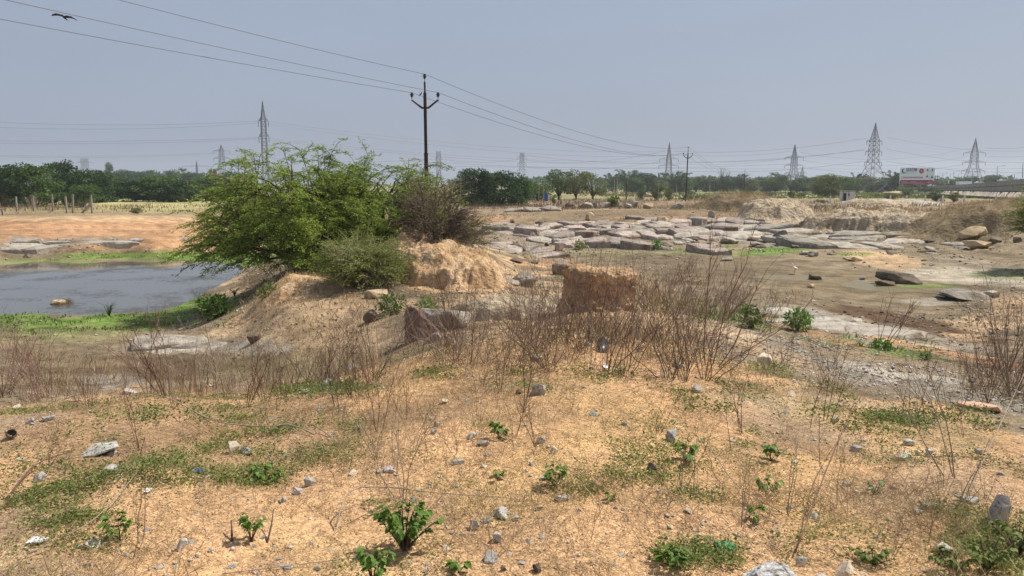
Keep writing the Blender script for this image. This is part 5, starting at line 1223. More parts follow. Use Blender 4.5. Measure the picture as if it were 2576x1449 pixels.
# loose stones on the sand in front
for a in [
 (78,1066,30,20,'stone','rounded pale stone lying next to a larger pale one'),(124,1058,52,28,'stone','larger pale grey stone of the pair before the corner thicket'),(265,1130,130,15,'stone','long flat grey stone with a weed growing on it'),
 (283,1186,60,22,'stone','grey block-like stone behind the crossing dry canes'),(103,1208,46,26,'stone','grey stone half in creeping weeds by a dark stick'),(588,1140,44,48,'stone_cream','upright cream stone under the long fallen cane'),
 (622,1140,44,22,'stone','grey stone beside the upright cream one'),(780,1220,38,30,'stone','dark-sided grey stone above the small stone pair'),(748,1242,36,24,'stone','small grey stone pair on the edge of bare sand'),
 (460,1382,34,36,'stone','speckled grey stone on bare sand between two leafy plants'),(232,1375,56,22,'stone','grey flat stone with grass next to the white paper'),(716,1262,20,14,'stone','small mottled stone near the fresh leafy plant'),
 (1352,992,54,34,'stone','broken grey stone with dark brown face below the thicket'),(1305,990,20,14,'stone_dark','small dark stone near the broken grey one'),(1263,1300,58,36,'stone','largest whitish stone on the bare sand'),
 (1194,1330,42,30,'stone','rounded whitish stone among tiny plants'),(1296,1308,24,18,'stone','small white stone beside the largest whitish one'),(1356,1282,26,20,'stone','grey stone with a dark flank on bare sand'),
 (1250,1362,34,28,'stone','pale stone close to the crooked lone stem'),(1236,1412,50,30,'stone','crumbly whitish stone at the base of the lone stem'),(1414,1258,58,16,'stone','flat grey stone beside a dry cane'),
 (1350,1438,34,26,'stone_dark','round black-brown clod near the bottom border'),(1268,1433,26,18,'stone_dark','blackish clod by the crumbly whitish stone'),(1362,1112,30,20,'stone','small grey stone at the foot of leafy weeds'),
 (1395,1140,26,24,'stone_cream','cream stone beside the broad-leaved plant'),(1157,1165,44,14,'stone','flat bluish stone on pebbly sand'),(1142,1168,30,12,'stone','thin flat pebble next to the bluish stone'),
 (980,1185,40,16,'stone','flattish stone near the thin fallen twig'),(1100,1072,22,22,'stone','upright little stone on the sandy rise'),(1090,1090,26,14,'stone','little flat stone under the upright one'),
 (1186,1102,34,18,'stone','rounded pebble by creeping weeds'),(1083,1057,14,12,'stone_cream','single round white pebble on the sandy rise'),(1216,1120,44,14,'stone','flat stone with a weedy border'),
 (1694,1110,50,36,'stone','pale stone behind the green plant near the black clod'),(1750,985,34,22,'stone','angular pale stone between track and thicket'),(1706,925,40,22,'stone','pale stone at the roots of the tall fan shrub'),
 (1920,915,56,34,'stone_cream','cream stone lying at the margin of the track'),(1990,995,30,16,'stone_cream','cream pebble in weeds beside the track'),(2155,1135,40,18,'stone','flat oval grey stone amid pebbles'),
 (2170,1110,30,12,'stone','small flat stone above the flat oval one'),(2270,1155,66,20,'stone','elongated pale stone before the tall pale sapling'),(2340,1150,34,24,'stone','blocky stone behind low weeds near the tall pale sapling'),
 (2130,1222,30,16,'stone','grey pebble beside the small leafy weed'),(2190,1232,30,14,'stone','white-capped pebble on bare sand'),(2048,1305,42,20,'stone','tilted flat stone by the leaning cane'),
 (2340,1278,66,18,'stone','long grey stone among gravel chips'),(2430,1262,60,22,'stone','dark-edged grey stone on the stony slope'),(2310,1292,34,16,'stone','grey chip in front of the long grey stone'),
 (2505,1325,60,110,'stone','tall pale grey stone standing in green weeds'),(2460,1140,26,16,'stone','pebble on the bare slope past the pale sapling'),(2285,1118,44,18,'stone','flat whitish stone next to the pebble cluster'),
 (2310,1145,26,16,'stone_cream','cream pebble by the elongated pale stone'),(2100,1060,30,14,'stone','small stone at the lower margin of the whitish gravel'),(1640,1190,40,34,'stone_dark','black ragged clod in the weeds'),
 (2370,1395,60,40,'stone','grey lump half covered by weeds in the corner'),(2015,1420,40,26,'stone','grey chunk next to the asphalt lump'),(2125,1440,80,46,'stone_cream','pale angular block at the bottom border'),
 (505,985,30,18,'stone','pale round stone at the foot of the thicket brow'),(330,990,50,14,'stone','flat pale stone at the brow before the wet patch'),(770,990,60,14,'stone','long pale stone near the white rags'),
 (885,930,50,18,'stone','pale rock chip above the white rags'),(1610,880,30,14,'stone','pale chip on the crest near the black pipe'),(1480,870,26,12,'stone','small stone on the thicket crest')]:
    U, V, w, h, m, lab = a
    rock('stone', U, V, w * .86, h * .86, m, lab, 'stone', depth=random.uniform(.6, 1.0), detail=1, n=14, sink=.3, tilt=random.uniform(-.2, .2))
# small stones bedded in the ground: pieces of it
SM = {}
for i in range(14): SM[i] = rock_mesh(500 + i, M[['stone', 'stone', 'stone', 'stone_cream'][i % 4]], (1, .75, .5), n=12)
for i in range(285):
    U, V = random.uniform(-20, 2600), 1449 - 440 * random.random() ** 1.25
    if V < np.interp(U, EDGE_U, EDGE_V) + 5: continue
    cl = float(fbm(np.array(U / 260.), np.array(V / 160.), 2, 9))
    if cl < -.12 and random.random() < .6: continue
    p = ground(U, V); s = random.uniform(9, 30) ** 1.0 * px(p.y) * random.choice([.6, .8, 1, 1.1])
    o = link('stone', SM[random.randrange(14)], ground_obj); o.location = (p.x, p.y, p.z + s * .08); o.scale = (s, s, s * random.uniform(.6, 1.1)); o.rotation_euler = (random.uniform(-.3, .3), random.uniform(-.3, .3), random.uniform(0, 6.28))
for i in range(14): SM[i + 20] = rock_mesh(600 + i, M[['granite_grey', 'granite', 'rock_dark', 'rock_tan'][i % 4]], (1, .8, .5), n=12)
for i in range(200):
    U = random.uniform(1180, 2576) if random.random() < .75 else random.uniform(0, 1100); V = random.uniform(620, 860)
    p = ground(U, V)
    if p.z < .05 or (p.x < -5 and p.z < POND_Z + .3): continue
    s = random.uniform(3, 15) * random.random() ** .6 * px(p.y); o = link('stone', SM[20 + random.randrange(14)], ground_obj); o.location = (p.x, p.y, p.z + s * .06); o.scale = (s, s, s * .8); o.rotation_euler = (random.uniform(-.2, .2), random.uniform(-.2, .2), random.uniform(0, 6.28))
# ------------------------------------------------------------------ poles, pylons, wires
def iron_pole(U, Vtop, y, label, arm=.62, seed=0, lean=0.0, base_stay=False, s=1.0):
    b = on_y(U, y, 0, Vtop); top = at_y(U, Vtop, y).z; h = top - b.z
    t = empty('power_pole', b); t.rotation_euler = (0, lean, 0)
    u = h / 8.0
    m = MB(); m.tube([(0, 0, -.3), (0, 0, h * .50)], .098 * u, 10); m.build('lower_tube', M['pole'], t)
    m = MB(); m.tube([(0, 0, h * .50), (0, 0, h * .86)], .080 * u, 10); m.tube([(0, 0, h * .865), (0, 0, h * .93)], .048 * u, 8)
    m.tube([(0, 0, h * .86), (0, 0, h * .866)], .075 * u, 10); m.tube([(0, 0, h * .492), (0, 0, h * .502)], .108 * u, 10); m.build('upper_tube', M['pole'], t)
    armz = h * .775
    for sx in (-1, 1):
        m = MB(); m.tube([(sx * .07 * u, 0, armz), (sx * .16 * u, 0, armz), (sx * .62 * u, 0, armz + .36 * u), (sx * .67 * u, 0, armz + .34 * u)], [.052 * u, .052 * u, .045 * u, .03 * u], 6)
        m.build('cross_arm', M['pole'], t)
    for sx, zz in ((-1, armz + .36 * u), (1, armz + .36 * u), (0, h * .93)):
        m = MB(); c = (sx * .64 * u, 0, zz)
        m.tube([c, (c[0], 0, c[2] + .20 * u)], .014 * u, 5)
        m.lathe([(.02, .13), (.05, .14), (.055, .17), (.03, .18), (.045, .19), (.085, .20), (.085, .225), (.04, .235), (.05, .245), (.105, .262), (.10, .285), (.045, .295), (.05, .32), (.07, .335), (.06, .36), (.0, .37)] if u > .9 else [(.03, .12), (.09, .2), (.05, .24), (.1, .28), (.04, .32), (0, .37)], 12, c)
        m.build('insulator', M['insul'], t)
    m = MB(); m.tube([(0, 0, h * .43), (0, 0, h * .436)], .12 * u, 10); m.build('clamp', M['pole'], t)
    if base_stay:
        for sx in (-1, 1):
            m = MB(); m.tube([(sx * .55, 0, -.1), (0, 0, 1.1)], .05, 5); m.build('brace', M['pole'], t)
    tag(t, label, 'power pole', 'three-armed iron power poles')
    R_ = Matrix.Rotation(lean, 3, 'Y')
    tips = [b + R_ @ Vector(((-1) * .64 * u, 0, armz + .36 * u + .36)), b + R_ @ Vector((.64 * u, 0, armz + .36 * u + .36)), b + R_ @ Vector((0, 0, h * .93 + .36))]
    return tips
t1 = iron_pole(1069, 176, 36.9, 'tall iron power pole with three insulators rising behind the thorn trees', lean=-.003)
t2 = iron_pole(1729, 366, 109, 'iron power pole with raised twin arms standing on the brown flat', base_stay=True, lean=.02)
t3 = iron_pole(1874, 425, 205, 'smaller distant iron power pole with raised twin arms in the scrub field')
t4 = iron_pole(1942, 441, 330, 'tiny far iron power pole in line beyond the smaller one')
for U, Vt, y, lab in [(1355,457,140,'slender wooden pole before the bushy green tree'),(1368,460,138,'slender wooden pole beside a blue object'),(1385,458,150,'slender pale pole under the tall open tree'),(1411,458,120,'dark thin pole before the open-crowned trees'),
  (1158,430,62,'thin wooden pole beside the dark round tree'),(1575,452,120,'thin pole in the ploughed field near the small round tree'),(1655,458,130,'thin pale pole at the bushy field tree'),(1785,462,200,'thin pale pole past the iron pole on the brown flat'),
  (1545,450,260,'short pale pole at the far bamboo'),(1552,450,262,'second short pale pole at the far bamboo'),(1800,455,210,'grey thin pole near the crop strip'),(1700,463,105,'short dark pole near the pale cracked boulder'),(2527,448,300,'lean grey pole over the flyover end')]:
    b = on_y(U, y); tp = at_y(U, Vt, y); m = MB(); m.tube([(0, 0, -.2), (random.uniform(-.1, .1), 0, tp.z - b.z)], [px(y) * 1.0, px(y) * .8], 6)
    tag(m.build('wooden_pole', M['concrete_post'] if 'pale' in lab or 'wooden' in lab else M['pole'], None, False, b), lab, 'pole', 'thin poles in the fields')

def pylon(U, Vtop, y, label, base_hw, top_hw, arms, narrow=False, mat='steel', rz=0.0, lean=0.0, thick=.10, armh=None, waist=.55, peak=True):
    """lattice tower. arms: list of (height fraction, half span in metres)"""
    thick *= .62; b = on_y(U, y, 0, Vtop); h = at_y(U, Vtop, y).z - b.z; t = empty('pylon', b, rz)
    def hw(f):
        if f < waist: return base_hw + (top_hw - base_hw) * (f / waist)
        fa = arms[0][0] if arms else .9
        if f <= fa or not peak: return top_hw * (1 - .18 * (f - waist) / (1 - waist))
        return top_hw * .85 * max(0.02, (1 - f) / (1 - fa))
    m = MB(); levels = [0, .13, .25, .36, .46, .55, .62, .68, .74, .79, .84, .88, .92, .96, 1.0]
    cor = [(-1, -1), (1, -1), (1, 1), (-1, 1)]
    for c in cor:
        m.tube([(c[0] * hw(f), c[1] * hw(f), f * h) for f in levels], [thick * 1.25] * len(levels), 4)
    m.build('legs', M[mat], t)
    m = MB()
    for i in range(len(levels) - 1):
        f0, f1 = levels[i], levels[i + 1]
        for k in range(4):
            a, c = cor[k], cor[(k + 1) % 4]
            p0 = Vector((a[0] * hw(f0), a[1] * hw(f0), f0 * h)); p1 = Vector((c[0] * hw(f1), c[1] * hw(f1), f1 * h))
            q0 = Vector((c[0] * hw(f0), c[1] * hw(f0), f0 * h)); q1 = Vector((a[0] * hw(f1), a[1] * hw(f1), f1 * h))
            m.tube([p0, p1], thick * .7, 3, cap=False); m.tube([q0, q1], thick * .7, 3, cap=False)
            if i % 2 == 1 or f0 > .5: m.tube([p0, q0], thick * .7, 3, cap=False)
    m.build('lattice', M[mat], t)
    tips = []
    for f, sp in arms:
        for sx in (-1, 1):
            m = MB(); w = hw(f); tip = (sx * sp, 0, f * h)
            for sy in (-1, 1):
                m.tube([(sx * w, sy * w, f * h), tip], thick * .8, 3); m.tube([(sx * hw(f + .04), sy * hw(f + .04), (f + .04) * h), tip], thick * .6, 3)
            for q in (.3, .6): m.tube([(sx * (w + (sp - w) * q), w * (1 - q), f * h), (sx * (w + (sp - w) * q), 0, f * h + .04 * h * (1 - q)), (sx * (w + (sp - w) * q), -w * (1 - q), f * h)], thick * .5, 3)
            m.build('cross_arm', M[mat], t)
            m = MB(); m.tube([tip, (tip[0], 0, tip[2] - 1.5)], thick * 1.1, 5); m.build('insulator', M['steel_dark'], t)
            tips.append(t.matrix_basis @ Vector((tip[0], 0, tip[2] - 1.5)))
        
    tips.append(b + Vector((0, 0, h)))
    tag(t, label, 'pylon', 'lattice pylons across the plain'); t['_tips'] = 0; del t['_tips']
    return tips
py = {}
def basis_fix(tips, U, y, rz): return tips
py['a'] = pylon(660, 254, 190, 'tall slim lattice pylon standing up behind the feathery thorn tree', 1.1, .62, [(.80, 1.2), (.64, 1.2)], mat='steel', thick=.095, waist=.3, rz=.1)
py['b'] = pylon(556, 364, 420, 'faint grey pylon with square hanging frames near the boulder pile', 2.6, 1.2, [(.86, 4.6), (.70, 4.6), (.56, 5.0)], thick=.13, waist=.5)
py['c'] = pylon(494, 404, 780, 'tiny distant pylon with two wide arms next to the boulder pile', 3.4, .8, [(.78, 15), (.42, 15)], thick=.24, waist=.5)
py['d'] = pylon(212, 398, 820, 'very faint far pylon over the dark grove', 3.5, 3.2, [(.85, 9), (.6, 9)], thick=.18, waist=.2, peak=False)
py['e'] = pylon(1103, 380, 470, 'narrow faint pylon beside the tall iron pole', 1.7, 1.3, [(.82, 2.0), (.66, 2.0)], thick=.12, waist=.3, peak=False)
py['f'] = pylon(1313, 384, 460, 'slim twin-topped grey pylon behind the dark round trees', 2.0, 1.4, [(.88, 2.6), (.70, 2.6), (.52, 2.7)], thick=.13, waist=.3, peak=False)
py['g'] = pylon(1684, 358, 370, 'pointed lattice tower with three pairs of arms above the bamboo', 3.8, 1.15, [(.66, 4.6), (.52, 4.8), (.36, 5.0)], mat='steel', thick=.14, waist=.42)
py['h'] = pylon(2000, 363, 380, 'lattice pylon with three thick arm tiers over the crop strip', 3.8, 1.15, [(.72, 4.8), (.55, 4.9), (.38, 5.0)], mat='steel', thick=.15, waist=.45, rz=.15)
py['i'] = pylon(2203, 309, 300, 'largest lattice tower, broad splayed legs, near the billboard', 5.2, 1.45, [(.74, 4.6), (.59, 4.9), (.44, 5.2)], mat='steel_dark', thick=.13, waist=.42, rz=.5)
py['j'] = pylon(2455, 347, 380, 'lattice tower with bent top rising over the flyover wall', 5.0, 1.5, [(.72, 4.8), (.54, 5.0), (.38, 5.2)], mat='steel', thick=.14, waist=.5, rz=-.3)
py['k'] = pylon(2019, 420, 900, 'tiny faint pylon close to the pylon of the crop strip', 5, 1.6, [(.7, 5), (.5, 5)], thick=.22, waist=.5)
py['l'] = pylon(1858, 436, 1150, 'barely visible pylon on the horizon beyond the smaller iron pole', 5, 1.6, [(.7, 5), (.5, 5)], thick=.26, waist=.5)

def wire(a, b, sag, rad, label, cat='wire', mat='wire', group=None, n=22):
    a, b = Vector(a), Vector(b); pts = []
    for i in range(n + 1):
        t = i / n; p = a.lerp(b, t); p.z -= sag * 4 * t * (1 - t); pts.append(p - a)
    r = [max(rad, 0.0) for p in pts] if not hasattr(rad, '__len__') else [rad[0] + (rad[1] - rad[0]) * i / n for i in range(n + 1)]
    m = MB(); m.tube(pts, r, 4, cap=False); o = m.build('overhead_wire', M[mat], None, False, a); tag(o, label, cat, group); return o
# the near line: from over the viewer's shoulder to the tall iron pole, and on
names = ['lower wire', 'middle wire', 'top wire']
near_pts = [(0, 18, 22.5), (140, 0, 24.0), (405, 0, 25.0)]
for tip, (U, V, y), nm in zip(t1, near_pts, names):
    m_ = at_y(U, V, y); e = tip + (m_ - tip) * 2.6
    wire(tip, e, .35, [.011, .009], f'{nm} of the near line sweeping up over the pond from the tall iron pole', mat='wire_near', group='wires of the near line')
for a, b, nm in zip(t1, t2, names): wire(a, b, 1.35, [.010, .018], f'{nm} sagging from the tall iron pole to the one on the brown flat', mat='wire_near', group='wires of the near line')
for a, b, nm in zip(t2, t3, names): wire(a, b, 1.6, .018, f'{nm} between the iron pole on the brown flat and the smaller one', group='wires of the near line')
for a, b, nm in zip(t3, t4, names): wire(a, b, 1.8, .022, f'{nm} from the smaller iron pole to the tiny far pole', group='wires of the near line')
# high tension lines, read off where each crosses the sky
HT = [ # (U0,V0,y0, U1,V1,y1, sag m, label)
 (-60,305,170, 653,304,189, .9,'upper front wire reaching the slim pylon over the grove'),(-60,318,170, 653,309,190, 1.0,'upper rear wire reaching the slim pylon over the grove'),
 (-60,353,170, 653,346,189, .5,'mid front wire reaching the slim pylon over the grove'),(-60,359,170, 653,349,190, .6,'mid rear wire reaching the slim pylon over the grove'),
 (-60,390,300, 545,384,418, 1.0,'wire from beyond the grove to the faint square-framed pylon'),(-60,393,300, 545,386,420, 1.2,'second wire from beyond the grove to the faint pylon'),
 (668,305,190, 1684,379,368, 3.0,'long wire from the slim pylon sinking towards the pointed tower'),(668,311,190, 1690,391,370, 3.2,'second long wire from the slim pylon towards the pointed tower'),
 (668,348,190, 1684,402,368, 2.6,'lower long wire from the slim pylon to the pointed tower'),(668,352,190, 1690,408,370, 2.8,'lowest long wire from the slim pylon to the pointed tower'),
 (1695,380,370, 2183,347,300, 2.4,'upper wire between the pointed tower and the largest tower'),(1695,405,370, 2177,375,300, 2.2,'middle wire between the pointed tower and the largest tower'),
 (1695,428,370, 2172,406,300, 2.2,'lower wire between the pointed tower and the largest tower'),(1690,388,372, 1990,380,380, 1.6,'wire joining the pointed tower to the crop strip pylon'),
 (1700,412,372, 1988,397,380, 1.6,'second wire joining the pointed tower to the crop strip pylon'),(2232,345,300, 2620,378,330, 2.2,'upper wire leaving the largest tower over the billboard'),
 (2232,375,300, 2620,406,330, 2.2,'middle wire leaving the largest tower over the billboard'),(2230,405,300, 2620,432,330, 1.8,'lower wire leaving the largest tower over the billboard'),
 (2012,383,380, 2440,372,380, 4.5,'upper wire between the crop strip pylon and the flyover tower'),(2012,402,380, 2435,392,380, 4.0,'middle wire between the crop strip pylon and the flyover tower'),
 (2012,420,380, 2430,412,380, 3.6,'lower wire between the crop strip pylon and the flyover tower'),(2475,372,380, 2640,362,340, 1.0,'upper wire leaving the flyover tower'),(2475,392,380, 2640,386,340, 1.0,'middle wire leaving the flyover tower'),
 (1110,400,470, 1308,400,460, 2.0,'wire between the narrow faint pylon and the twin-topped one'),(1318,402,460, 1680,378,372, 3.5,'wire rising from the twin-topped pylon to the pointed tower'),
 (1318,420,460, 1680,403,372, 3.0,'lower wire rising from the twin-topped pylon to the pointed tower'),(1100,418,520, 2620,424,560, 1.0,'very long level wire across the far tree line'),(1100,408,500, 1990,412,400, 3.0,'long level wire crossing behind the iron pole on the brown flat'),
 (566,386,420, 1098,400,470, 3.0,'faint wire from the square-framed pylon behind the thorn tree'),(1318,390,460, 2175,378,300, 5.0,'slack wire crossing from the twin-topped pylon to the largest tower')]
for U0, V0, y0, U1, V1, y1, sag, lab in HT: wire(at_y(U0, V0, y0), at_y(U1, V1, y1), sag, [.030 * y0 / 250, .030 * y1 / 250], lab, group='high tension wires', n=26)

# ------------------------------------------------------------------ billboard
def billboard():
    y = 235; s = px(y); A = at_y(2263, 463, y); wd, ht = 89 * s, 40 * s
    b = on_y(2307, y + 1); t = empty('billboard', (A.x, y, A.z)); t.rotation_euler = (0, 0, R(4))
    m = MB(); m.box((wd / 2, .12, ht / 2), (wd, .2, ht)); m.build('board_panel', M['board_white'], t)
    def rect(nm, x0, z0, x1, z1, mt, off=.012):
        q = MB(); q.box(((x0 + x1) / 2 * wd, .02 - off, (z0 + z1) / 2 * ht), ((x1 - x0) * wd, .012, (z1 - z0) * ht)); return q.build(nm, M[mt], t)
    def disc(nm, cx, cz, r, mt, off=.014, n=24, a0=0, a1=6.2832, r0=0.0):
        q = MB(); v = []; k = n
        for i in range(k + 1):
            a = a0 + (a1 - a0) * i / k; v.append((cx * wd + r * ht * math.cos(a), .02 - off, cz * ht + r * ht * math.sin(a)))
        if r0 <= 0: q.add([(cx * wd, .02 - off, cz * ht)] + v, [(0, i + 1, i + 2) for i in range(k)])
        else:
            # crescent: the inner rim is shifted
            v2 = [(cx * wd + r0 * ht * math.cos(a0 + (a1 - a0) * i / k) + .035 * ht, .02 - off, cz * ht + r0 * ht * math.sin(a0 + (a1 - a0) * i / k) + .03 * ht) for i in range(k + 1)]
            q.add(v + v2, [(i, i + 1, k + 2 + i, k + 1 + i) for i in range(k)])
        return q.build(nm, M[mt], t)
    rect('red_band', 0, 0, 1, .185, 'board_red'); rect('blue_band', .02, .185, .965, .245, 'board_blue', .016)
    rect('headline_strip', .09, .36, .67, .43, 'board_red'); 
    for x0, x1 in ((.13, .30), (.33, .44), (.46, .64)): rect('small_print', x0, .385, x1, .408, 'board_pink', .022)
    rect('small_print', .12, .475, .66, .488, 'board_grey')
    for i in range(9): rect('small_print', .185 + .032 * i, .735 - .0, .207 + .032 * i, .765, 'board_grey')
    rect('small_print', .17, .655, .48, .665, 'board_grey')
    for x0, x1, z in ((.05, .21, .13), (.32, .48, .13), (.83, .90, .13), (.78, .90, .07), (.05, .72, .055), (.92, .96, .07)): rect('small_print', x0, z, x1, z + .022, 'board_pink', .02)
    disc('red_roundel', .61, .80, .155, 'board_red'); rect('small_print', .585, .83, .635, .85, 'board_pink', .022); rect('small_print', .575, .76, .65, .785, 'board_pink', .022)
    disc('crescent_logo', .11, .80, .16, 'board_sky', a0=math.pi * .62, a1=math.pi * 1.85, r0=.115); disc('crescent_logo', .11, .80, .17, 'board_blue', .018, a0=math.pi * .75, a1=math.pi * 1.25, r0=.13)
    disc('small_roundel', .07, .40, .075, 'board_red'); disc('small_roundel', .07, .40, .058, 'board_white', .02)
    for cx, cz, mt in ((.79, .87, 'board_blue'), (.93, .87, 'dark'), (.79, .50, 'board_red'), (.93, .45, 'board_blue')):
        disc('emblem', cx, cz - .02, .05, mt); disc('emblem', cx, cz + .05, .028, mt, .02); rect('small_print', cx - .05, cz - .11, cx + .05, cz - .10, 'board_grey')
        if cz < .6: disc('emblem', cx - .02, cz - .05, .03, mt, .024); disc('emblem', cx + .02, cz - .05, .03, mt, .028)
    cu = bpy.data.curves.new('lettering', 'FONT'); cu.body = 'GOUTAM'; cu.size = .235 * ht; cu.extrude = .01; cu.offset = .018
    to = bpy.data.objects.new('lettering', cu); C.objects.link(to); dg = bpy.context.evaluated_depsgraph_get()
    me = bpy.data.meshes.new_from_object(to.evaluated_get(dg)); bpy.data.objects.remove(to); me.materials.clear(); me.materials.append(M['board_blue'])
    o = link('lettering', me, t); o.rotation_euler = (math.pi / 2, 0, 0); o.location = (.165 * wd, -.02, .80 * ht); 
    w0 = max(v.co.x for v in me.vertices); o.scale = (.31 * wd / w0, 1.25, 1)
    gz_ = b.z - A.z
    for k in range(6):
        q = MB(); x = wd * (.03 + .188 * k); q.tube([(x, .35, gz_ - .3), (x, .35, ht)], .09, 5); q.build('post', M['steel_dark'], t)
    for z in (gz_ * .35, gz_ * .7): 
        q = MB(); q.tube([(0, .35, z), (wd, .35, z)], .06, 4); q.build('rail', M['steel_dark'], t)
    tag(t, 'large advertising billboard lettered GOUTAM, white over a red band, on steel posts', 'billboard')
billboard()

# ------------------------------------------------------------------ white hut
def hut():
    y = 150; s = px(y); b = on_y(2134, y); w, h = 31 * s, 23 * s; t = empty('hut', b, R(-12)); d = 2.2
    m = MB(); m.box((0, d / 2, h / 2), (w, d, h)); m.build('wall', M['white'], t)
    m = MB(); m.box((-.05, d / 2, h + .07), (w + .6, d + .6, .14)); m.build('roof', M['concrete'], t)
    m = MB(); m.box((-w * .28, -.02, h * .42), (w * .2, .06, h * .78)); m.build('door', M['dark'], t)
    m = MB(); m.box((-w * .42, -.015, h * .5), (w * .06, .05, h)); m.build('door_frame', M['board_sky'] if False else M['concrete'], t)
    m = MB(); m.box((0, -.10, h * .6), (.28, .16, .5)); m.tube([(0, -.08, h * .3), (0, -.08, h)], .03, 5); m.build('meter_box', M['steel_dark'], t)
    tag(t, 'small whitewashed hut with flat roof and dark doorway beside the lone round tree', 'hut')
hut()

# ------------------------------------------------------------------ flyover and what drives on it
def flyover():
    # the deck parapet climbs towards the viewer's side
    P0, P1, P2 = at_y(2330, 468, 330), at_y(2440, 463, 250), at_y(2680, 440, 165)
    pts = [P0, P1, P2]; base = [gz(p.x, p.y) for p in pts]
    t = empty('flyover', (P1.x, P1.y, base[1])); o = Vector(t.location)
    def strip(nm, ztop, zbot, off, mt, thick=.3):
        m = MB(); v = []
        for p, b in zip(pts, base):
            for (dy, z) in ((off, ztop(p, b)), (off + thick, ztop(p, b)), (off + thick, zbot(p, b)), (off, zbot(p, b))): v.append(Vector((p.x, p.y + dy, z)) - o)
        f = []
        for i in range(len(pts) - 1):
            for k in range(4): f.append((i * 4 + k, i * 4 + (k + 1) % 4, i * 4 + 4 + (k + 1) % 4, i * 4 + 4 + k))
        f += [(0, 3, 2, 1), (8, 9, 10, 11)]; m.add(v, f); return m.build(nm, M[mt], t)
    strip('parapet', lambda p, b: p.z, lambda p, b: p.z - 1.1 * (.6 + .4 * (250 / p.y)), 0, 'concrete')
    strip('coping', lambda p, b: p.z - 1.12 * (.6 + .4 * (250 / p.y)), lambda p, b: p.z - 1.45 * (.6 + .4 * (250 / p.y)), -.25, 'rock_dark', .5)
    strip('retaining_wall', lambda p, b: p.z - 1.46 * (.6 + .4 * (250 / p.y)), lambda p, b: b - .2, .05, 'concrete')
    tag(t, 'grey concrete flyover ramp with parapet climbing away from the plain', 'flyover')
    # vertical panel joints of the wall
    for k in range(16):
        u = k / 15; p = P1.lerp(P2, u); b = gz(p.x, p.y); q = MB(); q.box((p.x - o.x, p.y - o.y + .0, (b + p.z - 1.7) / 2 - o.z), (.12, .12, max(.3, p.z - 1.9 - b))); q.build('panel_joint', M['rock_dark'], t)
    # stone-pitched slope below
    e = empty('stone_embankment', on_y(2450, 172)); oo = Vector(e.location); n = 0; r = random.Random(4)
    for i in range(64):
        u = i / 63; U = 2352 + u * 235; y0 = 195 - 45 * u; top = at_y(U, 480 + 4 * u, y0 + 3); bot = at_y(U - 4, 487 + 12 * u, y0 - 1)
        w = 235 / 63 * px(y0) * r.uniform(.72, .98); m = MB(); c = (top + bot) / 2 - oo; L_ = (top - bot).length
        sh = r.uniform(-.1, .9); v = [Vector((-w / 2, 0, 0)), Vector((w / 2, 0, 0)), Vector((w / 2 + sh, 0, 0)), Vector((-w / 2 + sh, 0, 0))]
        a, b_ = bot - oo, top - oo; q = [a + v[0], a + v[1], b_ + v[2], b_ + v[3]]; q2 = [p + Vector((0, .4, -.3)) for p in q]
        m.add(q + q2, [(0, 1, 2, 3), (7, 6, 5, 4), (0, 4, 5, 1), (1, 5, 6, 2), (2, 6, 7, 3), (3, 7, 4, 0)]); m.build('stone_slab', M['granite_pale'] if r.random() < .8 else M['granite_grey'], e)
    m = MB(); v = []
    for i in range(20):
        u = i / 19; U = 2340 + u * 260; y0 = 195 - 45 * u; T_ = at_y(U, 478 + 4 * u, y0 + 8) - oo; B_ = at_y(U, 489 + 12 * u, y0 - 1) - oo
        v += [T_ + Vector((0, 2.5, .05)), T_ + Vector((0, 0, -.25)), B_ + Vector((0, .3, -.35)), B_ + Vector((0, 1, -2.5))]
    m.add(v, [(i * 4 + k, i * 4 + k + 1, i * 4 + 5 + k, i * 4 + 4 + k) for i in range(19) for k in range(3)]); m.build('bank_earth', M['rock_dark'], e)
    tag(e, 'sloping bank pitched with pale stone slabs below the flyover wall', 'embankment')
flyover()
def vehicle(kind, U, Vbot, y, wpx, hpx, mat, label):
    b = at_y(U, Vbot, y); w, h = wpx * px(y), hpx * px(y); t = empty(kind, b)
    m = MB(); 
    if kind == 'parked_car' or kind == 'car':
        m.box((0, 0, h * .38), (w, 1.7, h * .5)); m.build('body', M[mat], t)
        m = MB(); v = [(-w * .32, -.75, h * .63), (w * .34, -.75, h * .63), (w * .22, -.65, h), (-w * .2, -.65, h)]; v += [(a, -b_, c) for a, b_, c in v]
        m.add(v, [(0, 1, 2, 3), (7, 6, 5, 4), (3, 2, 6, 7), (0, 3, 7, 4), (1, 5, 6, 2)]); m.build('cabin', M[mat], t)
        m = MB(); m.box((0, -.74, h * .78), (w * .4, .1, h * .2)); m.build('window', M['glass'], t)
    else:
        m.box((0, 0, h * .56), (w, 2.2, h * .8)); m.build('body', M[mat], t)
        if kind == 'bus':
            for k in range(7): q = MB(); q.box((-w * .42 + w * .14 * k, -1.12, h * .68), (w * .11, .06, h * .26)); q.build('window', M['glass'], t)
        else:
            q = MB(); q.box((w * .56, 0, h * .42), (w * .11, 2.0, h * .55)); q.build('cab', M['board_sky'], t); q = MB(); q.box((w * .62, -.2, h * .5), (.06, 1.6, h * .2)); q.build('window', M['glass'], t)
    for sx in (-.32, .32):
        m = MB(); r = h * .14; m.tube([(sx * w, -1.0 if kind != 'car' else -.86, r), (sx * w, -.7, r)], r, 10); m.build('wheel', M['black'], t)
    tag(t, label, 'car' if 'car' in kind else kind); return t
vehicle('car', 2345, 470, 300, 18, 7.5, 'white', 'small white car on the road just past the billboard edge')
vehicle('bus', 2393, 468.5, 320, 28, 8, 'white', 'white bus with dark windows on the road past the billboard')
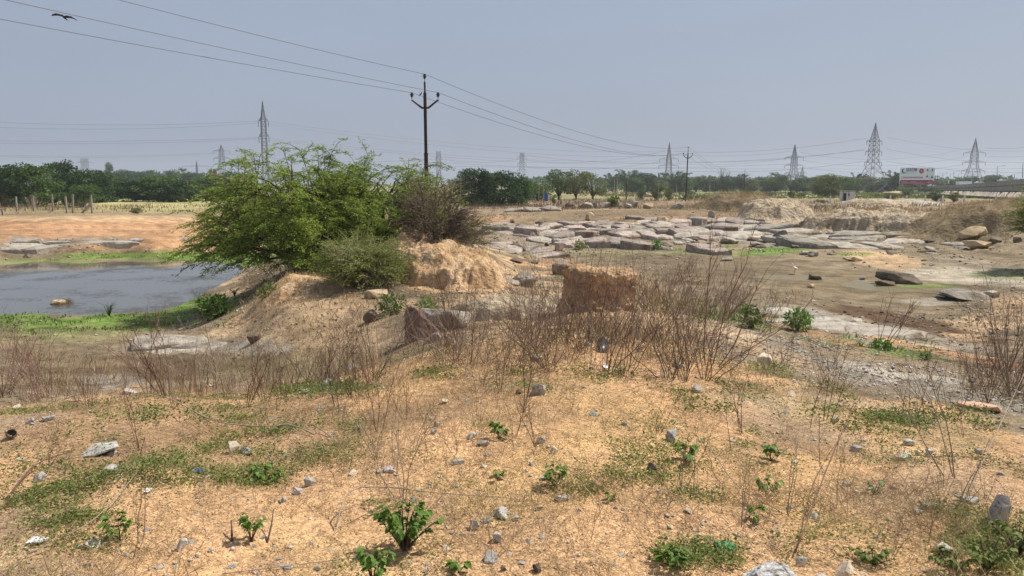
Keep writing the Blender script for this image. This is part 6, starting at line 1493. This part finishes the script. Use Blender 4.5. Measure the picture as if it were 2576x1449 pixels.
vehicle('truck', 2424, 466, 290, 32, 10, 'board_white', 'pale blue-grey box truck entering the flyover ramp')
vehicle('car', 2462, 461.5, 262, 18, 5, 'white', 'white car roof showing over the flyover parapet by the truck')
vehicle('car', 2521, 456.5, 222, 16, 5.5, 'white', 'white car roof highest up the flyover parapet')
m = MB(); b = at_y(2316 + 68, 463, 285); 
for U, V, y, lab in [(2384,462,283,'small white roadside sign board between billboard and bus')]:
    t = empty('road_sign', on_y(U, y)); zt = at_y(U, V - 9, y).z - t.location.z; m = MB(); m.box((0, 0, zt - .65), (.6, .06, 1.3)); m.build('panel', M['white'], t); m = MB(); m.tube([(0, .06, -.2), (0, .06, zt)], .05, 5); m.build('post', M['steel'], t); tag(t, lab, 'sign')
# street lamps of the flyover road
for U, Vt, Vb, y, lab in [(2362,442,470,420,'shortest street lamp by the billboard edge'),(2372,436,470,400,'street lamp over the bus'),(2391,437,470,380,'double street lamp behind the truck'),(2399,432,466,330,'tall lamp mast over the truck'),(2411,438,464,360,'street lamp before the flyover tower'),
   (2447,425,462,290,'tall bare lamp mast in front of the flyover tower'),(2509,419,452,240,'tall lamp mast past the flat-topped tree'),(2579-6,412,448,215,'tallest lamp mast near the yellow-green bush'),(2552,437,450,300,'faint street lamp near the yellow-green bush')]:
    top = at_y(U, Vt, y); bt = at_y(U - .8, Vb, y); t = empty('street_lamp', bt); m = MB(); m.tube([(0, 0, 0), top - bt], [.11, .06], 5); m.build('mast', M['steel'], t)
    for sx in ((-1, 1) if 'double' in lab or 'over the bus' in lab else (1,)):
        e = top - bt; m = MB(); m.tube([e, e + Vector((sx * 1.8, 0, .25))], .04, 4); m.box((e.x + sx * 2.1, 0, e.z + .27), (.7, .3, .12)); m.build('lamp_head', M['steel'], t)
    tag(t, lab, 'street lamp', 'street lamps along the flyover road')
t = empty('double_pole', on_y(2353, 290)); zt = at_y(2353, 441, 290).z - t.location.z
for sx in (-.35, .35): m = MB(); m.tube([(sx, 0, -.2), (sx, 0, zt)], .13, 6); m.build('pole', M['steel_dark'], t)
m = MB(); m.box((0, 0, zt - .4), (2.6, .2, .2)); m.box((0, 0, zt - 1.6), (2.0, .2, .2)); m.build('crossbar', M['steel_dark'], t); tag(t, 'twin-legged pole with crossbars right beside the billboard'.replace('right ', ''), 'power pole')
# little mud-brick store and straw heap under the large tower
p = on_y(2248, 215); o = link('brick_heap', rock_mesh(71, M['rock_tan'], (6.0, 3, 1.7), n=26, blocky=.95, detail=2)); o.location = (p.x, p.y, p.z + .7); tag(o, 'long pinkish heap of stacked bricks at the foot of the largest tower', 'brick heap')
p = on_y(1634, 205); o = link('straw_heap', rock_mesh(72, M['rock_tan'], (3.2, 2, 1.1), n=22, detail=2)); o.location = (p.x, p.y, p.z + .4); tag(o, 'small tan straw heap in the ploughed field by the small round tree', 'straw heap')

# ------------------------------------------------------------------ posts
for U, Vt, Vb, tilt, lab in [(8,527,543,-.07,'old concrete fence post cut by the edge of the view'),(43,495,512,0,'short fence post among weeds between the two border posts'),(85,493,517,0,'upright grey fence post before the big rounded tree'),
   (133,490,522,.02,'fence post topped light under the tallest ragged tree'),(169,494,536,-.03,'thick fence post just short of the leaning one'),(183,489,532,.06,'tallest fence post, leaning slightly'),(232,492,534,0,'end fence post held by a diagonal brace')]:
    y = 84 if Vb > 525 else 96; b = on_y(U, y, .3); tp = at_y(U, Vt, y).z - b.z; t = empty('fence_post', b); t.rotation_euler = (0, tilt, random.uniform(-.3, .3))
    m = MB(); m.box((0, 0, tp / 2), (.17, .16, tp)); m.box((0, 0, tp + .03), (.14, .13, .06)); m.build('post', M['concrete_post'], t)
    if 'brace' in lab:
        m = MB(); m.tube([(-1.45, -.25, -.0), (-.0, -.1, tp * .62)], .12, 4); m.build('brace', M['concrete_post'], t)
    tag(t, lab, 'fence post', 'old fence posts by the yellow field')
for i, (U, lab) in enumerate([(1862,'white marker stone alone before the thin sapling tree'),(1901,'short leaning white marker near the smaller iron pole'),(1945,'white marker post before the far tiny pole'),(2088,'white marker post in front of the lone round tree'),(2141-10,'white marker post touching the hut corner'),
   (2240,'white marker post below the largest tower'),(2279,'white marker post beneath the tower, next to the brick heap'),(2326,'white marker post under the billboard end'),(2425,'faint grey marker post on the scrub slope'),(2504,'white marker post near the green bush of the embankment'),(2580-14,'last marker post before the yellow-green bush'),(2370,'slim marker post between billboard and embankment')]):
    y = 128; b = on_y(U, y, .1); m = MB(); m.box((0, 0, .65), (.2, .18, 1.3)); m.box((0, 0, 1.33), (.14, .12, .08)); o = m.build('marker_post', M['white'], None, False, b); o.rotation_euler = (0, random.uniform(-.08, .08), 0); tag(o, lab, 'marker post', 'white boundary markers along the field')

# balanced boulders on the far rise
for U, V, w, h, lab in [(530,432,10,12,'rounded brown balancing boulder, one of the far twin pair nearer the palm'),(541,431,11,12,'rounded brown balancing boulder, the twin nearer the thorn tree'),(534,437,14,7,'pale rock beneath the twin balancing boulders'),(550,440,22,6,'flat pale rock spreading beside the twin balancing boulders')]:
    y = 420; p = at_y(U, V, y); o = link('boulder', rock_mesh(U, M['rock_purple'] if 'brown' in lab else M['rock_tan'], (w * px(y), w * px(y) * .8, h * px(y)), n=30, blocky=.1, detail=2)); o.location = p; tag(o, lab, 'boulder')
m = MB(); b = at_z(545, 447, 0); p = at_y(545, 443, 424)
g = rock_mesh(808, M['earth_brown'], (26, 14, p.z * 2 + 1.0), n=40, blocky=.2, detail=2); o = link('rocky_hillock', g); o.location = (p.x, 430, 0.2); tag(o, kind='structure')
# blue thing by the poles
p = on_y(1373, 142); m = MB(); m.box((0, 0, .7), (.7, .5, 1.3)); m.box((0, 0, 1.42), (.5, .4, .14)); tag(m.build('blue_barrel', M['blue'], None, False, p), 'blue upright drum at the foot of the wooden poles', 'drum')
p = on_y(1491 + 850 / 5.2, 118) if False else on_y(1670 - 179 + 0, 120)
# ------------------------------------------------------------------ leafy little plants near by: stems, and each leaf a part
def broadleaf(seed, L_=1.0):
    m = MB(); n = 5; v = []
    prof = [(0, .02), (.2, .30), (.45, .36), (.7, .26), (.9, .10), (1.0, 0)]
    for x, w_ in prof: z = -.25 * x * x; v += [(x, -w_, z + w_ * .35), (x, 0, z), (x, w_, z + w_ * .35)]
    f = []
    for i in range(n): f += [(i * 3, i * 3 + 1, i * 3 + 4, i * 3 + 3), (i * 3 + 1, i * 3 + 2, i * 3 + 5, i * 3 + 4)]
    m.add(v, f); return m
LEAFM = {k: broadleaf(0).mesh('leaf', M[k], True) for k in ('leaf_fresh', 'leaf_lime', 'leaf_shrub')}
def plant(U, V, wpx, hpx, n, leafpx, label, mat='leaf_fresh', stem='bark', cat='plant'):
    p = ground(U, V); s = px(math.hypot(p.y, CAM_Z - p.z)); w, h, l = wpx * s, hpx * s, leafpx * s
    t = empty('leafy_plant', (p.x, p.y, p.z - .005)); r = random.Random(U * 7 + V); m = MB(); spots = []
    ns = max(3, n // 9)
    for i in range(ns):
        a = 6.283 * i / ns + r.uniform(-.4, .4); rho = r.uniform(.25, .95); e = Vector((math.cos(a) * w / 2 * rho, math.sin(a) * w / 2 * rho * .8, h * (1.0 - .45 * rho) * r.uniform(.8, 1.05)))
        q = Vector((0, 0, 0)).lerp(e, .5) + Vector((0, 0, h * .12)); pts = [Vector((0, 0, 0)) * (1 - tt) ** 2 + q * 2 * tt * (1 - tt) + e * tt * tt for tt in (0, .25, .5, .75, 1)]
        m.tube(pts, [.018 * w, .014 * w, .010 * w, .007 * w, .005 * w], 4)
        for k in range(n // ns + 1):
            tt = r.uniform(.45, 1.0) if k else 1.0; j = min(int(tt * 4), 3); b = pts[j].lerp(pts[j + 1], tt * 4 - j); spots.append((b, a + r.uniform(-1.5, 1.5), r.uniform(-.2, .55), r.uniform(.6, 1.15)))
    m.build('stems', M[stem], t)
    for b, a, el, sc in spots[:n]:
        o = link('leaf', LEAFM[mat], t); o.location = b; o.rotation_euler = (r.uniform(-.5, .5), -el + .35, a); o.scale = (l * sc,) * 3
    tag(t, label, cat); return t
for a in [
 (1018,1388,185,150,230,21,'biggest broad-leaved green plant, bushy, in the sand below the sprawling dead shrub'),
 (938,1470,130,110,90,21,'leafy green plant at the bottom border under the biggest one'),
 (632,1362,78,88,90,14,'compact green plant on bare sand with a dead stub at its side'),
 (300,1358,90,84,60,17,'thin-stemmed green plant standing over its shadow near the white paper'),
 (664,1215,90,56,90,15,'spreading fresh green plant on the weed patch edge'),
 (1395,1228,62,84,70,14,'slim tall green plant with its shadow on bare sand'),
 (1252,1205,38,34,24,13,'small green seedling behind the crooked lone stem'),
 (1255,1105,62,54,50,16,'bright green clump on stony sand beyond the seedling'),
 (1155,1442,58,40,26,20,'low yellowish green plant with reddish stalks at the bottom border'),
 (1928,1245,62,62,46,16,'green plant with woody stem to the near side of the lone grey stem'),
 (1938,1160,58,50,42,16,'bright plant above the woody-stemmed one'),
 (1535,1258,30,26,20,12,'tiny rounded green plant alone on sand'),
 (2205,1240,50,40,26,14,'small tree-like weed on open sand'),
 (1722,1160,80,60,40,20,'green plant under tangled straw by the black clod'),
 (1690,1425,110,60,50,24,'leafy weeds at the bottom beside the green scrap'),
 (1905,1310,50,44,26,16,'sparse green plant behind the green scrap')]:
    plant(*a)
for a in [(2008,832,70,56,70,12,'dense leafy bush on the far lip of the gravel track','leaf_fresh'),(2215,880,50,26,40,10,'bright leafy tuft at the foot of the bare fan','leaf_fresh'),(1890,825,50,60,50,11,'leafy dark green bush among dry stems by the track','leaf_mid'),
          (540,800,90,60,80,14,'lush green weeds on the pond shore bend','leaf_mid'),(1870,790,26,30,20,8,'green shoot topped by a dried seed spike','leaf_fresh'),(2330,905,30,26,18,9,'lone green weed on the orange lip past the track','leaf_fresh'),
          (985,790,80,50,60,12,'dark green weeds between brown rock and leaning slab','leaf_mid'),(1075,795,50,50,40,11,'green weeds growing over the pale rock by the slab','leaf_fresh'),(1085,700,16,60,24,7,'narrow green weed clinging to the orange mound face','leaf_mid'),
          (1543,520,30,24,60,9,'reedy green tuft growing among the pale boulders','leaf_shrub'),(1458,628,30,22,30,7,'yellow-green weed tuft before the rock shelf','leaf_shrub'),(1653,628,28,26,30,7,'bright green weed tuft beside the flat rocks','leaf_fresh'),(680,755,60,40,50,10,'green weed patch on the orange hump by the pond','leaf_shrub')]:
    U, V, w, h, n, l, lab, mt = a
    LM = mt if mt in LEAFM else 'leaf_fresh'
    p = ground(U, V); s = px(p.y); r2 = np.random.default_rng(U); N = n * 6
    q = r2.normal(size=(N, 3)); q /= np.linalg.norm(q, axis=1, keepdims=True); q *= r2.uniform(.4, 1, (N, 1)); P = np.stack([q[:, 0] * w * s / 2, q[:, 1] * w * s / 2, h * s * .5 + q[:, 2] * h * s / 2], 1)
    D = q + r2.normal(size=(N, 3)) * .7; v, f = leaf_quads(P, D, l * s * r2.uniform(.6, 1.3, N), l * s * .45 * r2.uniform(.6, 1.3, N), r2)
    t = empty('leafy_bush', p); link('foliage', np_mesh('foliage', v, f, M[mt]), t)
    m = MB()
    for k in range(9): e = P[int(r2.integers(N))]; m.tube([(0, 0, -.02), tuple(e * np.array([.4, .4, .6])), tuple(e)], [.006 * w * s * 4, .004, .003], 3)
    m.build('stems', M['bark'], t); tag(t, lab, 'bush' if w > 45 else 'plant')
# corner weeds, tall and near
for i, (U, V, w, h, lab) in enumerate([(2480,1440,150,110,'tall green weed clump filling the bottom corner'),(2560,1400,150,120,'green weeds at the very corner behind the tall pale stone'),(2390,1430,110,60,'lower green weeds beside the ragged concrete bits'),(2200,1420,120,50,'low green weeds behind the asphalt lump')]):
    plant(U, V, w, h, 120, 15, lab, 'leaf_shrub')

# ------------------------------------------------------------------ canes, sticks and rubbish
def stick(pts, r0, r1, mat, label, cat='stick', name='fallen_cane', lift=0.0):
    P = [ground(U, V) + Vector((0, 0, l)) for U, V, l in pts]; o0 = P[0].copy(); n = len(P); sm = []
    for i in range(n - 1):
        for k in range(5):
            t = k / 5; a, b, c, d = P[max(i - 1, 0)], P[i], P[i + 1], P[min(i + 2, n - 1)]
            sm.append(.5 * ((2 * b) + (c - a) * t + (2 * a - 5 * b + 4 * c - d) * t * t + (3 * b - a - 3 * c + d) * t ** 3) - o0)
    sm.append(P[-1] - o0); k = len(sm); r0 *= .6; r1 *= .6; m = MB(); m.tube(sm, [r0 + (r1 - r0) * i / (k - 1) for i in range(k)], 6)
    tag(m.build(name, M[mat], None, True, o0), label, cat)
stick([(360,1010,.12),(450,1045,.10),(540,1085,.08),(640,1092,.06),(735,1088,.05),(790,1100,.02)], .005, .009, 'twig_grey', 'long pale curved cane lying over the weeds in front of the brow')
stick([(640,1110,.03),(700,1092,.06),(775,1085,.06),(830,1100,.01)], .004, .007, 'twig_grey', 'second pale cane crossing the long curved one at its thick end')
stick([(845,1335,.02),(880,1285,.10),(960,1270,.10),(1100,1272,.07),(1250,1273,.05),(1340,1270,.02)], .007, .003, 'twig_grey', 'long thin cane bent across the sand behind the biggest leafy plant')
stick([(560,1449,.01),(800,1425,.02),(1060,1400,.03)], .004, .003, 'twig_grey', 'straight pale cane lying near the bottom border', )
stick([(70,1405,.02),(240,1330,.05),(345,1215,.06)], .006, .003, 'twig_grey', 'slanting pale cane resting above the corner weeds')
stick([(20,1260,.02),(90,1190,.05),(170,1150,.03)], .010, .005, 'twig_red', 'dark broken stick lying beside the corner stone', name='fallen_stick')
stick([(365,1100,.01),(365,1360,.05),(330,1400,.02)], .004, .004, 'twig_red', 'thin brown curved twig hanging past the thin-stemmed plant', name='fallen_stick')
stick([(1780,1120,.02),(1850,1240,.05),(1960,1300,.03)], .004, .004, 'twig_grey', 'curved tan cane running down to the bright plant')
stick([(2000,1400,.02),(2120,1190,.30),(2200,1070,.45)], .006, .002, 'twig_red', 'long dark cane leaning up across the stony sand')
stick([(2420,1280,.02),(2560,1100,.5)], .005, .003, 'twig_grey', 'tan cane leaning at the margin near the corner weeds')
stick([(1420,1175,.01),(1450,1188,.02),(1485,1186,.01)], .006, .004, 'twig_grey', 'short pale root-like stick past the slim tall plant', name='fallen_stick')
stick([(1240,980,.01),(1300,968,.01)], .006, .006, 'stone_cream', 'short whitish straight stick at the back of the sand', name='fallen_stick')
stick([(2200,1010,.02),(2350,1022,.02),(2450,1035,.02)], .005, .003, 'twig_grey', 'pale cane flat on the weedy reddish soil')
stick([(583,1362,0),(584,1350,.03),(583,1338,.06)], .010, .006, 'bark', 'short dead stub beside the compact green plant', name='dead_stub')
stick([(672,1365,0),(684,1345,.05),(690,1325,.09)], .009, .004, 'bark', 'curved dead stub close to the compact green plant', name='dead_stub')

def crumpled(U, V, wpx, hpx, mat, label, name, cat, seed, flatn=.25, rz=0.0):
    p = ground(U, V); s = px(math.hypot(p.y, CAM_Z - p.z)); w, d = wpx * s, hpx * s * 2.2; n = 12; rr = random.Random(seed); v = []
    for i in range(n):
        for j in range(n):
            x, y = (i / (n - 1) - .5) * w, (j / (n - 1) - .5) * d; rag = 1 - .2 * rr.random()
            v.append((x * rag, y * rag, .012 + flatn * w * (abs(float(vnoise(np.array(i * .45 + seed), np.array(j * .45), seed))) + .25 * rr.random() * .3)))
    f = [(i * n + j, (i + 1) * n + j, (i + 1) * n + j + 1, i * n + j + 1) for i in range(n - 1) for j in range(n - 1)]
    m = MB(); m.add(v, f); o = m.build(name, M[mat], None, False, p); o.rotation_euler = (0, 0, rz)
    md = o.modifiers.new('thickness', 'SOLIDIFY'); md.thickness = .002
    tag(o, label, cat)
crumpled(96, 1366, 40, 14, 'paper', 'white folded paper lying on the sand in the near corner', 'paper_scrap', 'paper', 3, .3)
crumpled(1823, 1382, 52, 20, 'plastic_green', 'bright green crumpled plastic scrap on the sand', 'plastic_scrap', 'plastic', 5, .35, .3)
crumpled(372, 1240, 14, 10, 'paper', 'tiny crumpled white wrapper at the weeds by bare sand', 'wrapper', 'litter', 8, .6)
crumpled(845, 968, 60, 10, 'paper', 'white rag strewn by the thicket brow', 'rag', 'rag', 11, .4)
crumpled(790, 982, 30, 9, 'paper', 'smaller white rag lying by the bigger one', 'rag', 'rag', 12, .4)
crumpled(530, 972, 22, 8, 'stone_cream', 'yellowish scrap on the brow by the dry shrub', 'scrap', 'litter', 14, .4)
crumpled(1352, 900, 24, 24, 'stone_cream', 'yellow scrap caught on the slope below the thicket', 'scrap', 'litter', 15, .4)
crumpled(500, 1190, 28, 8, 'board_sky', 'pale blue plastic bit hidden in the weed patch', 'plastic_scrap', 'plastic', 16, .4)
crumpled(2170, 700 + 3, 0.1 + 14, 5, 'blue', 'small blue plastic scrap on the mud by the stone beam', 'plastic_scrap', 'plastic', 18, .5)
crumpled(1685, 526, 18, 3, 'paper', 'white scrap on the rock behind the row', 'scrap', 'litter', 21, .3)
crumpled(1523, 925, 12, 22, 'paper', 'white shred hanging under the black pipe', 'scrap', 'litter', 23, .3)
# black pipe end poking from the bank
p = ground(1523, 888); m = MB(); m.lathe([(.052, 0), (.060, 0), (.060, .30), (.052, .30), (.052, 0)], 20); o = m.build('black_pipe', M['black'], None, True, p + Vector((0, 0, .06))); o.rotation_euler = (R(105), 0, R(-10)); o.location = p + Vector((0, .25, .05)); tag(o, 'open end of a black pipe sticking out of the thicket bank', 'pipe')
# scorched pot shard
p = ground(28, 1100); m = MB(); m.lathe([(.01, 0), (.045, .015), (.06, .045), (.05, .065), (.047, .065), (.055, .045), (.04, .02), (.01, .008)], 14); o = m.build('broken_pot', M['rock_dark'], None, True, p); o.rotation_euler = (.5, .6, 0); o.scale = (.6, .6, .6); o.location = p + Vector((0, 0, .01)); tag(o, 'dark brown broken pot lying tilted at the border of the view', 'pot')
# lump of old asphalt
M['asphalt'] = noise_mat('asphalt_lump', (.03, .03, .035), (.62, .60, .57), 26, .9, 1.0, 60, c3=(.40, .39, .37), bdist=.02)
rock('asphalt_lump', 1950, 1478, 180, 44, 'asphalt', 'broad grey and white lump of broken asphalt at the bottom border', 'asphalt', depth=1.0, detail=3, n=34, sink=.6, blocky=.4, rz=.1)
rock('asphalt_lump', 2068, 1480, 80, 36, 'asphalt', 'smaller broken end of the asphalt, next to the pale angular block', 'asphalt', depth=1.0, detail=3, n=24, sink=.6, blocky=.4)
# tuft in the pond
for U, V, h, lab in [(275, 795, 60, 'spiky sedge tuft standing in the pond beside the weedy boulder'), (590, 745, 34, 'thin sedge tuft at the pond margin bend')]:
    p = ground(U, V); s = px(p.y); m = MB(); r = random.Random(U)
    for k in range(26):
        a = r.uniform(0, 6.28); ln = h * s * r.uniform(.4, 1); q = Vector((math.cos(a) * ln * .5, math.sin(a) * ln * .5, ln * .7)); m.tube([(0, 0, -.05), (q.x * .4, q.y * .4, q.z * .75), q], [.010, .008, .003], 3)
    o = m.build('sedge_tuft', M['leaf_mid'], None, False, Vector((p.x, p.y, max(p.z, POND_Z)))); tag(o, lab, 'sedge')
# weed heaped on the pond boulder
p = ground(160, 772); r2 = np.random.default_rng(5); N = 700; P = r2.normal(size=(N, 3)) * np.array([.16, .14, .06]) + np.array([.02, 0, .26]); D = r2.normal(size=(N, 3)); D[:, 2] = -abs(D[:, 2])
v, f = leaf_quads(P, D, .18, .012, r2); o = link('dry_weed_heap', np_mesh('dry_weed_heap', v, f, M['straw_dark']), None, p); tag(o, 'wad of dried weed draped over the pond boulder', 'dry weed')
# hanging weed strands under the thorn tree crown over the pond
# ------------------------------------------------------------------ birds
def soaring_bird():
    c = at_y(161, 43, 56); t = empty('soaring_kite', c); t.rotation_euler = (R(-16), R(11), R(0)); t.scale = (1.12, 1.12, 1.12)
    m = MB(); m.tube([(-.02, -.32, .02), (0, -.24, .02), (0, -.1, 0), (0, .12, -.01), (0, .26, 0), (0, .34, .02)], [.008, .03, .065, .06, .03, .012], 8); m.build('body', M['bird'], t, True)
    for sx in (-1, 1):
        m = MB(); xs = [.04, .25, .5, .72, .82]; zs = [.02, .07, .07, .01, -.03]; le = [-.10, -.16, -.13, -.04, .05]; te = [.14, .13, .12, .12, .10]; v = []
        for x, z, a, b in zip(xs, zs, le, te): v += [(sx * x, a, z), (sx * x, b, z - .01), (sx * x, b, z + .008), (sx * x, a, z + .018)]
        f = []
        for i in range(4):
            for k in range(4): f.append((i * 4 + k, i * 4 + (k + 1) % 4, i * 4 + 4 + (k + 1) % 4, i * 4 + 4 + k))
        f += [(0, 1, 2, 3), (16, 17, 18, 19)]; m.add(v, f); m.build('wing', M['bird'], t)
    m = MB(); m.add([(-.03, .28, 0), (.03, .28, 0), (.11, .50, .01), (0, .44, .01), (-.11, .50, .01), (0, .3, .015)], [(0, 1, 2, 3), (0, 3, 4), (0, 5, 1)]); m.build('tail', M['bird'], t)
    tag(t, 'brown kite gliding with spread wings above the near wires', 'bird')
soaring_bird()
def perched():
    tip = t1[0]; d = (at_y(0, 18, 22.5) - tip).normalized(); c = tip + Vector((.30, 1.2, .02)); t = empty('perched_bird', c)
    m = MB(); m.tube([(-.12, 0, -.03), (-.06, 0, 0), (0, 0, .06), (.03, 0, .12), (.06, 0, .14)], [.008, .03, .035, .022, .004], 6); m.build('body', M['stone_dark'], t, True); tag(t, 'tiny dark bird perched on the wire beside the tall iron pole', 'bird')
perched()
def egret():
    p = ground(1999, 688); s = 1.0; t = empty('egret', (p.x, p.y, p.z)); t.rotation_euler = (0, 0, R(200))
    m = MB(); m.tube([(-.20, 0, .20), (-.12, 0, .24), (0, 0, .28), (.09, 0, .32), (.13, 0, .38), (.12, 0, .46), (.17, 0, .50), (.20, 0, .50)], [.01, .05, .075, .05, .025, .018, .026, .012], 8)
    m.build('body', M['paper'], t, True)
    m = MB(); m.tube([(.20, 0, .50), (.28, 0, .485)], [.009, .002], 5); m.build('beak', M['orange_paint'], t)
    for sy in (-1, 1): m = MB(); m.tube([(.0, sy * .03, .24), (.02, sy * .03, .12), (0, sy * .03, -.01)], .007, 4); m.build('leg', M['black'], t)
    tag(t, 'white egret wading on the mud flat', 'bird')
egret()
# ------------------------------------------------------------------ the air
hz = MB(); hz.box((0, 0, 28), (4680, 4680, 61))
M['haze'] = bpy.data.materials.new('haze'); M['haze'].use_nodes = True
nt = M['haze'].node_tree; nt.nodes.clear(); pv = nt.nodes.new('ShaderNodeVolumePrincipled'); oo = nt.nodes.new('ShaderNodeOutputMaterial')
pv.inputs['Color'].default_value = (.90, .95, 1.0, 1); pv.inputs['Density'].default_value = HAZE; pv.inputs['Anisotropy'].default_value = .3
nt.links.new(pv.outputs[0], oo.inputs['Volume'])
if HAZE > 0:
    o = hz.build('haze', M['haze']); tag(o, kind='stuff')
